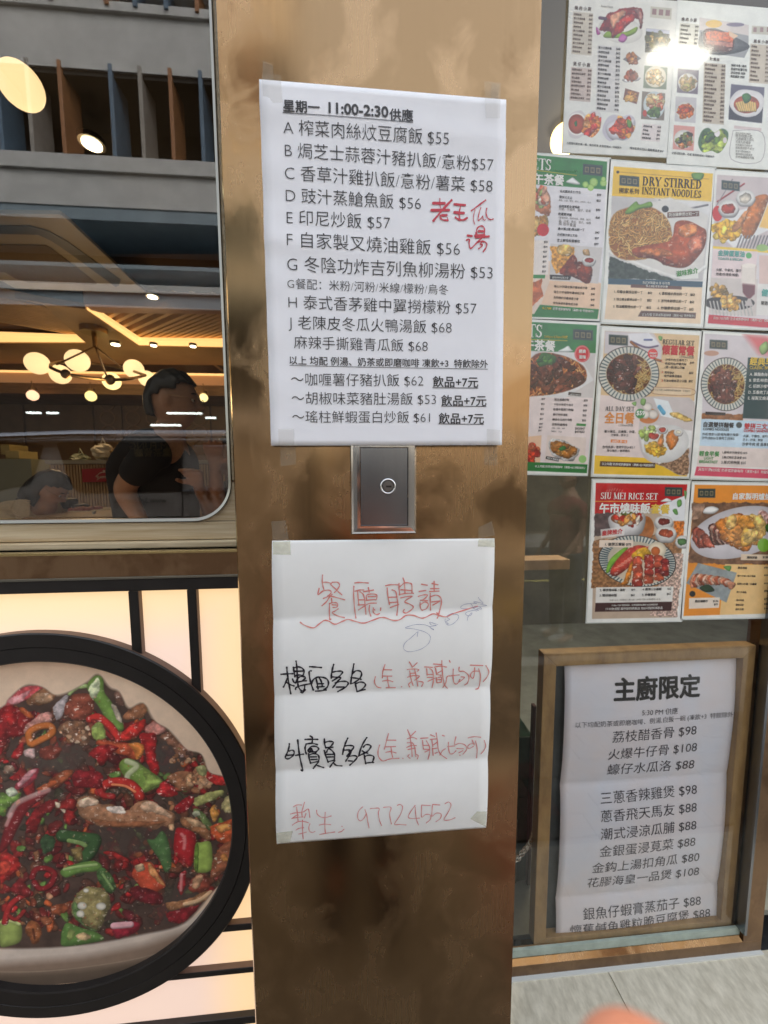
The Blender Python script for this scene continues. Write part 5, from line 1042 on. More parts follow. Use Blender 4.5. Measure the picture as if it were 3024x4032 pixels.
cv.poly([(1275, 840), (1590, 850), (1580, 1100), (1262, 1080)], (206, 196, 190)); cv.ell(1400, 1010, 170, 50, (60, 54, 54), edge=.1); [cv.line([(1270 + i * 24, 1000), (1290 + i * 24, 1090)], 4, (190, 186, 180), edge=0) for i in range(12)]
cv.chunks(1400, 1010, 60, 45, 26, 40, [(206, 150, 66), (226, 176, 90), (240, 200, 120)], 1.3); cv.chunks(1320, 930, 50, 30, 18, 36, [(206, 160, 80), (150, 120, 60)])
cv.poly([(1480, 760), (1580, 760), (1570, 950), (1530, 990), (1490, 940)], (110, 60, 66), soft=3); cv.poly([(1480, 760), (1580, 760), (1578, 890), (1478, 880)], (226, 216, 206), soft=6); cv.ell(1530, 760, 48, 16, (236, 226, 216)); cv.poly([(1526, 980), (1542, 980), (1560, 1030), (1500, 1030)], (190, 180, 176)); cv.poly([(1590, 880), (1980, 900), (1970, 1110), (1580, 1090)], (222, 218, 212))
cv.poly([(1262, 1088), (1980, 1150), (1976, 1200), (1255, 1145)], (186, 60, 72)); logo(b, 1348, 186, 122, 62, (0, .1))
b.t('a', '金牌蛋蔥油', 1322, 690, 1500, 700, .03); b.t('a', 'TOASTS & SPECIAL', 1322, 720, 1490, 728, .02); b.t('k', '火腿、牛餐肉、腸仔', 1310, 795, 1478, 803, .01); b.t('k', '煎蛋/炒滑蛋/焗蛋)', 1310, 824, 1460, 832, .01); b.t('a', '健怡', 1614, 960, 1700, 965, .04); b.t('k', '粟蓉牛', 1610, 1020, 1680, 1024, .01)
b.t('w', '另加汁$2加配 奶茶或即磨咖啡（凍飲+$3）特飲除外', 1290, 1118, 1700, 1140); cv.ell(1530, 692, 20, 20, (90, 160, 96)); pfin(b, 'breakfast_poster_print')
# 4. lower green tea set
b = poster('menu_poster', (1962, 1250), (2360, 1271), (1925, 1862), 'green headed tea set poster with a beef noodle photograph, lower row beside the pillar'); b.use(C3); cv = b.cv
cv.poly([(-140, 20), (512, 52), (503, 240), (-150, 215)], (52, 118, 64), noise=.08, ns=3); cv.poly([(-150, 215), (503, 240), (490, 540), (-160, 520)], (206, 200, 196)); cv.poly([(-160, 518), (492, 540), (470, 990), (-170, 970)], (228, 214, 210))
cv.poly([(-160, 230), (380, 235), (490, 420), (300, 540), (-160, 520)], (220, 218, 216), soft=3)
cv.setclip([(40, 300), (120, 240), (260, 250), (400, 310), (440, 370), (420, 440), (280, 500), (120, 524), (-60, 520), (-100, 380)], 4, True); cv.poly([(-120, 220), (480, 220), (480, 540), (-120, 540)], (110, 58, 34)); cv.noodles(180, 400, 280, 140, 260, 5, [(190, 112, 60), (214, 140, 84), (160, 84, 44), (226, 170, 110)], 90); cv.chunks(200, 400, 250, 110, 50, 56, [(104, 54, 40), (126, 70, 52), (82, 42, 32)], 1.8); cv.setclip(None)
leaf(cv, [(110, 300), (140, 240), (200, 245), (240, 270), (220, 310), (170, 320), (130, 330)], (66, 112, 48)); cv.chunks(170, 280, 60, 30, 14, 22, [(90, 140, 60), (50, 96, 40)], gloss=0)
cv.ell(413, 243, 52, 57, (206, 96, 96)); cv.ell(413, 243, 46, 51, (226, 170, 166)); cv.ell(413, 243, 43, 48, (196, 62, 66)); cv.blob([(250, 228), (290, 205), (320, 190), (340, 215), (352, 225), (310, 232)], (236, 238, 234), gloss=0, noise=0)
cv.poly([(322, 500), (406, 508), (404, 528), (320, 520)], (50, 44, 42)); cv.poly([(375, 710), (438, 714), (436, 730), (374, 726)], (60, 130, 70)); cv.poly([(40, 800), (140, 790), (130, 980), (20, 960)], (226, 190, 160)); cv.chunks(60, 900, 60, 60, 30, 34, [(196, 70, 44), (226, 120, 80), (160, 44, 34)]); cv.poly([(180, 790), (440, 806), (430, 985), (160, 960)], (222, 206, 196))
cv.blob([(185, 850), (230, 810), (380, 870), (390, 910), (330, 970), (220, 930)], (236, 232, 228), gloss=0); cv.blob([(195, 860), (235, 826), (375, 880), (325, 950), (230, 910)], (176, 116, 50)); cv.chunks(285, 885, 50, 30, 16, 30, [(150, 96, 40), (206, 150, 76)]); leaf(cv, [(255, 880), (290, 860), (305, 880), (275, 895)], (60, 120, 60)); cv.poly([(172, 930), (258, 945), (254, 966), (168, 948)], (50, 44, 42)); cv.ell(415, 950, 26, 26, (150, 190, 120))
cv.poly([(-170, 960), (460, 986), (455, 1045), (-175, 1020)], (48, 116, 60)); logo(b, 352, 78, 134, 70, (0, .06))
b.text('w', 'SETS', C3(-55, 128), C3(144, 136), kind='serif', hs=1.1); b.t('w', '下午茶餐', -50, 205, 228, 222, .035); b.t('y', '2:00pm-5:30pm供應', 158, 136, 314, 140); cv.line([(60, 148), (312, 156)], 2, (200, 170, 60), edge=0); b.t('w', '經典', 390, 236, 436, 238, .03); b.t('w', '滋味', 390, 274, 436, 276, .03)
L1 = [('$47', '瑤柱福建炒飯', '$58'), ('$52', '干炒沙茶肥牛烏冬', '$58'), ('$52', '自選牛腩撈刀削麵', '$50'), ('$52', '蠔仔肉碎湯飯', '$55'), ('$47', '鹹蛋冬瓜肉片湯飯', '$53'), ('$47', '自製明爐燒味', ''), ('$47', '切雞、油雞、燒鴨', '$42/$47'), ('$47', '燒腩仔、叉燒', '$47/$52')]
for i, (a_, s_, p_) in enumerate(L1):
    y = 552 + 33.5 * i if i < 6 else 552 + 33.5 * 5 + 22 * (i - 5); x = -3 * i; b.t('k', a_, 140 + x, y, 163 + x, y + 1, .03); b.t('k', s_, 225 + x, y + 4, 225 + x + [100, 130, 134, 98, 130, 102, 88, 70][i], y + 8, .012 if i < 6 else 0)
    if p_: b.t('k', p_, 424 + x - (40 if i > 5 else 0), y + 10, 448 + x, y + 11, .03)
b.t('w', '以上均配 奶茶或即磨咖啡（凍飲+$3 特飲除外）', 96, 1003, 430, 1016, .01); b.t('w', '沙茶醬牛撈烏冬', 326, 520, 402, 526); b.t('w', '南乳牛腩雞飯', 176, 946, 252, 960); pfin(b, 'green_noodle_set_print')
# 5. regular and all day set
b = poster('menu_poster', (2370, 1288), (2763, 1309), (2332, 1872), 'cream and yellow poster with beef noodle bowl and egg plate, middle of the lower row'); b.use(C3); cv = b.cv
cv.poly([(565, 90), (1200, 120), (1165, 560), (535, 540)], (216, 188, 150)); cv.poly([(535, 520), (1165, 560), (1120, 1065), (495, 1048)], (226, 210, 204)); cv.poly([(498, 925), (900, 945), (930, 985), (1050, 1050), (1118, 1050), (1112, 1066), (492, 1048)], (226, 186, 66)); cv.poly([(565, 90), (890, 104), (950, 200), (940, 300), (560, 240)], (208, 200, 200), soft=4)
cv.poly([(720, 110), (860, 104), (935, 180), (840, 200), (740, 170)], (226, 224, 226)); cv.line([(740, 160), (840, 200), (920, 190)], 5, (96, 84, 110), edge=0); cv.line([(740, 165), (860, 260), (935, 290)], 7, (150, 96, 60)); cv.line([(830, 150), (880, 150)], 5, (90, 100, 140), edge=0)
beefbowl(cv, 725, 378, 205, 185)
leaf(cv, [(925, 125), (950, 130), (945, 155), (930, 150)]); cv.ell(886, 244, 33, 35, (206, 72, 72)); cv.poly([(895, 466), (1146, 478), (1143, 522), (892, 512)], (222, 200, 170)); cv.line([(895, 467), (1145, 479), (1142, 521), (893, 511), (895, 467)], 1.3, (150, 110, 90), edge=0)
cv.setclip([(760, 560), (900, 530), (1165, 570), (1130, 1040), (960, 1000), (830, 940), (790, 800), (800, 640)], 3, True); cv.poly([(740, 520), (1180, 540), (1150, 1060), (740, 1060)], (200, 190, 186)); cv.poly([(890, 540), (990, 560), (1040, 680), (940, 660)], (226, 230, 230)); cv.line([(930, 600), (960, 640)], 12, (90, 160, 190), edge=0); cv.poly([(900, 980), (1130, 860), (1130, 1060), (900, 1060)], (150, 120, 96), noise=.5, ns=14)
cv.ell(856, 660, 70, 52, (190, 120, 70)); [cv.ell(*q, (236, 228, 218), edge=.3) for q in [(850, 600, 34, 30), (888, 650, 34, 32), (836, 650, 30, 30)]]; cv.poly([(800, 780), (900, 720), (1150, 760), (1140, 870), (930, 985), (820, 900)], (224, 222, 218), soft=4); cv.blob([(1000, 650), (1060, 640), (1160, 690), (1100, 700)], (226, 190, 110)); breakfast(cv, 940, 810, .62); cv.chunks(850, 770, 50, 40, 24, 30, [(190, 206, 130), (226, 230, 190), (160, 180, 90)], gloss=0); cv.blob([(870, 770), (930, 790), (900, 820), (860, 800)], (190, 60, 44)); cv.setclip(None)
cv.ell(802, 645, 32, 33, (80, 140, 84)); leaf(cv, [(745, 575), (775, 565), (770, 595)], (140, 180, 110)); leaf(cv, [(810, 545), (840, 550), (830, 590), (805, 580)], (140, 176, 110)); cv.poly([(606, 818), (715, 824), (713, 843), (604, 838)], (226, 140, 84)); cv.poly([(534, 964), (905, 976), (900, 1010), (530, 998)], (84, 62, 44)); logo(b, 592, 114, 128, 68, (0, .06))
b.text('k', 'REGULAR SET', C3(950, 178), C3(1163, 190), kind='serif', hs=1.1); b.t('r', '懷舊常餐', 948, 242, 1162, 252, .04, hs=1.15); b.text('k', 'ALL DAY SET', C3(567, 626), C3(762, 630), kind='serif', hs=1.1); b.t('o', '全日餐', 562, 702, 760, 706, .035, hs=1.1); b.t('w', '$59', 776, 654, 830, 656, .03); b.t('t', '12:00am供應', 655, 730, 752, 731); b.t('t', '12:00am供應', 1065, 272, 1160, 276)
for s_, x0, x1, y in [('沙嗲牛肉/五香肉丁/', 970, 1118, 290), ('榨菜肉絲/炸醬肉絲', 968, 1110, 316), ('(選一款)湯公仔麵', 966, 1098, 340), ('香煎雞扒', 964, 1028, 374), ('或炸雞髀湯意粉', 962, 1080, 398), ('冬陰功雞絲湯公仔麵', 958, 1112, 430)]: b.t('k', s_, x0, y, x1, y + 5, .012)
for s_, x, y in [('$49', 1136, 310), ('$52', 1130, 378), ('$52', 1126, 434)]: b.t('k', s_, x, y, x + 26, y + 1, .03)
for s_, y in [('1.', 302), ('2.', 372), ('3.', 430)]: b.t('r', s_, 944, y, 956, y, .02)
for s_, x0, x1, y in [('薯汁焗豆、忌廉腸、炒蛋、', 560, 770, 772), ('沙律菜、厚多士', 604, 722, 795), ('吉列魚柳 / 香煎牛扒(+$3) /', 548, 765, 876), ('厚切豬扒 / 香煎雞扒', 578, 732, 900)]: b.t('k', s_, x0, y, x1, y + 2, .012)
b.t('t', '以上均配 火腿蛋明或肉腸煎蛋、牛油多士', 900, 488, 1138, 500); b.t('w', '咸豬手 選一款', 612, 836, 708, 840); b.t('w', FOOT, 545, 988, 895, 1000, .01); b.t('w', 'GREAT', 862, 246, 910, 248, .03); b.t('w', 'TASTE', 865, 265, 908, 267, .03); pfin(b, 'regular_set_print')
# 6. classic breakfast, right
b = poster('menu_poster', (2769, 1306), (3175, 1330), (2719, 1883), 'blue and pink breakfast poster with a beef noodle bowl, right end of the lower row'); b.use(C3); cv = b.cv
cv.poly([(1235, 108), (1900, 150), (1860, 700), (1215, 680)], (208, 200, 202)); cv.poly([(1500, 110), (1900, 150), (1880, 280), (1600, 240)], (206, 110, 112), soft=20); leaf(cv, [(1600, 200), (1650, 160), (1660, 220), (1620, 250)], (150, 180, 110)); cv.ell(1280, 240, 50, 18, (190, 150, 130)); beefbowl(cv, 1378, 448, 170, 180)
cv.poly([(1218, 640), (1490, 650), (1488, 690), (1212, 684)], (140, 96, 64), noise=.3); cv.poly([(1525, 268), (1900, 290), (1880, 690), (1488, 676)], (44, 70, 72)); cv.poly([(1212, 680), (1900, 706), (1890, 900), (1200, 860)], (196, 216, 228)); cv.poly([(1200, 860), (1890, 890), (1880, 1010), (1180, 1000)], (228, 214, 206)); cv.poly([(1180, 1000), (1880, 1030), (1876, 1090), (1165, 1060)], (206, 92, 110)); cv.poly([(1240, 632), (1375, 638), (1373, 658), (1238, 652)], (50, 42, 40)); logo(b, 1268, 148, 120, 60, (0, .06)); cv.ell(1465, 722, 20, 20, (60, 66, 66))
b.t('y', '經典早餐', 1535, 315, 1740, 325, .03); b.t('y', 'CLASSIC BREAKFAST', 1535, 346, 1760, 350, .01)
for i, s_ in enumerate(['A. 腸麵魚絲火腿', 'B. 雪菜/榨菜肉絲', 'C. 招牌沙嗲牛肉', 'D. 五香肉丁湯米', 'E. 秘製叉燒湯意']): b.t('w', s_, 1535 - 3 * i, 390 + 40 * i, 1700 - 3 * i, 394 + 40 * i, .01)
b.t('k', '自選雙拼麵餐', 1225, 732, 1428, 738, .03); b.t('r', '雙拼三文治', 1498, 745, 1690, 750, .03); b.t('k', 'COMBO NOODLES', 1222, 756, 1395, 760, .03); b.t('r', 'COMBO SANDWICH', 1495, 768, 1690, 772, .03); b.t('g', '輕食早餐', 1196, 926, 1330, 930, .03); b.t('g', 'LIGHT', 1228, 952, 1292, 954, .02); b.t('g', 'BREAKFAST', 1196, 975, 1320, 979, .03)
for s_, x0, x1, y in [('炸菜/雪菜/火腿/餐肉/腸仔/煎蛋/', 1218, 1462, 790), ('沙牛(加$2)/五香肉丁(加$2)', 1214, 1432, 815), ('火腿、牛餐肉、咸牛肉', 1492, 1670, 802), ('芝士、炒蛋、鮮茄', 1488, 1622, 826), ('沙爹牛肉 或 吞拿魚', 1484, 1670, 858), ('1.原兩吉列魚柳包 $35', 1352, 1518, 912), ('2.韓式豬扒蛋漢堡 $35', 1348, 1512, 945), ('3.美式熱狗堡 $35', 1344, 1508, 980)]: b.t('k', s_, x0, y, x1, y + 4, .008)
b.t('w', '另加只須$2加配 奶茶或即磨咖啡（凍飲+$3）特飲除外', 1190, 1026, 1690, 1048); pfin(b, 'combo_breakfast_print')
# 7. roast meat rice set
b = poster('menu_poster', (2335, 1890), (2719, 1896), (2311, 2450), 'red headed roast meat rice poster with a ribbed bowl, lowest row on the left'); b.use(C4); cv = b.cv
cv.poly([(505, 88), (1118, 98), (1045, 990), (478, 1000)], (190, 170, 150)); cv.poly([(505, 88), (1118, 98), (1110, 170), (900, 250), (700, 285), (497, 295)], (180, 34, 38), noise=.08, ns=3); cv.poly([(900, 250), (1110, 170), (1098, 340), (1000, 345), (930, 290)], (230, 230, 230)); cv.line([(500, 212), (915, 212)], 2.4, (222, 170, 80), edge=0)
cv.poly([(497, 295), (640, 285), (600, 420), (490, 450)], (90, 76, 76), noise=.3); cv.poly([(485, 470), (1090, 420), (1050, 800), (475, 790)], (150, 110, 76), noise=.35, ns=12); cv.poly([(980, 560), (1095, 560), (1050, 985), (860, 985)], (196, 170, 156), noise=.5, ns=16); cv.poly([(1030, 345), (1096, 345), (1090, 460), (1020, 460)], (206, 120, 50), noise=.5, ns=12); cv.ell(840, 390, 55, 80, (166, 104, 56), noise=.2)
cv.blob([(596, 310), (600, 390), (640, 445), (720, 460), (790, 440), (828, 390), (830, 300), (720, 280)], (226, 222, 220), gloss=0, noise=.04); cv.ell(712, 325, 108, 44, (160, 90, 60), edge=.3); cv.chunks(712, 325, 90, 34, 26, 40, [(190, 60, 44), (226, 160, 90), (230, 216, 200), (120, 130, 60)])
cup(cv, 960, 345, 60, 38, (120, 46, 40)); cup(cv, 975, 420, 68, 44, (190, 84, 44)); cup(cv, 1085, 480, 46, 40, (70, 110, 60))
ribbed_bowl(cv, 782, 612, 262, 172, 8, 64); cv.ell(800, 640, 200, 128, (206, 190, 170), 8)
leaf(cv, [(572, 680), (600, 600), (680, 530), (720, 520), (690, 570), (620, 640), (590, 690)], (130, 176, 70)); cv.blob([(600, 690), (640, 610), (720, 530), (800, 505), (860, 530), (800, 590), (720, 660), (640, 712)], (196, 76, 62), noise=.25)
for i in range(9): cv.line([(630 + i * 22, 660 - i * 16), (690 + i * 22, 640 - i * 16)], 3, (226, 140, 120), edge=0)
cv.ell(915, 535, 62, 52, (240, 226, 200), edge=.2); cv.ell(905, 545, 30, 30, (196, 110, 60), edge=.2); cv.blob([(748, 560), (830, 520), (875, 560), (830, 600), (760, 610)], (232, 180, 60)); cv.blob([(690, 740), (720, 660), (750, 610), (756, 660), (720, 760), (670, 770)], (190, 120, 50))
for x_, y_, w_, h_ in [(752, 590, 66, 190), (830, 570, 60, 190), (895, 580, 60, 160), (945, 600, 50, 110)]:
    for j in range(4): cv.blob([(x_, y_ + j * h_ / 4), (x_ + w_ * .5, y_ + j * h_ / 4 - 8), (x_ + w_, y_ + j * h_ / 4 + 4), (x_ + w_, y_ + (j + 1) * h_ / 4), (x_ + w_ * .4, y_ + (j + 1) * h_ / 4 + 4), (x_, y_ + (j + 1) * h_ / 4)], random.choice([(142, 42, 40), (120, 34, 34), (170, 66, 54), (190, 90, 66)]), gloss=.8)
cv.poly([(528, 470), (756, 470), (754, 520), (526, 520)], (232, 214, 196)); cv.poly([(535, 400), (700, 380), (695, 440), (540, 456)], (232, 226, 220), alpha=.8); cv.poly([(506, 788), (1026, 782), (1016, 888), (502, 893)], (228, 224, 216)); cv.poly([(502, 893), (1016, 884), (1010, 945), (498, 952)], (70, 46, 44)); logo(b, 968, 116, 118, 60, (0, .02)); leaf(cv, [(1050, 210), (1075, 200), (1080, 235), (1055, 250)]); leaf(cv, [(1095, 140), (1115, 150), (1105, 200)], (120, 160, 100)); leaf(cv, [(1020, 270), (1045, 262), (1055, 298), (1035, 298)])
for i in range(7): cv.line([(575 + 17 * i, 138 - abs(3 - i) * -4), (582 + 17 * i, 125 - abs(3 - i) * -4)], 2, (236, 214, 180), edge=0)
cv.blob([(940, 214), (965, 195), (985, 190), (1015, 212)], (240, 238, 232), gloss=0, noise=0)
b.text('w', 'SIU MEI RICE SET', C4(535, 195), C4(918, 200), kind='serif', hs=1.05); b.t('w', '午市燒味飯', 528, 285, 864, 285, .035, hs=1.0); b.t('y', '套餐', 872, 288, 996, 290, .035); b.t('r', '皇牌推介', 545, 440, 682, 424, .035, slant=.1); b.t('k', '1. 皇牌五寶飯 $70', 566, 508, 740, 508, .02)
for s_, x0, x1, y in [('2. 單拼燒味飯 / 湯粉', 530, 700, 814), ('$59', 742, 766, 810), ('4. 雞潤口水雞飯', 816, 944, 808), ('$62', 984, 1010, 804), ('3. 雙拼燒味飯', 528, 644, 850), ('$62', 738, 764, 846), ('5. 砂薑雞飯', 814, 906, 845), ('$62', 980, 1006, 838)]: b.t('k', s_, x0, y, x1, y - 2, .02)
b.t('t', '淨餐+$10 | 粉麵加+1隻+$8 | (米粉/河粉/米線/檬粉/烏冬)', 594, 880, 940, 872); b.t('w', '12:00-17:30 特配例湯、奶茶或咖啡(凍飲+$3)特飲除外', 610, 914, 920, 908); b.t('w', '17:30後追配 雜杯配例熱飲品 加$3可配例凍飲品', 570, 940, 950, 932); pfin(b, 'roast_rice_print')
# 8. roast platter
b = poster('menu_poster', (2725, 1900), (3120, 1905), (2678, 2437), 'orange headed roast platter poster, lowest row on the right'); b.use(C4); cv = b.cv
cv.poly([(1168, 100), (1800, 108), (1740, 960), (1092, 980)], (222, 146, 64)); cv.poly([(1160, 218), (1800, 220), (1780, 640), (1125, 630)], (120, 90, 70), noise=.3); cv.ell(1460, 420, 330, 165, (214, 208, 210), -14, edge=.12, smooth=True); cv.poly([(1150, 225), (1240, 230), (1200, 330), (1145, 340)], (160, 130, 110), noise=.4)
for cx_, cy2, n, pal in [(1200, 460, 8, [(150, 70, 50), (190, 100, 80), (120, 50, 38)]), (1310, 440, 9, [(84, 40, 32), (214, 170, 150), (120, 60, 48)]), (1640, 350, 7, [(226, 190, 180), (196, 140, 130)])]:
    for i in range(n): cv.blob([(cx_ - 50 + i * 12, cy2 - 60 + i * 8), (cx_ - 10 + i * 12, cy2 - 80 + i * 10), (cx_ + 30 + i * 10, cy2 - 10 + i * 9), (cx_ + 20 + i * 10, cy2 + 60), (cx_ - 30 + i * 11, cy2 + 50)], pal[i % len(pal)], gloss=.5)
cv.chunks(1450, 420, 90, 90, 30, 90, [(206, 130, 60), (226, 156, 84), (190, 104, 48), (232, 190, 120)], 1.3); cv.chunks(1560, 390, 60, 80, 16, 70, [(232, 180, 90), (240, 200, 120), (214, 150, 70)]); leaf(cv, [(1640, 380), (1680, 350), (1700, 400), (1660, 420)], (70, 110, 50)); cv.blob([(1225, 290), (1240, 255), (1290, 245), (1330, 265), (1290, 295)], (240, 238, 234), gloss=0, noise=0)
cv.ell(1630, 505, 42, 46, (130, 176, 70)); cv.poly([(1370, 632), (1780, 640), (1745, 962), (1335, 972)], (232, 196, 140)); cv.poly([(1110, 760), (1190, 625), (1450, 690), (1380, 890)], (150, 156, 156), noise=.1)
for i in range(16): cv.blob([(1130 + i * 17, 760 - 90 * math.sin(i / 8) + i * 6), (1160 + i * 17, 700 - 60 * math.sin(i / 8) + i * 7), (1190 + i * 17, 720 - 60 * math.sin(i / 8) + i * 7), (1160 + i * 17, 790 - 80 * math.sin(i / 8) + i * 6)], [(214, 150, 120), (180, 96, 70), (226, 190, 170)][i % 3], gloss=.3)
leaf(cv, [(1200, 790), (1260, 770), (1300, 810), (1240, 820)], (50, 70, 50)); leaf(cv, [(1360, 650), (1410, 645), (1400, 680)]); cv.poly([(1130, 860), (1336, 855), (1330, 925), (1128, 932)], (230, 216, 200)); cv.poly([(1478, 565), (1700, 570), (1698, 608), (1476, 605)], (226, 206, 180)); cv.ell(1152, 832, 20, 20, (50, 50, 48)); logo(b, 1190, 126, 116, 60, (0, .01))
b.t('w', '自家製明爐燒味', 1422, 195, 1720, 198, .025); b.t('k', '脆皮燒腩仔', 1168, 888, 1254, 887, .025); b.t('k', '$156', 1290, 886, 1324, 885, .03); b.t('k', '$79', 1296, 908, 1320, 907, .03); b.t('k', '燒味拼盤', 1516, 594, 1584, 595, .02); b.t('k', '$138', 1622, 592, 1656, 592, .03)
for i, (s_, n) in enumerate([('脆皮燒鵝', 60), ('蜜汁叉燒 / 燒子豬腩', 120), ('招牌口水雞 / 沙薑雞', 130), ('蒜汁叉燒卷', 66), ('桶仔豉雞', 52), ('醬燒滷蛋', 52), ('滷水豆腐', 56)]): b.t('k', s_, 1456 - 3 * i, [662, 716, 770, 824, 878, 910, 940][i], 1456 - 3 * i + n, [664, 718, 772, 826, 880, 911, 941][i], .015); b.t('k', '$%d' % [156, 128, 116, 98, 74, 78, 46][i], 1632, [660, 710, 765, 818, 872, 905, 935][i], 1656, [660, 710, 765, 818, 872, 905, 935][i], .03)
pfin(b, 'roast_platter_print')
# 9, 10. white dinner menus at the top
def col(b, cv, x0, y0, w_, n, dy, bgc, key, sk=.09, tw=.62, names=None):
    if bgc: cv.poly([(x0 - 6, y0 - dy * .8), (x0 + w_ + 4, y0 - dy * .8 + w_ * sk), (x0 + w_ - 8, y0 + dy * (n - .5) + w_ * sk), (x0 - 18, y0 + dy * (n - .5))], bgc, soft=2)
    pool = ['蜜汁叉燒拼盤', '金牌燒乳鴿', '椒鹽鮮魷', '瑞士雞翼', '避風塘炒蟹', '蒜蓉粉絲蝦', '滑蛋蝦仁', '中式牛柳', '菠蘿咕嚕肉', '西檸雞', '豉椒排骨', '涼瓜炒牛肉', '魚香茄子煲', '鹹魚雞粒豆腐煲', '蠔油時菜']
    for i in range(n):
        y = y0 + dy * i; x = x0 - 12 * i / max(n, 1); s_ = pool[(i * 5 + n) % len(pool)]; b.t(key, s_, x, y, x + w_ * tw * len(s_) / 6.2, y + w_ * tw * sk, .018); b.t(key, '$%d' % (48 + (i * 17) % 60), x + w_ * .82, y + w_ * sk * .8, x + w_, y + w_ * sk, .02)
b = poster('dinner_menu', (2243, -30), (2668, 5), (2214, 600), 'white dinner menu with a glazed roast goose photograph, top left of the pair', (222, 221, 214), W=330, edge=.001); b.use(C1); cv = b.cv
cv.poly([(310, -40), (1060, 10), (990, 700), (290, 640)], (218, 214, 204), alpha=.7, soft=30)
col(b, cv, 358, 100, 125, 10, 27.5, (196, 186, 170), 'b'); col(b, cv, 345, 470, 130, 8, 27, (196, 180, 170), 'b'); col(b, cv, 522, 325, 145, 15, 29, (208, 204, 200), 'k'); col(b, cv, 822, 850, 118, 4, 26, (214, 204, 200), 'k')
b.t('b', '燒 肉 小 廚', 362, 62, 472, 72, .02); b.t('b', '煲 仔 小 廚', 352, 438, 465, 448, .02); b.t('t', 'Roast Meats', 540, 48, 618, 55); b.t('k', '小菜類可配白飯一碗、每日例湯 凍/熱飲加$5 / 特飲除外', 308, 966, 676, 998, .01); b.t('k', '燒味飯套另加$3 開瓶費每支$50', 730, 1000, 955, 1022, .01)
cv.poly([(872, 42), (1014, 56), (1010, 132), (868, 116)], (190, 184, 168)); [cv.poly([(884 + 45 * i, 58 + 4 * i), (912 + 45 * i, 61 + 4 * i), (910 + 45 * i, 100 + 4 * i), (880 + 45 * i, 97 + 4 * i)], (140, 110, 108)) for i in range(3)]
cv.ell(670, 200, 150, 90, (222, 218, 208), 10, edge=.1); leaf(cv, [(560, 230), (600, 205), (700, 215), (780, 180), (770, 220), (700, 250), (610, 255), (560, 250)], (130, 156, 50)); cv.blob([(530, 185), (560, 130), (610, 80), (700, 55), (790, 50), (822, 90), (815, 180), (800, 190), (790, 140), (740, 120), (700, 160), (640, 240), (610, 250), (600, 215), (560, 210)], (140, 42, 36), noise=.3); cv.blob([(600, 110), (680, 70), (700, 100), (640, 160), (620, 190)], (206, 150, 120), gloss=.6); cv.blob([(650, 150), (740, 90), (760, 130), (680, 210), (610, 250), (620, 220)], (176, 52, 38)); cv.blob([(760, 60), (800, 60), (820, 110), (812, 180), (798, 150), (780, 100)], (160, 110, 100)); cv.line([(530, 120), (570, 125)], 8, (90, 60, 80)); leaf(cv, [(505, 185), (520, 190), (535, 225), (512, 232)], (166, 84, 140)); leaf(cv, [(655, 270), (680, 225), (715, 250), (690, 285)], (190, 110, 170)); leaf(cv, [(512, 190), (528, 200), (530, 225)], (206, 150, 190))
for (x0, y0, x1, y1, c0, pal) in [(842, 190, 998, 360, (60, 56, 44), [(170, 140, 80), (120, 110, 60), (90, 90, 50), (200, 170, 110)]), (830, 440, 985, 600, (110, 120, 100), []), (815, 612, 970, 808, (120, 110, 100), [])]:
    cv.poly([(x0, y0), (x1, y0 + 14), (x1 - 8, y1), (x0 - 8, y1 - 10)], c0)
    if pal: cv.poly([(x0, y0), (x1, y0 + 14), (x1, y0 + 40), (x0, y0 + 20)], (190, 190, 200)); cv.chunks(918, 275, 70, 55, 60, 36, pal)
cv.ell(905, 515, 72, 72, (230, 220, 196), edge=.1); cv.chunks(905, 515, 55, 52, 40, 28, [(226, 196, 140), (206, 166, 110), (238, 220, 180)]); cv.ell(895, 705, 72, 92, (206, 214, 214), edge=.1); cv.chunks(900, 680, 54, 50, 40, 34, [(226, 196, 150), (190, 110, 80), (236, 216, 170), (190, 160, 110)]); cv.chunks(895, 750, 40, 24, 16, 30, [(80, 110, 50), (100, 130, 60)], gloss=0); cv.ell(833, 760, 14, 22, (170, 60, 50))
cv.poly([(685, 398), (750, 350), (808, 392), (745, 432)], (120, 116, 116)); cv.chunks(748, 392, 34, 26, 24, 26, [(170, 110, 60), (206, 150, 84), (140, 80, 50)]); cv.blob([(684, 535), (800, 518), (780, 545), (720, 550)], (206, 202, 200), gloss=0); cv.chunks(742, 508, 36, 24, 24, 26, [(166, 90, 60), (190, 116, 76), (130, 66, 50)]); cv.poly([(702, 592), (796, 620), (778, 698), (688, 668)], (110, 70, 60)); cv.chunks(742, 645, 34, 28, 26, 26, [(206, 146, 74), (226, 176, 100), (170, 110, 60)])
cv.setclip([(316, 860), (330, 770), (400, 740), (440, 770), (480, 742), (536, 760), (532, 860), (480, 920), (430, 905), (380, 930), (330, 915)], 2, True); cv.poly([(300, 720), (550, 720), (550, 940), (300, 940)], (206, 200, 198)); cv.ell(378, 832, 66, 76, (232, 228, 222)); cv.ell(376, 832, 56, 66, (172, 84, 60), edge=.3); leaf(cv, [(360, 825), (375, 810), (378, 840), (368, 848)], (60, 110, 66)); cv.chunks(480, 850, 50, 70, 40, 44, [(206, 130, 70), (226, 160, 96), (180, 100, 50), (196, 70, 60)]); cv.setclip(None)
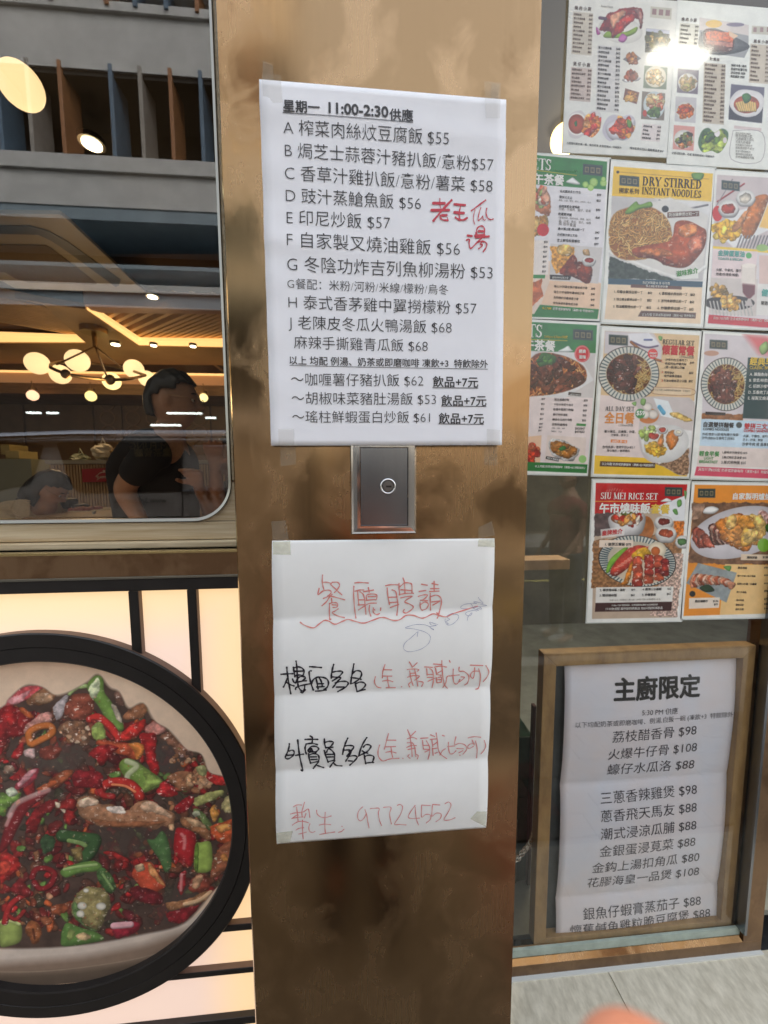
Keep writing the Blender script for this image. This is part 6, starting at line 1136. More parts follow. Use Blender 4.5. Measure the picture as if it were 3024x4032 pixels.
cv.setclip([(548, 880), (575, 800), (620, 770), (680, 780), (735, 770), (768, 810), (758, 880), (710, 940), (640, 935), (590, 945)], 2, True); cv.poly([(540, 750), (780, 750), (780, 950), (540, 950)], (196, 190, 198)); cv.blob([(570, 850), (640, 800), (770, 790), (760, 880), (680, 945), (600, 930)], (226, 222, 226), gloss=0, noise=0); cv.chunks(680, 860, 66, 52, 44, 42, [(206, 120, 50), (226, 160, 80), (170, 74, 44), (214, 84, 60)]); leaf(cv, [(715, 800), (745, 820), (735, 860), (715, 840)], (100, 140, 60)); cv.setclip(None)
pfin(b, 'goose_menu_print', .16)
b = poster('dinner_menu', (2669, 0), (3085, 38), (2625, 645), 'white dinner menu with a crisp pork belly photograph, top right of the pair', (224, 224, 216), W=330, edge=.001); b.use(C1); cv = b.cv
col(b, cv, 1075, 175, 118, 5, 28, (206, 202, 186), 't'); col(b, cv, 1236, 440, 135, 15, 26.5, (190, 178, 160), 'b'); col(b, cv, 1548, 315, 120, 9, 28, (196, 184, 166), 'b'); b.t('b', '燒 肉 小 廚', 1078, 138, 1180, 146, .02); b.t('b', '粉 麵 飯', 1268, 402, 1332, 410, .02); b.t('b', '鐵 板 小 廚', 1562, 285, 1660, 292, .02)
cv.poly([(1200, 118), (1530, 168), (1528, 330), (1500, 388), (1380, 372), (1195, 352)], (150, 150, 150)); cv.poly([(1200, 118), (1530, 168), (1529, 240), (1300, 195), (1200, 205)], (206, 196, 190)); cv.ell(1295, 160, 55, 26, (216, 176, 80)); cv.ell(1440, 165, 60, 14, (120, 110, 130)); cv.blob([(1200, 330), (1210, 220), (1300, 190), (1420, 240), (1530, 300), (1500, 340), (1330, 370)], (96, 98, 100), gloss=0, noise=.15); cv.blob([(1235, 200), (1330, 205), (1400, 225), (1432, 260), (1425, 330), (1370, 355), (1240, 320)], (108, 56, 48), noise=.2); cv.poly([(1240, 210), (1400, 212), (1430, 262), (1420, 290), (1330, 275), (1250, 272)], (196, 100, 56), noise=.3, ns=14); cv.poly([(1245, 275), (1330, 280), (1422, 290), (1420, 316), (1320, 306), (1245, 296)], (170, 110, 96), noise=.3); cv.poly([(1395, 205), (1460, 240), (1430, 262), (1400, 240)], (222, 190, 160))
for (x0, y0, x1, y1, cc, pal) in [(1055, 460, 1195, 632, (110, 100, 110), [(206, 176, 130), (180, 150, 100), (160, 150, 90)]), (1040, 645, 1180, 826, (190, 186, 186), [(206, 110, 40), (226, 140, 60), (170, 70, 30)]), (1028, 838, 1168, 1012, (206, 150, 140), [(110, 110, 60), (60, 50, 40), (206, 130, 70), (150, 160, 90)])]:
    cv.poly([(x0, y0), (x1, y0 + 12), (x1 - 8, y1), (x0 - 8, y1 - 12)], cc); cv.ell((x0 + x1) / 2 - 4, (y0 + y1) / 2 + 8, 66, 62, (228, 224, 216), edge=.15); cv.chunks((x0 + x1) / 2 - 4, (y0 + y1) / 2 + 12, 46, 42, 44, 30, pal)
cv.poly([(1412, 564), (1636, 586), (1618, 826), (1394, 800)], (96, 92, 108)); cv.poly([(1400, 690), (1628, 690), (1618, 826), (1394, 800)], (44, 42, 54)); cv.poly([(1440, 620), (1500, 600), (1600, 620), (1634, 680), (1600, 760), (1520, 786), (1440, 760), (1398, 690)], (228, 224, 222), smooth=True, edge=.1); cv.ell(1515, 700, 86, 60, (176, 84, 50), edge=.2, smooth=True, noise=.2)
for i in range(9): cv.line([(1450 + i * 15, 680 + abs(4 - i) * 4), (1470 + i * 13, 740)], 9, (214, 180, 110))
leaf(cv, [(1485, 640), (1520, 625), (1548, 650), (1530, 685), (1500, 690)], (60, 110, 50))
cv.setclip([(1190, 960), (1215, 880), (1260, 858), (1300, 890), (1350, 862), (1392, 890), (1380, 960), (1330, 1025), (1280, 1010), (1220, 1020)], 2, True); cv.poly([(1180, 850), (1400, 850), (1400, 1040), (1180, 1040)], (70, 100, 66)); cv.chunks(1300, 950, 90, 70, 50, 50, [(150, 170, 60), (100, 130, 50), (180, 196, 90), (60, 86, 40)], gloss=.2); cv.ell(1318, 892, 20, 26, (226, 220, 220)); cv.ell(1370, 940, 14, 20, (206, 196, 196)); cv.setclip(None)
cv.poly([(1432, 842), (1616, 860), (1614, 880), (1430, 862)], (206, 190, 186)); cv.line([(1425, 875), (1620, 890), (1610, 1080), (1412, 1066), (1425, 875)], 1.5, (150, 140, 140), edge=0)
for i in range(9): b.t('t', ['每位另收茶芥費用', '晚市特價小菜', '凡惠顧滿三百元', '可享九折優惠', '所有圖片只供參考', '如有更改恕不另行', '設有外賣送餐服務', '通知請向店員查詢', '多謝惠顧歡迎光臨'][i], 1440, 898 + 20 * i, 1540 + 12 * (i % 3), 907 + 20 * i, 0)
b.t('k', '小菜可配白飯、例湯 凍/熱飲加$5 / 特飲除外', 1012, 1032, 1298, 1058, .01); b.t('k', '糖醋 咕嚕 / 鹽焗', 1412, 444, 1512, 452, .02); b.t('k', '黑椒牛柳薯仔粒', 1410, 470, 1518, 478, .02); b.t('k', '涼瓜排骨 例牌', 1408, 494, 1505, 502, .02); b.t('k', '香煎蠔餅 例牌', 1406, 518, 1500, 526, .02)
cv.poly([(1552, 172), (1700, 182), (1698, 236), (1548, 226)], (190, 184, 168)); [cv.poly([(1562 + 45 * i, 182), (1584 + 45 * i, 184), (1582 + 45 * i, 216), (1560 + 45 * i, 214)], (150, 124, 120)) for i in range(3)]
pfin(b, 'pork_menu_print', .16)
# ================================================================== NOTICES ON THE PILLAR
m_paper = M('white_office_paper', (.86, .86, .90), .75, var=.02, vscale=30)
m_paper2 = M('drawing_paper', (.86, .855, .83), .8, var=.04, vscale=9)
def papersheet(t, name, TL, TR, BR, BL, Y, disp, mat, nx=24, ny=60, uv=False):
    q = [P(*p, Y) for p in (TL, TR, BR, BL)]; mb = MB(); U = []
    for j in range(ny + 1):
        for i in range(nx + 1):
            u, v = i / nx, j / ny; p = q[0] * (1 - u) * (1 - v) + q[1] * u * (1 - v) + q[2] * u * v + q[3] * (1 - u) * v
            mb.v.append((p.x, Y - disp(p.x, p.z), p.z)); U.append((u, 1 - v))
    for j in range(ny):
        for i in range(nx): a = j * (nx + 1) + i; mb.f.append((a, a + nx + 1, a + nx + 2, a + 1))
    o = mb.build(name, mat, t, smooth=True, uv=U, recalc=False)
    s_ = o.modifiers.new('thickness', 'SOLIDIFY'); s_.thickness = .00018; s_.offset = -1
    return o
m_tape = M('clear_tape', (.55, .50, .40), .10, alpha=.17, coat=.5, var=.1)
m_tapes = M('yellowed_tape', (.70, .69, .50), .25, alpha=.42, var=.15, vscale=200)
def tape(t, pts, lift, mat, disp=None):
    Q = [P(*p, YP) for p in pts]; n = 5; mb = MB()
    for j in range(n + 1):
        for i in range(n + 1):
            u, v = i / n, j / n; p = Q[0] * (1 - u) * (1 - v) + Q[1] * u * (1 - v) + Q[2] * u * v + Q[3] * (1 - u) * v
            mb.v.append((p.x + random.uniform(-.0002, .0002), YP - lift - (disp(p.x, p.z) if disp else 0) - random.uniform(0, .0003), p.z))
    for j in range(n):
        for i in range(n): a = j * (n + 1) + i; mb.f.append((a, a + n + 1, a + n + 2, a + 1))
    return mb.build('tape', mat, t, recalc=False)
# upper printed menu
zt_m = P(1500, 360, YP).z; zb_m = P(1500, 1755, YP).z; xm0, xm1 = P(1050, 1000, YP).x, P(1980, 1000, YP).x
def d_menu(x, z):
    u = (x - xm0) / (xm1 - xm0); v = (zt_m - z) / (zt_m - zb_m); e = min(1, max(0, v * 10))
    b_ = .0085 * max(0, (v - .3)) ** 1 * (1 if v < 1 else 1) * .9
    w_ = .0010 * math.exp(-((v - .42 - .05 * u) / .03) ** 2) * (1 - u) ** 2 * 2 + .0007 * math.sin(6 * u + 3 * v) * e + .0016 * math.exp(-(u / .05) ** 2) * math.sin(v * 21) ** 2 + .0012 * math.exp(-((v - .06 - .06 * u) / .03) ** 2)
    return .0035 + b_ + w_
tm = thing('menu_sheet', tuple(P(1520, 1755, YP)), 'large printed lunch menu sheet in black type with red handwriting taped high on the pillar', 'paper sheet')
papersheet(tm, 'paper', (1023, 324), (1989, 403), (1966, 1755), (1074, 1757), YP, d_menu, m_paper)
S = Sheet(YP, d_menu)
def tl_(c, body, x0, y0, x1, y1, bold=0.0, **k): S.text('k', body, c(x0, y0), c(x1, y1), bold, kind=(-.006, -.016) if bold < 0 else None, **k)
TH = -.013
tl_(CA, '星期一', 222, 243, 447, 256, .02); tl_(CA, '11:00-2:30', 505, 258, 872, 281, .028, hs=1.0); tl_(CA, '供應', 882, 293, 1027, 300, .02)
tl_(CA, 'A 榨菜肉絲炆豆腐飯 $55', 222, 381, 1255, 446, TH); tl_(CA, 'B 焗芝士蒜蓉汁豬扒飯/意粉$57', 231, 522, 1530, 608, TH); tl_(CA, 'C 香草汁雞扒飯/意粉/薯菜 $58', 231, 664, 1523, 742, TH)
tl_(CA, 'D 豉汁蒸䱽魚飯 $56', 237, 802, 1079, 848, TH); tl_(CA, 'E 印尼炒飯 $57', 243, 942, 888, 972, TH); tl_(CA, 'F 自家製叉燒油雞飯 $56', 245, 1085, 1320, 1138, TH)
tl_(CB, 'G 冬陰功炸吉列魚柳湯粉 $53', 247, 118, 1521, 170, TH); tl_(CB, 'G餐配：米粉/河粉/米線/檬粉/烏冬', 248, 228, 1245, 265, TH * 1.3); tl_(CB, 'H 泰式香茅雞中翼撈檬粉 $57', 255, 352, 1420, 390, TH)
tl_(CB, 'J 老陳皮冬瓜火鴨湯飯 $68', 256, 477, 1266, 508, TH); tl_(CB, '麻辣手撕雞青瓜飯 $68', 290, 600, 1118, 622, TH)
tl_(CB, '以上 均配 例湯、奶茶或即磨咖啡 凍飲+3  特飲除外', 262, 701, 1487, 724, .008)
tl_(CB, '～咖喱薯仔豬扒飯 $62', 272, 829, 1091, 836, TH); tl_(CB, '飲品+7元', 1147, 839, 1426, 843, .012); tl_(CB, '～胡椒味菜豬肚湯飯 $53', 276, 946, 1168, 951, TH); tl_(CB, '飲品+7元', 1199, 956, 1476, 958, .012); tl_(CB, '～瑤柱鮮蝦蛋白炒飯 $61', 280, 1060, 1130, 1062, TH); tl_(CB, '飲品+7元', 1183, 1066, 1460, 1068, .012)
def under(c, x0, y0, x1, y1, w_):
    n = 12
    for i in range(n):
        f = lambda t, d: (x0 + (x1 - x0) * t, y0 + (y1 - y0) * t + d)
        S.rect('k', [f(i / n, -w_ / 2), f((i + 1) / n, -w_ / 2), f((i + 1) / n, w_ / 2), f(i / n, w_ / 2)], c, .0006)
under(CA, 218, 255, 1028, 312, 4); under(CB, 262, 711, 1487, 735, 3); under(CB, 1145, 849, 1427, 852, 4); under(CB, 1198, 963, 1476, 966, 4); under(CB, 1181, 1073, 1459, 1076, 4)
h0 = cr(1640, 760, .1929); s_ = lambda pts, w_: S.stroke('r', pts, w_ * .1929, h0)
s_([(330, 248), (558, 250)], 52); s_([(464, 155), (466, 280), (500, 400)], 22); s_([(296, 392), (645, 390)], 54); s_([(700, 190), (520, 380), (330, 610)], 46); s_([(508, 498), (598, 496)], 48); s_([(470, 500), (480, 560), (540, 595), (625, 598)], 34); s_([(618, 545), (620, 620)], 14)
s_([(758, 272), (970, 290)], 46); s_([(885, 300), (855, 430), (848, 480), (865, 560)], 28); s_([(762, 438), (942, 455)], 54); s_([(780, 545), (860, 590), (950, 590), (1010, 555)], 42)
s_([(1385, 195), (1230, 310), (1098, 408)], 28); s_([(1175, 385), (1145, 500), (1140, 600), (1165, 685)], 16); s_([(1290, 345), (1255, 460), (1232, 600), (1270, 590), (1330, 520)], 20); s_([(1330, 520), (1335, 580), (1360, 605), (1380, 590)], 18); s_([(1410, 360), (1395, 470), (1430, 560), (1490, 592), (1538, 580)], 24)
s_([(1205, 890), (1205, 800), (1250, 735), (1320, 725), (1360, 780), (1355, 880)], 28); s_([(1245, 828), (1325, 832)], 48); s_([(1180, 925), (1350, 915)], 60); s_([(1180, 950), (1445, 938)], 46); s_([(1020, 915), (1105, 925)], 42); s_([(1000, 1010), (1055, 990), (1050, 1080), (1078, 1180), (1180, 1090), (1300, 970)], 30); s_([(1210, 1060), (1290, 1035), (1370, 1050), (1405, 1100), (1380, 1180), (1335, 1245)], 30); s_([(1300, 1060), (1275, 1100), (1320, 1100), (1290, 1150), (1240, 1185)], 26); s_([(1180, 850), (1185, 930)], 14)
m_print = M('laser_toner', (.018, .016, .018), .5); m_red = M('red_marker', (.56, .035, .06), .5)
S.finish(tm, {'k': m_print, 'r': m_red}, {'k': 'printed_lettering', 'r': 'red_handwriting'})
c_ = CA
tape(tm, [c_(85, 20), (c_(205, 22)), c_(218, 190), c_(98, 200)], .0052, m_tape); tape(tm, [c_(1470, 60), c_(1572, 70), c_(1568, 290), c_(1478, 290)], .0052, m_tape)
tape(tm, [CB(193, 1105), CB(292, 1104), CB(293, 1206), CB(196, 1206)], .0006, m_tape, d_menu); tape(tm, [CB(197, 1210), CB(293, 1210), CB(296, 1322), CB(199, 1334)], .0008, m_tape)
tape(tm, [CB(1478, 1104), CB(1560, 1110), CB(1560, 1204), CB(1478, 1204)], .0006, m_tape, d_menu); tape(tm, [CB(1474, 1208), CB(1560, 1208), CB(1558, 1328), CB(1474, 1326)], .0008, m_tape)
# lower handwritten sheet
fz = [P(1500, y, YP).z for y in (2410, 2720, 3008)]; z_t, z_b = P(1500, 2123, YP).z, P(1500, 3285, YP).z
xs_ = P(1500, 2410, YP).x
def d_rec(x, z):
    zz_ = z - (x - xs_) * .0
    k = [(2437, 2388), (2737, 2699), (3032, 2980)]
    x0, x1 = P(1075, 2700, YP).x, P(1925, 2700, YP).x; u = (x - x0) / (x1 - x0)
    zs = [z_t + .001] + [zl_[i] * (1 - u) + zr_[i] * u for i in range(3)] + [z_b - .012]
    for i in range(4):
        if z >= zs[i + 1] or i == 3:
            t = (zs[i] - z) / (zs[i] - zs[i + 1]); t = min(max(t, 0), 1.1); h = [.0035, .0052, .0052, .0060][i]
            return .0016 + h * (math.sin(math.pi * min(t, 1)) ** .8) + .0008 * math.sin(9 * u + i * 2 + 4 * t) * t * (1 - min(t, 1)) * 3
    return .0016
zl_ = [P(1078, y, YP).z for y in (2437, 2737, 3032)]; zr_ = [P(1935, y, YP).z for y in (2388, 2699, 2980)]
rec = thing('handwritten_notice', tuple(P(1500, 3285, YP)), 'creased white job notice handwritten in red and black marker taped low on the pillar', 'paper sheet')
papersheet(rec, 'paper', (1072, 2128), (1945, 2119), (1910, 3249), (1092, 3312), YP, d_rec, m_paper2, 20, 130)
S = Sheet(YP, d_rec)
def st(key, c, sc, w_, L_):
    for pts in L_: S.stroke(key, pts, w_ * sc, c)
h1 = cr(1200, 2220, .3617)
st('p', h1, .3617, 15, [[(198, 112), (194, 180), (200, 225), (210, 265)], [(202, 190), (250, 190), (292, 204)], [(300, 190), (360, 190), (380, 225), (350, 275), (325, 300)], [(285, 215), (330, 255), (370, 295), (405, 324)], [(160, 255), (148, 325), (200, 285), (265, 275), (290, 300), (250, 345), (205, 365)], [(300, 320), (270, 350), (240, 400), (190, 445)], [(255, 335), (330, 350), (435, 380)], [(293, 365), (297, 410)], [(272, 420), (270, 500), (272, 590), (285, 592)], [(275, 420), (330, 410), (358, 425), (350, 460), (310, 465)], [(300, 435), (345, 438)], [(365, 480), (330, 505), (300, 525), (360, 560), (432, 577)],
 [(545, 196), (600, 190), (690, 196)], [(535, 232), (532, 320), (540, 450), (548, 520), (556, 580)], [(548, 285), (600, 272), (640, 272)], [(575, 290), (580, 360), (590, 440)], [(600, 290), (640, 330), (655, 430), (665, 540)], [(585, 380), (648, 380)], [(580, 436), (650, 434)], [(585, 492), (640, 455), (700, 420), (776, 416)], [(690, 245), (700, 295)], [(640, 290), (745, 272)], [(670, 375), (672, 330), (720, 315), (780, 325), (776, 375), (760, 378)], [(690, 345), (770, 342)], [(665, 385), (760, 376)], [(705, 440), (700, 500), (718, 560)], [(745, 470), (745, 520), (780, 545), (812, 535)], [(757, 488), (760, 495)], [(825, 470), (823, 498)],
 [(877, 225), (930, 214), (1008, 215)], [(893, 250), (900, 330), (920, 432)], [(945, 270), (985, 290), (1000, 360), (1010, 440), (1000, 550)], [(910, 352), (1000, 348)], [(915, 412), (1008, 405)], [(930, 465), (1018, 432)], [(1020, 200), (1022, 260), (1028, 325)], [(1063, 142), (1078, 190), (1085, 300)], [(1030, 235), (1080, 195), (1130, 195), (1158, 215), (1160, 300)], [(1040, 268), (1155, 278)], [(1022, 322), (1100, 308), (1176, 308)], [(1040, 358), (1100, 345), (1165, 342), (1110, 375), (1085, 405), (1140, 430), (1178, 460), (1150, 500), (1100, 528), (1068, 515), (1080, 490)],
 [(1262, 208), (1325, 220)], [(1238, 288), (1310, 278)], [(1230, 342), (1290, 325), (1330, 330), (1290, 375), (1255, 385)], [(1255, 385), (1330, 392)], [(1250, 415), (1255, 470), (1275, 500)], [(1250, 440), (1300, 405), (1340, 430), (1320, 480), (1275, 498)], [(1398, 178), (1400, 290)], [(1375, 200), (1440, 216)], [(1360, 258), (1450, 258)], [(1350, 290), (1452, 285)], [(1358, 310), (1360, 400), (1365, 498)], [(1370, 345), (1420, 330), (1465, 350), (1482, 400), (1470, 480), (1445, 560), (1435, 578)], [(1375, 405), (1465, 395)], [(1390, 440), (1460, 400)], [(1432, 525), (1450, 545)],
 [(-45, 625), (0, 655), (95, 683), (150, 650), (210, 608), (260, 612), (330, 645), (400, 620), (470, 595), (540, 612), (640, 632), (730, 605), (820, 575), (880, 578), (960, 603), (1030, 595), (1100, 552), (1180, 552), (1260, 578), (1310, 570), (1390, 535), (1450, 550), (1530, 565), (1600, 535), (1720, 500), (1870, 455)]])
h2 = cr(1700, 2300, .1808)
st('u', h2, .1808, 9, [[(995, 268), (1010, 300), (1060, 350), (1103, 400), (1020, 385), (910, 358), (910, 385), (965, 400), (830, 405), (700, 425), (620, 480), (650, 520), (760, 520), (870, 495), (860, 440), (830, 410)], [(1045, 430), (1120, 435), (1180, 450), (1000, 480), (890, 505), (940, 465), (1040, 490), (1070, 530), (1000, 520), (965, 530), (1005, 555), (940, 535), (880, 505)], [(960, 572), (920, 555), (800, 575), (725, 610), (730, 645), (790, 668), (850, 640), (855, 605), (800, 650), (765, 700), (755, 760)], [(315, 680), (350, 650), (440, 612)], [(440, 640), (540, 645), (570, 690), (530, 760), (430, 840), (340, 860), (290, 820), (270, 760), (280, 730)], [(325, 700), (345, 725), (380, 742), (310, 775), (320, 820), (355, 840)]])
st('u', h1, .3617, 4.5, [[(1440, 645), (1390, 630), (1352, 620), (1370, 650), (1425, 655), (1358, 668), (1372, 690), (1397, 700), (1370, 680)], [(1360, 670), (1290, 645), (1200, 645), (1120, 665), (1090, 680), (1180, 690), (1290, 718), (1350, 760), (1355, 800), (1330, 850), (1250, 905), (1130, 930), (1070, 900), (1080, 840), (1150, 780), (1215, 722)], [(1225, 718), (1215, 770)]])
h3 = cr(1080, 2560, .2411)
st('k', h3, .2411, 31, [[(218, 240), (225, 330), (245, 480), (262, 600), (275, 690)], [(125, 355), (220, 348), (315, 345)], [(222, 430), (195, 500), (160, 572)], [(205, 485), (270, 530), (330, 552)], [(325, 240), (335, 310), (348, 395)], [(368, 140), (380, 230), (385, 330), (392, 470), (400, 560), (440, 630), (480, 640), (500, 600), (505, 530)], [(330, 250), (400, 232), (470, 255), (497, 310), (475, 380)], [(350, 305), (475, 300)], [(350, 380), (420, 365), (480, 378)], [(310, 435), (330, 485), (360, 500), (380, 440), (430, 395), (500, 395), (515, 420), (470, 460)], [(360, 490), (440, 475), (530, 462)], [(355, 612), (365, 580), (450, 545), (585, 515)], [(440, 662), (470, 672), (510, 620)],
 [(590, 228), (680, 232), (775, 240)], [(610, 295), (580, 310), (585, 400), (605, 500), (642, 625)], [(620, 510), (640, 450), (700, 405), (780, 400), (860, 430), (890, 500), (865, 580), (815, 612)], [(690, 425), (705, 500), (720, 605)], [(745, 415), (775, 480), (790, 560)], [(710, 515), (805, 512)], [(700, 570), (815, 565)], [(680, 645), (770, 640), (852, 625)],
 [(975, 190), (955, 260), (940, 340), (935, 415)], [(960, 315), (1030, 300), (1100, 300), (1115, 325), (1060, 390), (955, 465)], [(935, 395), (1010, 400), (1090, 412), (1040, 470), (990, 540), (960, 582)], [(1000, 500), (1090, 475), (1180, 478), (1208, 515), (1160, 580), (1040, 655)], [(1020, 575), (1140, 573)],
 [(1300, 180), (1280, 300), (1260, 420), (1248, 515)], [(1275, 345), (1330, 295), (1400, 300), (1425, 350), (1390, 430), (1300, 500), (1255, 510)], [(1255, 410), (1340, 420), (1415, 440)], [(1320, 500), (1335, 580), (1352, 660)], [(1325, 520), (1400, 488), (1470, 505), (1485, 550), (1430, 620), (1370, 655)], [(1375, 650), (1480, 622)]])
h4 = cr(1440, 2560, .3134)
st('p', h4, .3134, 16, [[(118, 305), (108, 380), (140, 440), (188, 456)], [(236, 150), (210, 240), (205, 322)], [(225, 215), (318, 218)], [(215, 298), (322, 300)], [(268, 310), (275, 380), (288, 440)], [(210, 365), (275, 355), (336, 374)], [(255, 455), (368, 455)], [(446, 442), (448, 444)], [(540, 118), (575, 180)], [(635, 130), (580, 185)], [(515, 215), (580, 208), (655, 215), (640, 238)], [(545, 235), (555, 300), (575, 380), (590, 425)], [(605, 215), (625, 300), (650, 435)], [(550, 265), (615, 262)], [(520, 315), (590, 295), (668, 300), (610, 355)], [(560, 380), (535, 410), (548, 445)], [(660, 370), (715, 385), (698, 438)],
 [(730, 182), (825, 188)], [(755, 205), (765, 290)], [(795, 205), (830, 240), (845, 350), (828, 452)], [(760, 280), (830, 282)], [(765, 318), (830, 318)], [(775, 370), (855, 330)], [(840, 145), (935, 152)], [(850, 185), (930, 172), (1000, 184)], [(942, 105), (950, 230), (975, 400), (1020, 465)], [(865, 200), (880, 280)], [(935, 235), (880, 275), (935, 290)], [(875, 320), (885, 390)], [(880, 330), (940, 315), (940, 385)], [(890, 350), (935, 345)], [(885, 390), (940, 382)], [(1040, 298), (1010, 310), (1000, 380), (965, 455)], [(1035, 100), (1045, 122)],
 [(1085, 210), (1085, 300), (1100, 390), (1140, 405), (1170, 345)], [(1045, 300), (1110, 290), (1160, 285)], [(1158, 185), (1160, 235), (1220, 240), (1280, 300), (1270, 390), (1235, 420)], [(1185, 310), (1228, 320), (1165, 380)], [(1295, 158), (1450, 162)], [(1350, 190), (1345, 300), (1325, 330), (1300, 290), (1330, 240), (1400, 235)], [(1400, 205), (1425, 300), (1415, 450), (1375, 475)], [(1488, 162), (1528, 240), (1510, 310), (1465, 375)]])
h5 = cr(1100, 2850, .2411)
st('k', h5, .2411, 31, [[(178, 262), (170, 330), (140, 420), (110, 500), (160, 520), (230, 470), (255, 410), (230, 370), (170, 385)], [(135, 460), (240, 450)], [(313, 200), (325, 320), (345, 500), (370, 640), (385, 735), (362, 732)], [(280, 460), (340, 450), (402, 440)], [(515, 135), (550, 165), (545, 240)], [(435, 190), (540, 188), (635, 190)], [(450, 265), (540, 255), (628, 275)], [(445, 280), (430, 330), (440, 400), (450, 435)], [(480, 370), (530, 310), (610, 310), (650, 350), (620, 390), (600, 415)], [(500, 345), (520, 390)], [(530, 340), (550, 385)], [(490, 400), (600, 402)], [(480, 380), (500, 410)], [(485, 435), (495, 520), (515, 605)], [(490, 460), (560, 432), (630, 450), (655, 510), (640, 580)], [(520, 490), (610, 490)], [(525, 540), (620, 535)], [(535, 600), (640, 580), (600, 640), (558, 705)], [(610, 640), (660, 665), (722, 690)],
 [(742, 185), (745, 260), (765, 335)], [(755, 240), (820, 222), (885, 240), (860, 290), (820, 330)], [(770, 330), (875, 326)], [(740, 380), (765, 480), (800, 590)], [(775, 410), (810, 350), (870, 390), (905, 460), (900, 540)], [(785, 450), (890, 450)], [(785, 498), (895, 495)], [(795, 582), (905, 560), (860, 630), (828, 682)], [(885, 600), (930, 650), (1020, 662)],
 [(1118, 175), (1085, 250), (1055, 340), (1035, 450)], [(1080, 305), (1150, 298), (1215, 320), (1180, 380), (1140, 400)], [(1072, 378), (1160, 385), (1105, 485)], [(1180, 390), (1140, 480), (1085, 575)], [(1120, 495), (1220, 478), (1270, 505), (1220, 580), (1150, 650)], [(1130, 570), (1190, 575)],
 [(1425, 170), (1380, 240), (1330, 350), (1295, 485)], [(1370, 330), (1410, 290), (1470, 295), (1490, 330), (1430, 410), (1320, 470)], [(1355, 395), (1400, 430), (1440, 435)], [(1385, 470), (1395, 540), (1410, 625)], [(1400, 490), (1470, 470), (1540, 500), (1520, 590)], [(1410, 612), (1480, 605), (1535, 602)]])
h6 = cr(1440, 2840, .3014)
st('f', h6, .3014, 17, [[(178, 270), (158, 350), (165, 430), (210, 490), (265, 485)], [(292, 120), (270, 200), (240, 325)], [(265, 205), (385, 205)], [(250, 295), (382, 290)], [(325, 300), (335, 380), (347, 440)], [(260, 370), (320, 360), (390, 378)], [(270, 478), (330, 462), (430, 455)], [(480, 456), (482, 458)], [(538, 70), (572, 150), (575, 180)], [(640, 88), (580, 150)], [(535, 185), (600, 165), (655, 185)], [(572, 180), (590, 300), (600, 430)], [(535, 238), (600, 240), (630, 300), (648, 430)], [(530, 300), (590, 275), (650, 275)], [(545, 330), (640, 310)], [(560, 400), (545, 430), (572, 455)], [(655, 400), (680, 420), (668, 465)],
 [(705, 178), (800, 170)], [(730, 205), (735, 260), (745, 325)], [(780, 210), (820, 290), (825, 380), (808, 470)], [(735, 272), (805, 272)], [(745, 325), (820, 328)], [(765, 365), (820, 335)], [(832, 130), (885, 152)], [(830, 190), (915, 183)], [(905, 105), (920, 200), (935, 320), (970, 400), (1050, 465)], [(850, 200), (865, 290)], [(915, 230), (865, 270)], [(860, 310), (872, 415)], [(870, 320), (920, 310)], [(895, 385), (925, 372)], [(1025, 320), (990, 350), (960, 410)], [(985, 135), (1010, 145)],
 [(1065, 230), (1070, 320), (1090, 390), (1130, 390), (1165, 350)], [(1055, 290), (1150, 280)], [(1160, 155), (1145, 260), (1210, 245), (1280, 270), (1305, 330), (1260, 400)], [(1175, 318), (1260, 322)], [(1205, 380), (1255, 350)], [(1218, 415), (1222, 418)], [(1320, 170), (1400, 155), (1480, 165)], [(1370, 200), (1400, 270)], [(1400, 250), (1340, 260), (1315, 300), (1340, 320), (1390, 290)], [(1415, 215), (1440, 330), (1440, 460)], [(1528, 210), (1550, 290), (1530, 350), (1495, 398)]])
h7 = cr(1100, 3110, .2291)
st('f', h7, .2291, 20, [[(262, 198), (320, 170), (395, 172)], [(312, 205), (325, 320), (335, 435)], [(212, 320), (290, 302), (350, 300)], [(232, 400), (300, 350), (340, 340)], [(235, 398), (330, 380), (420, 375)], [(445, 128), (415, 230), (400, 290), (405, 365)], [(360, 298), (430, 285), (500, 240), (520, 270), (535, 385)], [(470, 315), (445, 390)], [(240, 515), (330, 460), (430, 455), (510, 480)], [(410, 430), (410, 560), (412, 690), (418, 780)], [(300, 610), (350, 580), (430, 568)], [(345, 685), (400, 675), (472, 652)], [(535, 500), (515, 570), (530, 640), (580, 660), (618, 642)],
 [(650, 262), (660, 330), (720, 380), (800, 392), (895, 366)], [(795, 300), (788, 450), (790, 600), (798, 680)], [(695, 525), (780, 510), (885, 520)], [(700, 700), (800, 680), (955, 655)], [(1078, 550), (1080, 554)], [(1020, 660), (1070, 645), (1112, 605)]])
h8 = cr(1380, 3110, .3134)
st('f', h8, .3134, 13, [[(150, 155), (100, 210), (90, 290), (120, 330), (165, 300), (195, 235)], [(180, 190), (200, 250), (215, 340), (230, 420)], [(245, 175), (300, 170), (355, 172), (345, 230), (360, 320), (385, 388)], [(410, 157), (500, 156), (485, 230), (495, 310), (508, 368)], [(580, 130), (620, 120), (645, 160), (610, 260), (545, 370), (610, 375), (690, 382)], [(800, 128), (750, 200), (715, 265), (740, 295), (855, 292)], [(800, 150), (805, 220), (820, 320), (845, 385)], [(880, 125), (985, 130)], [(880, 128), (878, 200), (882, 280), (930, 245), (990, 255), (990, 310), (940, 360)], [(1015, 118), (1105, 125)], [(1015, 120), (1010, 190), (1010, 270), (1060, 230), (1120, 240), (1115, 300), (1060, 345)], [(1170, 110), (1215, 90), (1245, 130), (1210, 220), (1160, 318), (1230, 325), (1298, 295)]])
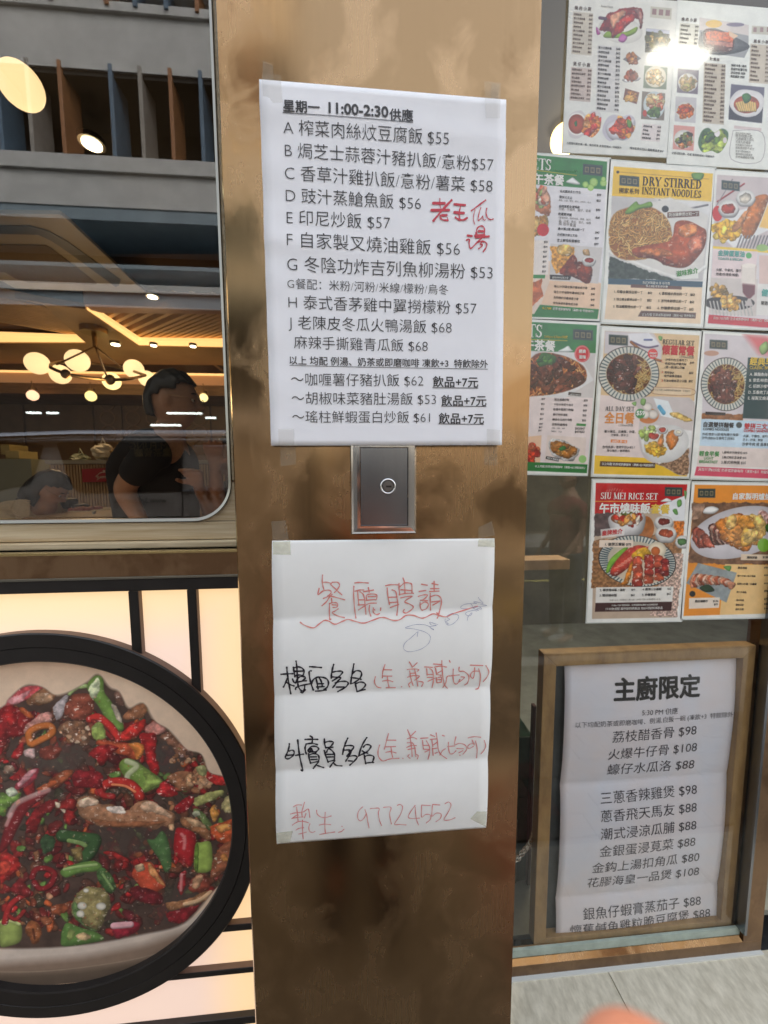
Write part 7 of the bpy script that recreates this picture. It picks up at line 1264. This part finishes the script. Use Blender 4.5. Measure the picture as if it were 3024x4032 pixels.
m_black_pen = M('black_marker', (.012, .009, .016), .45); m_faint = M('faded_pink_marker', (.76, .40, .38), .6, var=.2, vscale=60, col2=(.70, .20, .19)); m_pink = M('red_drying_marker', (.72, .20, .17), .6, var=.2, vscale=50, col2=(.74, .34, .30)); m_bluep = M('blue_ballpoint', (.22, .24, .42), .5)
S.finish(rec, {'k': m_black_pen, 'p': m_pink, 'f': m_faint, 'u': m_bluep}, {'k': 'black_handwriting', 'p': 'red_handwriting', 'f': 'faded_handwriting', 'u': 'ballpoint_scribble'})
tape(rec, [CC(142, 562), CC(230, 556), CC(252, 676), CC(150, 680)], .0008, m_tape); tape(rec, [CC(152, 686), CC(262, 684), CC(268, 768), CC(155, 765)], .0006, m_tapes, d_rec)
tape(rec, [CC(1440, 600), CC(1525, 560), CC(1545, 650), CC(1440, 668)], .0012, m_tape); tape(rec, [CC(1438, 672), CC(1538, 668), CC(1540, 722), CC(1432, 716)], .0006, m_tapes, d_rec)
tape(rec, [CD(178, 1212), CD(282, 1200), CD(262, 1280), CD(180, 1288)], .0006, m_tapes, d_rec); tape(rec, [CD(1382, 1130), CD(1422, 1080), CD(1484, 1080), CD(1482, 1186)], .0006, m_tapes, d_rec)
for pts in [[(1035, 240), (1075, 255), (1078, 318), (1032, 318)], [(1935, 330), (1965, 335), (1962, 396), (1930, 392)]]: tape(tm, pts, .0008, m_tape)

# ================================================================== FRAMED EVENING MENU BEHIND THE GLASS
YM = 1.138
fr = thing('framed_menu', tuple(P(2540, 3680, YM)), 'pine framed blackboard holding a long creased lilac evening menu, low behind the glass', 'framed menu')
o4 = [P(*p, YM - .028) for p in [(2138, 2576), (2975, 2538), (2895, 3635), (2105, 3723)]]; fw = .042; x0, x1 = (o4[0].x + o4[3].x) / 2, (o4[1].x + o4[2].x) / 2; z1, z0 = o4[0].z, o4[3].z
x1 = min(x1, xs0 - .02)
def miter(a, b, ia, ib, nm): MB().prism([(p[0], YM - .028, p[1]) for p in (a, b, ib, ia)], (0, .038, 0)).build(nm, m_oakd, fr, bevel=.002)
O = [(x0, z1), (x1, z1), (x1, z0), (x0, z0)]; I = [(x0 + fw, z1 - fw), (x1 - fw, z1 - fw), (x1 - fw, z0 + .022), (x0 + fw, z0 + .022)]
for i, nm in enumerate(['top_rail', 'side_rail', 'bottom_rail', 'side_rail']): miter(O[i], O[(i + 1) % 4], I[i], I[(i + 1) % 4], nm)
MB().box(x0 + .02, x1 - .02, YM + .0, YM + .008, z0 + .02, z1 - .02).build('blackboard', M('blackboard', (.035, .042, .045), .6, var=.4, vscale=12), fr)
q = [P(*p, YM - .003) for p in [(2220, 2617), (2916, 2585), (2830, 3603), (2180, 3690)]]
zt_s = q[0].z; zb_s = q[3].z; f1 = P(2540, 3063, YM - .003).z; f2 = P(2510, 3502, YM - .003).z; sx0, sx1 = q[0].x, q[1].x
def d_s(x, z):
    zs = [zt_s, f1, f2, f2 - (f1 - f2)]
    for i in range(3):
        if z >= zs[i + 1] or i == 2:
            t = min(1.2, max(0, (zs[i] - z) / (zs[i] - zs[i + 1]))); u = (x - sx0) / (sx1 - sx0)
            return .001 + .017 * abs(math.sin(math.pi * min(t, 1))) ** .62 * (.8 + .3 * math.sin(u * 5)) + .002 * math.sin(11 * t + 3 * u) * t * (1 - t)
    return .001
mt = M('lilac_menu_paper', (.80, .79, .89), .6, var=.1, vscale=3.6, col2=(.88, .76, .77), det=3)
papersheet(fr, 'menu_paper', (2220, 2617), (2916, 2585), (2830, 3603), (2180, 3690), YM - .003, d_s, mt, 24, 120)
S = Sheet(YM - .003, d_s); t_ = lambda body, x0, y0, x1, y1, bold=-.002, c=C5, **k: S.text('k', body, c(x0, y0), c(x1, y1), bold, lift=.001, **k)
S.text('h', '主廚限定', C5(605, 412), C5(1180, 388), .035, hs=1.05, lift=.001)
t_('5:30 PM 供應', 785, 515, 1028, 508); t_('以下均配奶茶或即磨咖啡、例湯,白飯一碗 (凍飲+3  特飲除外)', 347, 598, 1414, 534); t_('荔枝醋香骨 $98', 588, 690, 1156, 650); t_('火爆牛仔骨 $108', 565, 810, 1163, 765); t_('蠔仔水瓜洛 $88', 566, 920, 1150, 885); t_('三蔥香辣雞煲 $98', 520, 1108, 1168, 1052); t_('蔥香飛天馬友 $88', 515, 1220, 1162, 1166)
for b_, a0, a1, a2, a3 in [('潮式浸涼瓜脯 $88', 618, 205, 1203, 158), ('金銀蛋浸莧菜 $88', 612, 308, 1197, 258), ('金鈎上湯扣角瓜 $80', 570, 412, 1225, 354), ('花膠海皇一品煲 $108', 548, 510, 1227, 444), ('銀魚仔蝦膏蒸茄子 $88', 520, 698, 1238, 622), ('懷舊鹹魚雞粒脆豆腐煲 $88', 440, 792, 1292, 692)]: t_(b_, a0, a1, a2, a3, c=C6)
S.finish(fr, {'k': M('soft_black_print', (.05, .04, .055), .5), 'h': M('heading_black_print', (.02, .018, .02), .5)}, {'k': 'printed_lettering', 'h': 'heading_lettering'})
# lamp that glints in the glossy dinner menus
lm = P(2672, 222, 2.35); lp = Vector((lm.x, 2 * YD - lm.y, lm.z))
ll = thing('shopfront_lamp', tuple(lp), 'long warm white shopfront strip lamp above the pavement, glinting in the white menus', 'lamp')
MB().box(lp.x - .17, lp.x + .17, lp.y - .035, lp.y + .035, lp.z, lp.z + .012).build('diffuser', M('strip_lamp_diffuser', (1, 1, 1), .4, emit=9, ecol=(1, .95, .80)), ll)
MB().box(lp.x - .19, lp.x + .19, lp.y - .045, lp.y + .045, lp.z + .0125, lp.z + .05).build('housing', m_white, ll); MB().tube([(lp.x, lp.y, lp.z + .05), (lp.x, lp.y, lp.z + .3), (lp.x, YD, lp.z + .5)], .012, 8).build('bracket', m_steel, ll)
# ================================================================== PEOPLE
def skin(verts, edges, radii, levels=2):
    me = bpy.data.meshes.new('s'); me.from_pydata([tuple(v) for v in verts], edges, []); o = bpy.data.objects.new('s', me); scn.collection.objects.link(o)
    md = o.modifiers.new('k', 'SKIN')
    for i, r in enumerate(radii): me.skin_vertices[0].data[i].radius = r if isinstance(r, tuple) else (r, r)
    me.skin_vertices[0].data[0].use_root = True
    sb = o.modifiers.new('s', 'SUBSURF'); sb.levels = levels; sb.render_levels = levels
    dg = bpy.context.evaluated_depsgraph_get(); ev = o.evaluated_get(dg); m2 = ev.to_mesh(); mb = MB(); mb.v = [tuple(v.co) for v in m2.vertices]; mb.f = [tuple(p.vertices) for p in m2.polygons]
    ev.to_mesh_clear(); bpy.data.objects.remove(o); bpy.data.meshes.remove(me); return mb
def headmb(c, s, yaw, pitch=0, roll=0):
    """a face with brow, eye sockets, nose, lips and chin, looking along +x before the turn"""
    mb = MB(); mb.ball((0, 0, 0), 1, 48, 34); out = []
    for X, Y_, Z in mb.v:
        x, y, z = X * .098, Y_ * .076, Z * .118
        fr_ = max(0, X); low = max(0, -Z)
        y *= 1 - .34 * low ** 1.3; x *= 1 - .10 * low
        if X < 0: x *= 1 - .32 * low
        g = lambda cy_, cz, sy, sz: math.exp(-((Y_ - cy_) / sy) ** 2 - ((Z - cz) / sz) ** 2)
        if X > 0:
            x += .030 * g(0, -.14, .12, .10) + .017 * g(0, .02, .10, .16) - .013 * (g(.36, .08, .16, .11) + g(-.36, .08, .16, .11)) + .006 * g(0, .24, .6, .08) + .010 * g(0, -.43, .20, .05) + .009 * g(0, -.54, .18, .05) - .006 * g(0, -.485, .22, .018) + .012 * g(0, -.80, .25, .14) + .005 * (g(.5, -.15, .2, .2) + g(-.5, -.15, .2, .2))
        out.append(Vector((x, y, z)))
    mb.v = out; m2 = MB(); m2.v = list(out); m2.f = mb.f
    for sgn in (1, -1): m2.ball((-.006, sgn * .077, .0), .032, 14, 10, (.62, .32, 1))
    rot = Matrix.Rotation(yaw, 4, 'Z') @ Matrix.Rotation(pitch, 4, 'Y') @ Matrix.Rotation(roll, 4, 'X')
    T = lambda v: Vector(c) + rot @ (Vector(v) * s)
    m2.v = [tuple(T(v)) for v in m2.v]; return m2, T
def remeshed(mb, name, mat, parent, vox=.006):
    o = mb.build(name, mat, parent, smooth=True); r = o.modifiers.new('r', 'REMESH'); r.mode = 'VOXEL'; r.voxel_size = vox; r.use_smooth_shade = True
    sm = o.modifiers.new('m', 'SMOOTH'); sm.iterations = 3; sm.factor = .5; return o
def hairmb(T, k=1.07, cut=lambda X, Y_, Z: True, puff=.006):
    mb = MB(); mb.ball((0, 0, 0), 1, 40, 30); keep = []
    idx = [cut(*v) for v in mb.v]
    vv = []
    for X, Y_, Z in mb.v:
        low = max(0, -Z); x, y, z = X * .098 * k, Y_ * .076 * k * (1 - .25 * low), Z * .118 * k
        n_ = puff * (math.sin(9 * X + 5 * Z) * math.sin(11 * Y_ + 3 * X)); vv.append(T((x * (1 + n_ * 6), y * (1 + n_ * 6), z * (1 + n_ * 8))))
    m2 = MB(); m2.v = [tuple(v) for v in vv]; m2.f = [f for f in mb.f if all(idx[i] for i in f)]; return m2
def hand(w_, fwd, side, up_, s=1.0, curl=.5):
    """palm and five fingers as chains rooted in the palm; returns verts, edges, radii"""
    V = [w_, w_ + fwd * .045 * s, w_ + fwd * .085 * s]; E_ = [(0, 1), (1, 2)]; Rr = [.022 * s, (.036 * s, .014 * s), (.036 * s, .013 * s)]
    for i, (o_, ln) in enumerate([(-.03, .070), (-.010, .080), (.010, .075), (.029, .058)]):
        b_ = w_ + fwd * .088 * s + side * o_ * s; k = len(V); V.append(b_); E_.append((2, k)); Rr.append(.0095 * s); p = b_; d = fwd.copy()
        for j in range(3):
            d = (d * math.cos(curl * .5) - up_ * math.sin(curl * .5)).normalized(); p = p + d * ln * s * (.45, .3, .25)[j]; V.append(p); E_.append((k + j, k + j + 1)); Rr.append((.0088, .0080, .0068)[j] * s)
    k = len(V); V += [w_ + fwd * .03 * s - side * .035 * s, w_ + fwd * .055 * s - side * .055 * s - up_ * .01 * s, w_ + fwd * .085 * s - side * .060 * s - up_ * .02 * s]; E_ += [(1, k), (k, k + 1), (k + 1, k + 2)]; Rr += [.013 * s, .010 * s, .0085 * s]
    return V, E_, Rr
def merge(parts):
    V, E_, Rr = [], [], []
    for v, e, r in parts: k = len(V); V += v; E_ += [(a + k, b + k) for a, b in e]; Rr += r
    return V, E_, Rr
def person(t, H_, face_dir, hc, hs_, yaw, pitch, shoulder_c, hips, arms, skinmat, shirt, shirt_len=.0, sleeve=.5, trousers=None, legs=True, hair_cut=None, hair_k=1.08):
    nb = hc - Vector((0, 0, .11 * hs_)) - Vector((math.cos(yaw), math.sin(yaw), 0)) * .02; sdir = face_dir.cross(Vector((0, 0, 1))).normalized()
    V = [hips, hips + (shoulder_c - hips) * .35, hips + (shoulder_c - hips) * .75, shoulder_c - Vector((0, 0, .03)), nb - Vector((0, 0, .02)), hc - Vector((0, 0, .05))]
    E_ = [(i, i + 1) for i in range(5)]; Rr = [(.155, .105), (.140, .105), (.165, .12), (.11, .08), .052, .055]; sl = []
    for sg, pts in arms:
        k = len(V); sh = shoulder_c + sdir * sg * .185 - Vector((0, 0, .055)); V += [sh] + pts[:2]; E_ += [(3, k), (k, k + 1), (k + 1, k + 2)]; Rr += [.050, .042, .027]
        fw_ = (pts[1] - pts[0]).normalized(); sd_ = fw_.cross(Vector((0, 0, 1))); sd_ = sd_.normalized() if sd_.length > .1 else Vector((1, 0, 0)); hv, he, hr = hand(pts[1] + fw_ * .03, fw_, sd_ * sg, sd_.cross(fw_)); k2 = len(V); V += hv; E_ += [(a + k2, b + k2) for a, b in he] + [(k + 2, k2)]; Rr += hr; sl.append((sh, sh + (pts[0] - sh) * .25, sh + (pts[0] - sh) * sleeve))
    if legs:
        for sg in (1, -1):
            k = len(V); h0_ = hips + sdir * sg * .09 - Vector((0, 0, .08)); V += [h0_, Vector((h0_.x, h0_.y, (h0_.z + H_) / 2 + .04)), Vector((h0_.x, h0_.y, H_ + .08)), Vector((h0_.x, h0_.y, H_ + .035)) + face_dir * .16]; E_ += [(0, k), (k, k + 1), (k + 1, k + 2), (k + 2, k + 3)]; Rr += [.09, .06, .042, .034]
    b_ = skin(V, E_, Rr); hm, T = headmb(hc, hs_, yaw, pitch); b_.add(hm.v, hm.f); remeshed(b_, 'body', skinmat, t, .007)
    sv = [hips - Vector((0, 0, .10)), hips, hips + (shoulder_c - hips) * .35, hips + (shoulder_c - hips) * .75, shoulder_c - Vector((0, 0, .035)), nb - Vector((0, 0, .045))]; se = [(i, i + 1) for i in range(5)]; sr = [(.165, .12), (.175, .13), (.165, .13), (.19, .145), (.135, .105), .066]
    for a_, m2_, b2 in sl: k = len(sv); sv += [a_, m2_, b2]; se += [(4, k), (k, k + 1), (k + 1, k + 2)]; sr += [.064, .060, .058]
    remeshed(skin(sv, se, sr), 'shirt', shirt, t, .008)
    if legs and trousers:
        tv, te, tr = [hips + Vector((0, 0, .0))], [], [(.165, .118)]
        for sg in (1, -1):
            k = len(tv); h0_ = hips + sdir * sg * .09 - Vector((0, 0, .08)); tv += [h0_, Vector((h0_.x, h0_.y, (h0_.z + H_) / 2 + .04)), Vector((h0_.x, h0_.y, H_ + .09))]; te += [(0, k), (k, k + 1), (k + 1, k + 2)]; tr += [.10, .075, .062]
        remeshed(skin(tv, te, tr), 'trousers', trousers, t, .01)
    hb_ = hairmb(T, hair_k, hair_cut or (lambda X, Y_, Z: Z > .30 + .25 * max(0, X) or (X < -.05 and Z > -.45))); o = hb_.build('hair', m_hair, t, smooth=True); s2 = o.modifiers.new('s', 'SOLIDIFY'); s2.thickness = .012 * hs_; s2.offset = 0; s3 = o.modifiers.new('u', 'SUBSURF'); s3.levels = s3.render_levels = 1
    for sg in (1, -1):
        MB().ball(T((.078, sg * .029, .010)), .011 * hs_, 12, 8).build('eye', M('eye_white', (.6, .58, .55), .2), t, smooth=True); MB().ball(T((.0865, sg * .029, .010)), .005 * hs_, 10, 6).build('pupil', m_hair, t, smooth=True)
        MB().tube([T((.088, sg * .012, .034)), T((.092, sg * .03, .038)), T((.082, sg * .046, .034))], .0028, 6).build('eyebrow', m_hair, t)
    return T
def glasses(t, T, mat):
    for sg in (1, -1):
        c = [T((.108, sg * .032 + .021 * math.cos(a_), .008 + .017 * math.sin(a_))) for a_ in [2 * math.pi * i / 16 for i in range(17)]]; MB().tube(c, .0011, 6, caps=False).build('glasses_rim', mat, t); MB().tube([T((.106, sg * .054, .012)), T((.05, sg * .074, .014)), T((-.01, sg * .080, .016))], .0011, 6).build('glasses_arm', mat, t)
    MB().tube([T((.110, .011, .010)), T((.110, -.011, .010))], .0011, 6).build('glasses_bridge', mat, t)
m_skd = M('warm_dark_skin', (.48, .27, .17), .5, var=.15, vscale=20); m_jean = M('dark_trousers', (.03, .03, .04), .8)
# man in black T-shirt, profile to the right
YM_ = 1.56
hc = P(682, 1583, YM_); t = thing('person', (hc.x - .05, YM_ + .1, ZF), 'young man with short black hair, glasses and black T-shirt standing inside the window', 'person')
mc = P(608, 1745, YM_ + .05); hp = P(585, 2250, YM_ + .1)
T = person(t, ZF, Vector((.93, .37, 0)).normalized(), hc, .91, R(8), R(4), mc, Vector((mc.x - .02, YM_ + .08, mc.z - .52)),
  [(1, [P(480, 1925, YM_ - .10), P(560, 2060, YM_ - .12)]), (-1, [P(760, 1980, YM_ + .3), P(700, 2080, YM_ + .3)])], m_skd, m_tee, sleeve=.85, trousers=m_jean,
  hair_cut=lambda X, Y_, Z: Z > .46 + .10 * X or (X < .35 and Z > .26) or (X < -.25 and Z > .05) or (X < -.5 and Z > -.55), hair_k=1.08)
glasses(t, T, m_gold)
# woman bent over the table
hc = P(192, 1928, 2.35); t = thing('person', (hc.x - .1, 2.5, ZF), 'dark haired woman in a ribbed cream sweater bending over the table at the lower left', 'person'); mc = P(122, 1985, 2.45); hp = Vector((mc.x - .06, mc.y + .05, mc.z - .48))
T = person(t, ZF, Vector((.95, -.3, 0)).normalized(), hc, .86, R(12), R(38), mc, hp, [(1, [P(90, 2080, 2.3), P(215, 2060, 2.15)]), (-1, [P(215, 2100, 2.6), P(235, 2050, 2.4)])], m_skd, m_knit, sleeve=.95, legs=False,
  hair_cut=lambda X, Y_, Z: Z > .22 + .3 * max(0, X) or (X < .15 and Z > -1), hair_k=1.16)
glasses(t, T, m_gold)
mb = MB()
for i in range(13):      # knitted ridges of the sweater
    a = P(38 + 3 * abs(6 - i), 1975 + i * 6, 2.30); b_ = P(118, 1972 + i * 6.5, 2.24); mid = P(78, 1968 + i * 6.2, 2.25); mb.tube(catmull([tuple(a), tuple(mid), tuple(b_)], 4), .0035, 6)
MB_ = mb.build('knit_ribs', m_knit, t, smooth=True); MB_['kind'] = 'stuff'
MB().tube(catmull([tuple(P(150, 1900, 2.42)), tuple(P(112, 1950, 2.46)), tuple(P(100, 2000, 2.45))], 6), [.04, .045, .05, .05, .05, .05, .05, .05, .05, .05, .05, .05, .03][:13], 12).build('long_hair', m_hair, t, smooth=True)
MB().box(hp.x - .25, hp.x + .25, hp.y - .2, hp.y + .25, hp.z - .16, hp.z - .10).build('stool_seat', m_wood, thing('stool', (hp.x, hp.y, ZF), 'low wooden stool under the woman in the cream sweater', 'stool'))
bpy.data.objects['stool_seat'].parent = bpy.data.objects['stool']
for dx in (-.2, .2):
    for dy in (-.15, .2): MB().box(hp.x + dx - .02, hp.x + dx + .02, hp.y + dy - .02, hp.y + dy + .02, ZF, hp.z - .16).build('leg', m_wood, bpy.data.objects['stool'])
# customer with raised hand at the pillar edge
t = thing('person', tuple(P(900, 2300, 1.9)), 'person in grey shirt with raised hand holding a card, cut off by the pillar edge', 'person'); hc = P(935, 1800, 1.95); mc = P(945, 1925, 2.0); hp = Vector((mc.x, mc.y, mc.z - .5))
person(t, ZF, Vector((-.8, -.6, 0)).normalized(), hc, .95, R(200), 0, mc, hp, [(1, [P(860, 2010, 1.75), P(848, 1860, 1.6)]), (-1, [P(840, 2040, 1.8), P(790, 1930, 1.6)])], m_skd, m_cloth, sleeve=.5, trousers=m_jean)
q = [P(x, y, 1.58) for x, y in [(822, 1795), (868, 1790), (868, 1858), (825, 1862)]]; cd_ = thing('card', tuple(q[0]), 'pale card held up in the hand at the pillar edge', 'card'); MB().prism([tuple(p) for p in q], (0, .004, 0)).build('card_sheet', M('tan_card', (.42, .28, .18), .5), cd_)
# the photographer, whose fingertip shows at the lower right; the body only mirrors in the bronze
t = thing('person', (.05, -.38, 0), 'photographer whose blurred pink fingertip enters at the bottom right corner', 'person')
ftip = P(2330, 3738, .047); base_ = ftip + Vector((.010, -.030, -.050))
hc = Vector((.02, -.36, 1.66)); sh = Vector((.02, -.42, 1.44)); hps = Vector((.02, -.42, .95)); sdir = Vector((1, 0, 0))
V = [hps, Vector((.02, -.42, 1.12)), Vector((.02, -.42, 1.32)), sh - Vector((0, 0, .03)), Vector((.02, -.40, 1.52)), Vector((.02, -.38, 1.60))]; E_ = [(i, i + 1) for i in range(5)]; Rr = [(.155, .105), (.135, .1), (.16, .11), (.10, .07), .052, .055]
wr = base_ + Vector((.05, -.075, -.075)); el = Vector((.30, -.32, 1.18))
k = len(V); V += [sh + Vector((.19, 0, -.05)), el, wr]; E_ += [(3, k), (k, k + 1), (k + 1, k + 2)]; Rr += [.06, .044, .027]
pal = wr + Vector((-.015, .05, .025)); k2 = len(V); V += [pal, pal + Vector((-.02, .02, .03))]; E_ += [(k + 2, k2), (k2, k2 + 1)]; Rr += [.030, .026]
tip = ftip + (ftip - base_).normalized() * -.006
k3 = len(V); V += [base_, (base_ + tip) / 2 + Vector((.001, .0, 0)), tip]; E_ += [(k2 + 1, k3), (k3, k3 + 1), (k3 + 1, k3 + 2)]; Rr += [.0108, .0110, .0100]
for i in range(3):
    b0 = pal + Vector((-.012 + .018 * i - .02, .0, -.02 - .016 * i)); k4 = len(V); V += [b0, b0 + Vector((-.035, .012, .004)), b0 + Vector((-.055, -.006, .006)), b0 + Vector((-.048, -.026, .004))]; E_ += [(k2, k4), (k4, k4 + 1), (k4 + 1, k4 + 2), (k4 + 2, k4 + 3)]; Rr += [.012, .0095, .0088, .0075]
k = len(V); V += [sh + Vector((-.19, 0, -.05)), Vector((-.27, -.44, 1.15)), Vector((-.27, -.36, .93))]; E_ += [(3, k), (k, k + 1), (k + 1, k + 2)]; Rr += [.06, .044, .027]
hv, he, hr = hand(Vector((-.27, -.35, .90)), Vector((0, .1, -1)).normalized(), Vector((0, 1, 0)), Vector((-1, 0, 0))); k5 = len(V); V += hv; E_ += [(a_ + k5, b2 + k5) for a_, b2 in he] + [(k + 2, k5)]; Rr += hr
for sg in (1, -1):
    k = len(V); V += [hps + Vector((sg * .09, 0, -.08)), Vector((.02 + sg * .1, -.42, .48)), Vector((.02 + sg * .1, -.43, .08)), Vector((.02 + sg * .11, -.28, .035))]; E_ += [(0, k), (k, k + 1), (k + 1, k + 2), (k + 2, k + 3)]; Rr += [.09, .06, .042, .034]
b_ = skin(V, E_, Rr); hm, T = headmb(hc, 1, R(90), R(10)); b_.add(hm.v, hm.f)
m_finger = M('fingertip_skin', (.60, .23, .13), .5, var=.1, vscale=60); remeshed(b_, 'body', m_finger, t, .0035)
remeshed(skin([hps - Vector((0, 0, .1)), hps, Vector((.02, -.42, 1.12)), Vector((.02, -.42, 1.32)), sh - Vector((0, 0, .035)), Vector((.02, -.41, 1.49)), sh + Vector((.19, 0, -.05)), Vector((.26, -.36, 1.29)), sh + Vector((-.19, 0, -.05)), Vector((-.24, -.43, 1.29))], [(0, 1), (1, 2), (2, 3), (3, 4), (4, 5), (4, 6), (6, 7), (4, 8), (8, 9)], [(.17, .12), (.175, .12), (.155, .115), (.178, .125), (.12, .085), .062, .078, .066, .078, .066]), 'shirt', m_cloth, t, .01)
remeshed(skin([hps, hps + Vector((.09, 0, -.08)), Vector((.12, -.42, .5)), Vector((.12, -.43, .045)), hps + Vector((-.09, 0, -.08)), Vector((-.08, -.42, .5)), Vector((-.08, -.43, .045))], [(0, 1), (1, 2), (2, 3), (0, 4), (4, 5), (5, 6)], [(.17, .12), .10, .078, .064, .10, .078, .064]), 'trousers', m_jean, t, .01)
for sg in (1, -1): MB().ball((.02 + sg * .105, -.34, .045), .055, 16, 10, (1, 2.4, .85)).build('shoe', m_black, t, smooth=True)
hb_ = hairmb(T, 1.1); o = hb_.build('hair', m_hair, t, smooth=True); s2 = o.modifiers.new('s', 'SOLIDIFY'); s2.thickness = .012
# passer-by mirrored low in the glass wall: grey trousers and white trainers
def RG(px, py, dv): return RW(px, py, dv, YG)
pg = G(2215, 2520, 0); t = thing('person', (RG(2215, 2520, pg.y).x, 2 * YG - pg.y, 0), 'passer-by in grey trousers and pale trainers on the brick pavement, mirrored beside the pillar', 'person')
bx_, by_ = RG(2215, 2520, pg.y).x, 2 * YG - pg.y
hc = Vector((bx_, by_, 1.62)); person(t, 0, Vector((-.9, .3, 0)).normalized(), hc, 1, R(170), R(20), Vector((bx_, by_, 1.40)), Vector((bx_, by_, .92)), [(1, [Vector((bx_ + .05, by_ + .2, 1.12)), Vector((bx_ - .1, by_ + .22, .95))]), (-1, [Vector((bx_, by_ - .22, 1.12)), Vector((bx_ - .12, by_ - .2, .95))])], m_skd, M('dark_red_top', (.22, .03, .03), .8), trousers=M('slate_trousers', (.12, .14, .15), .8))
for dy in (-.09, .09): MB().ball((bx_ - .07, by_ + dy, .05), .055, 16, 10, (2.3, .9, .9)).build('shoe', M('pale_trainer', (.62, .62, .58), .5), t, smooth=True)
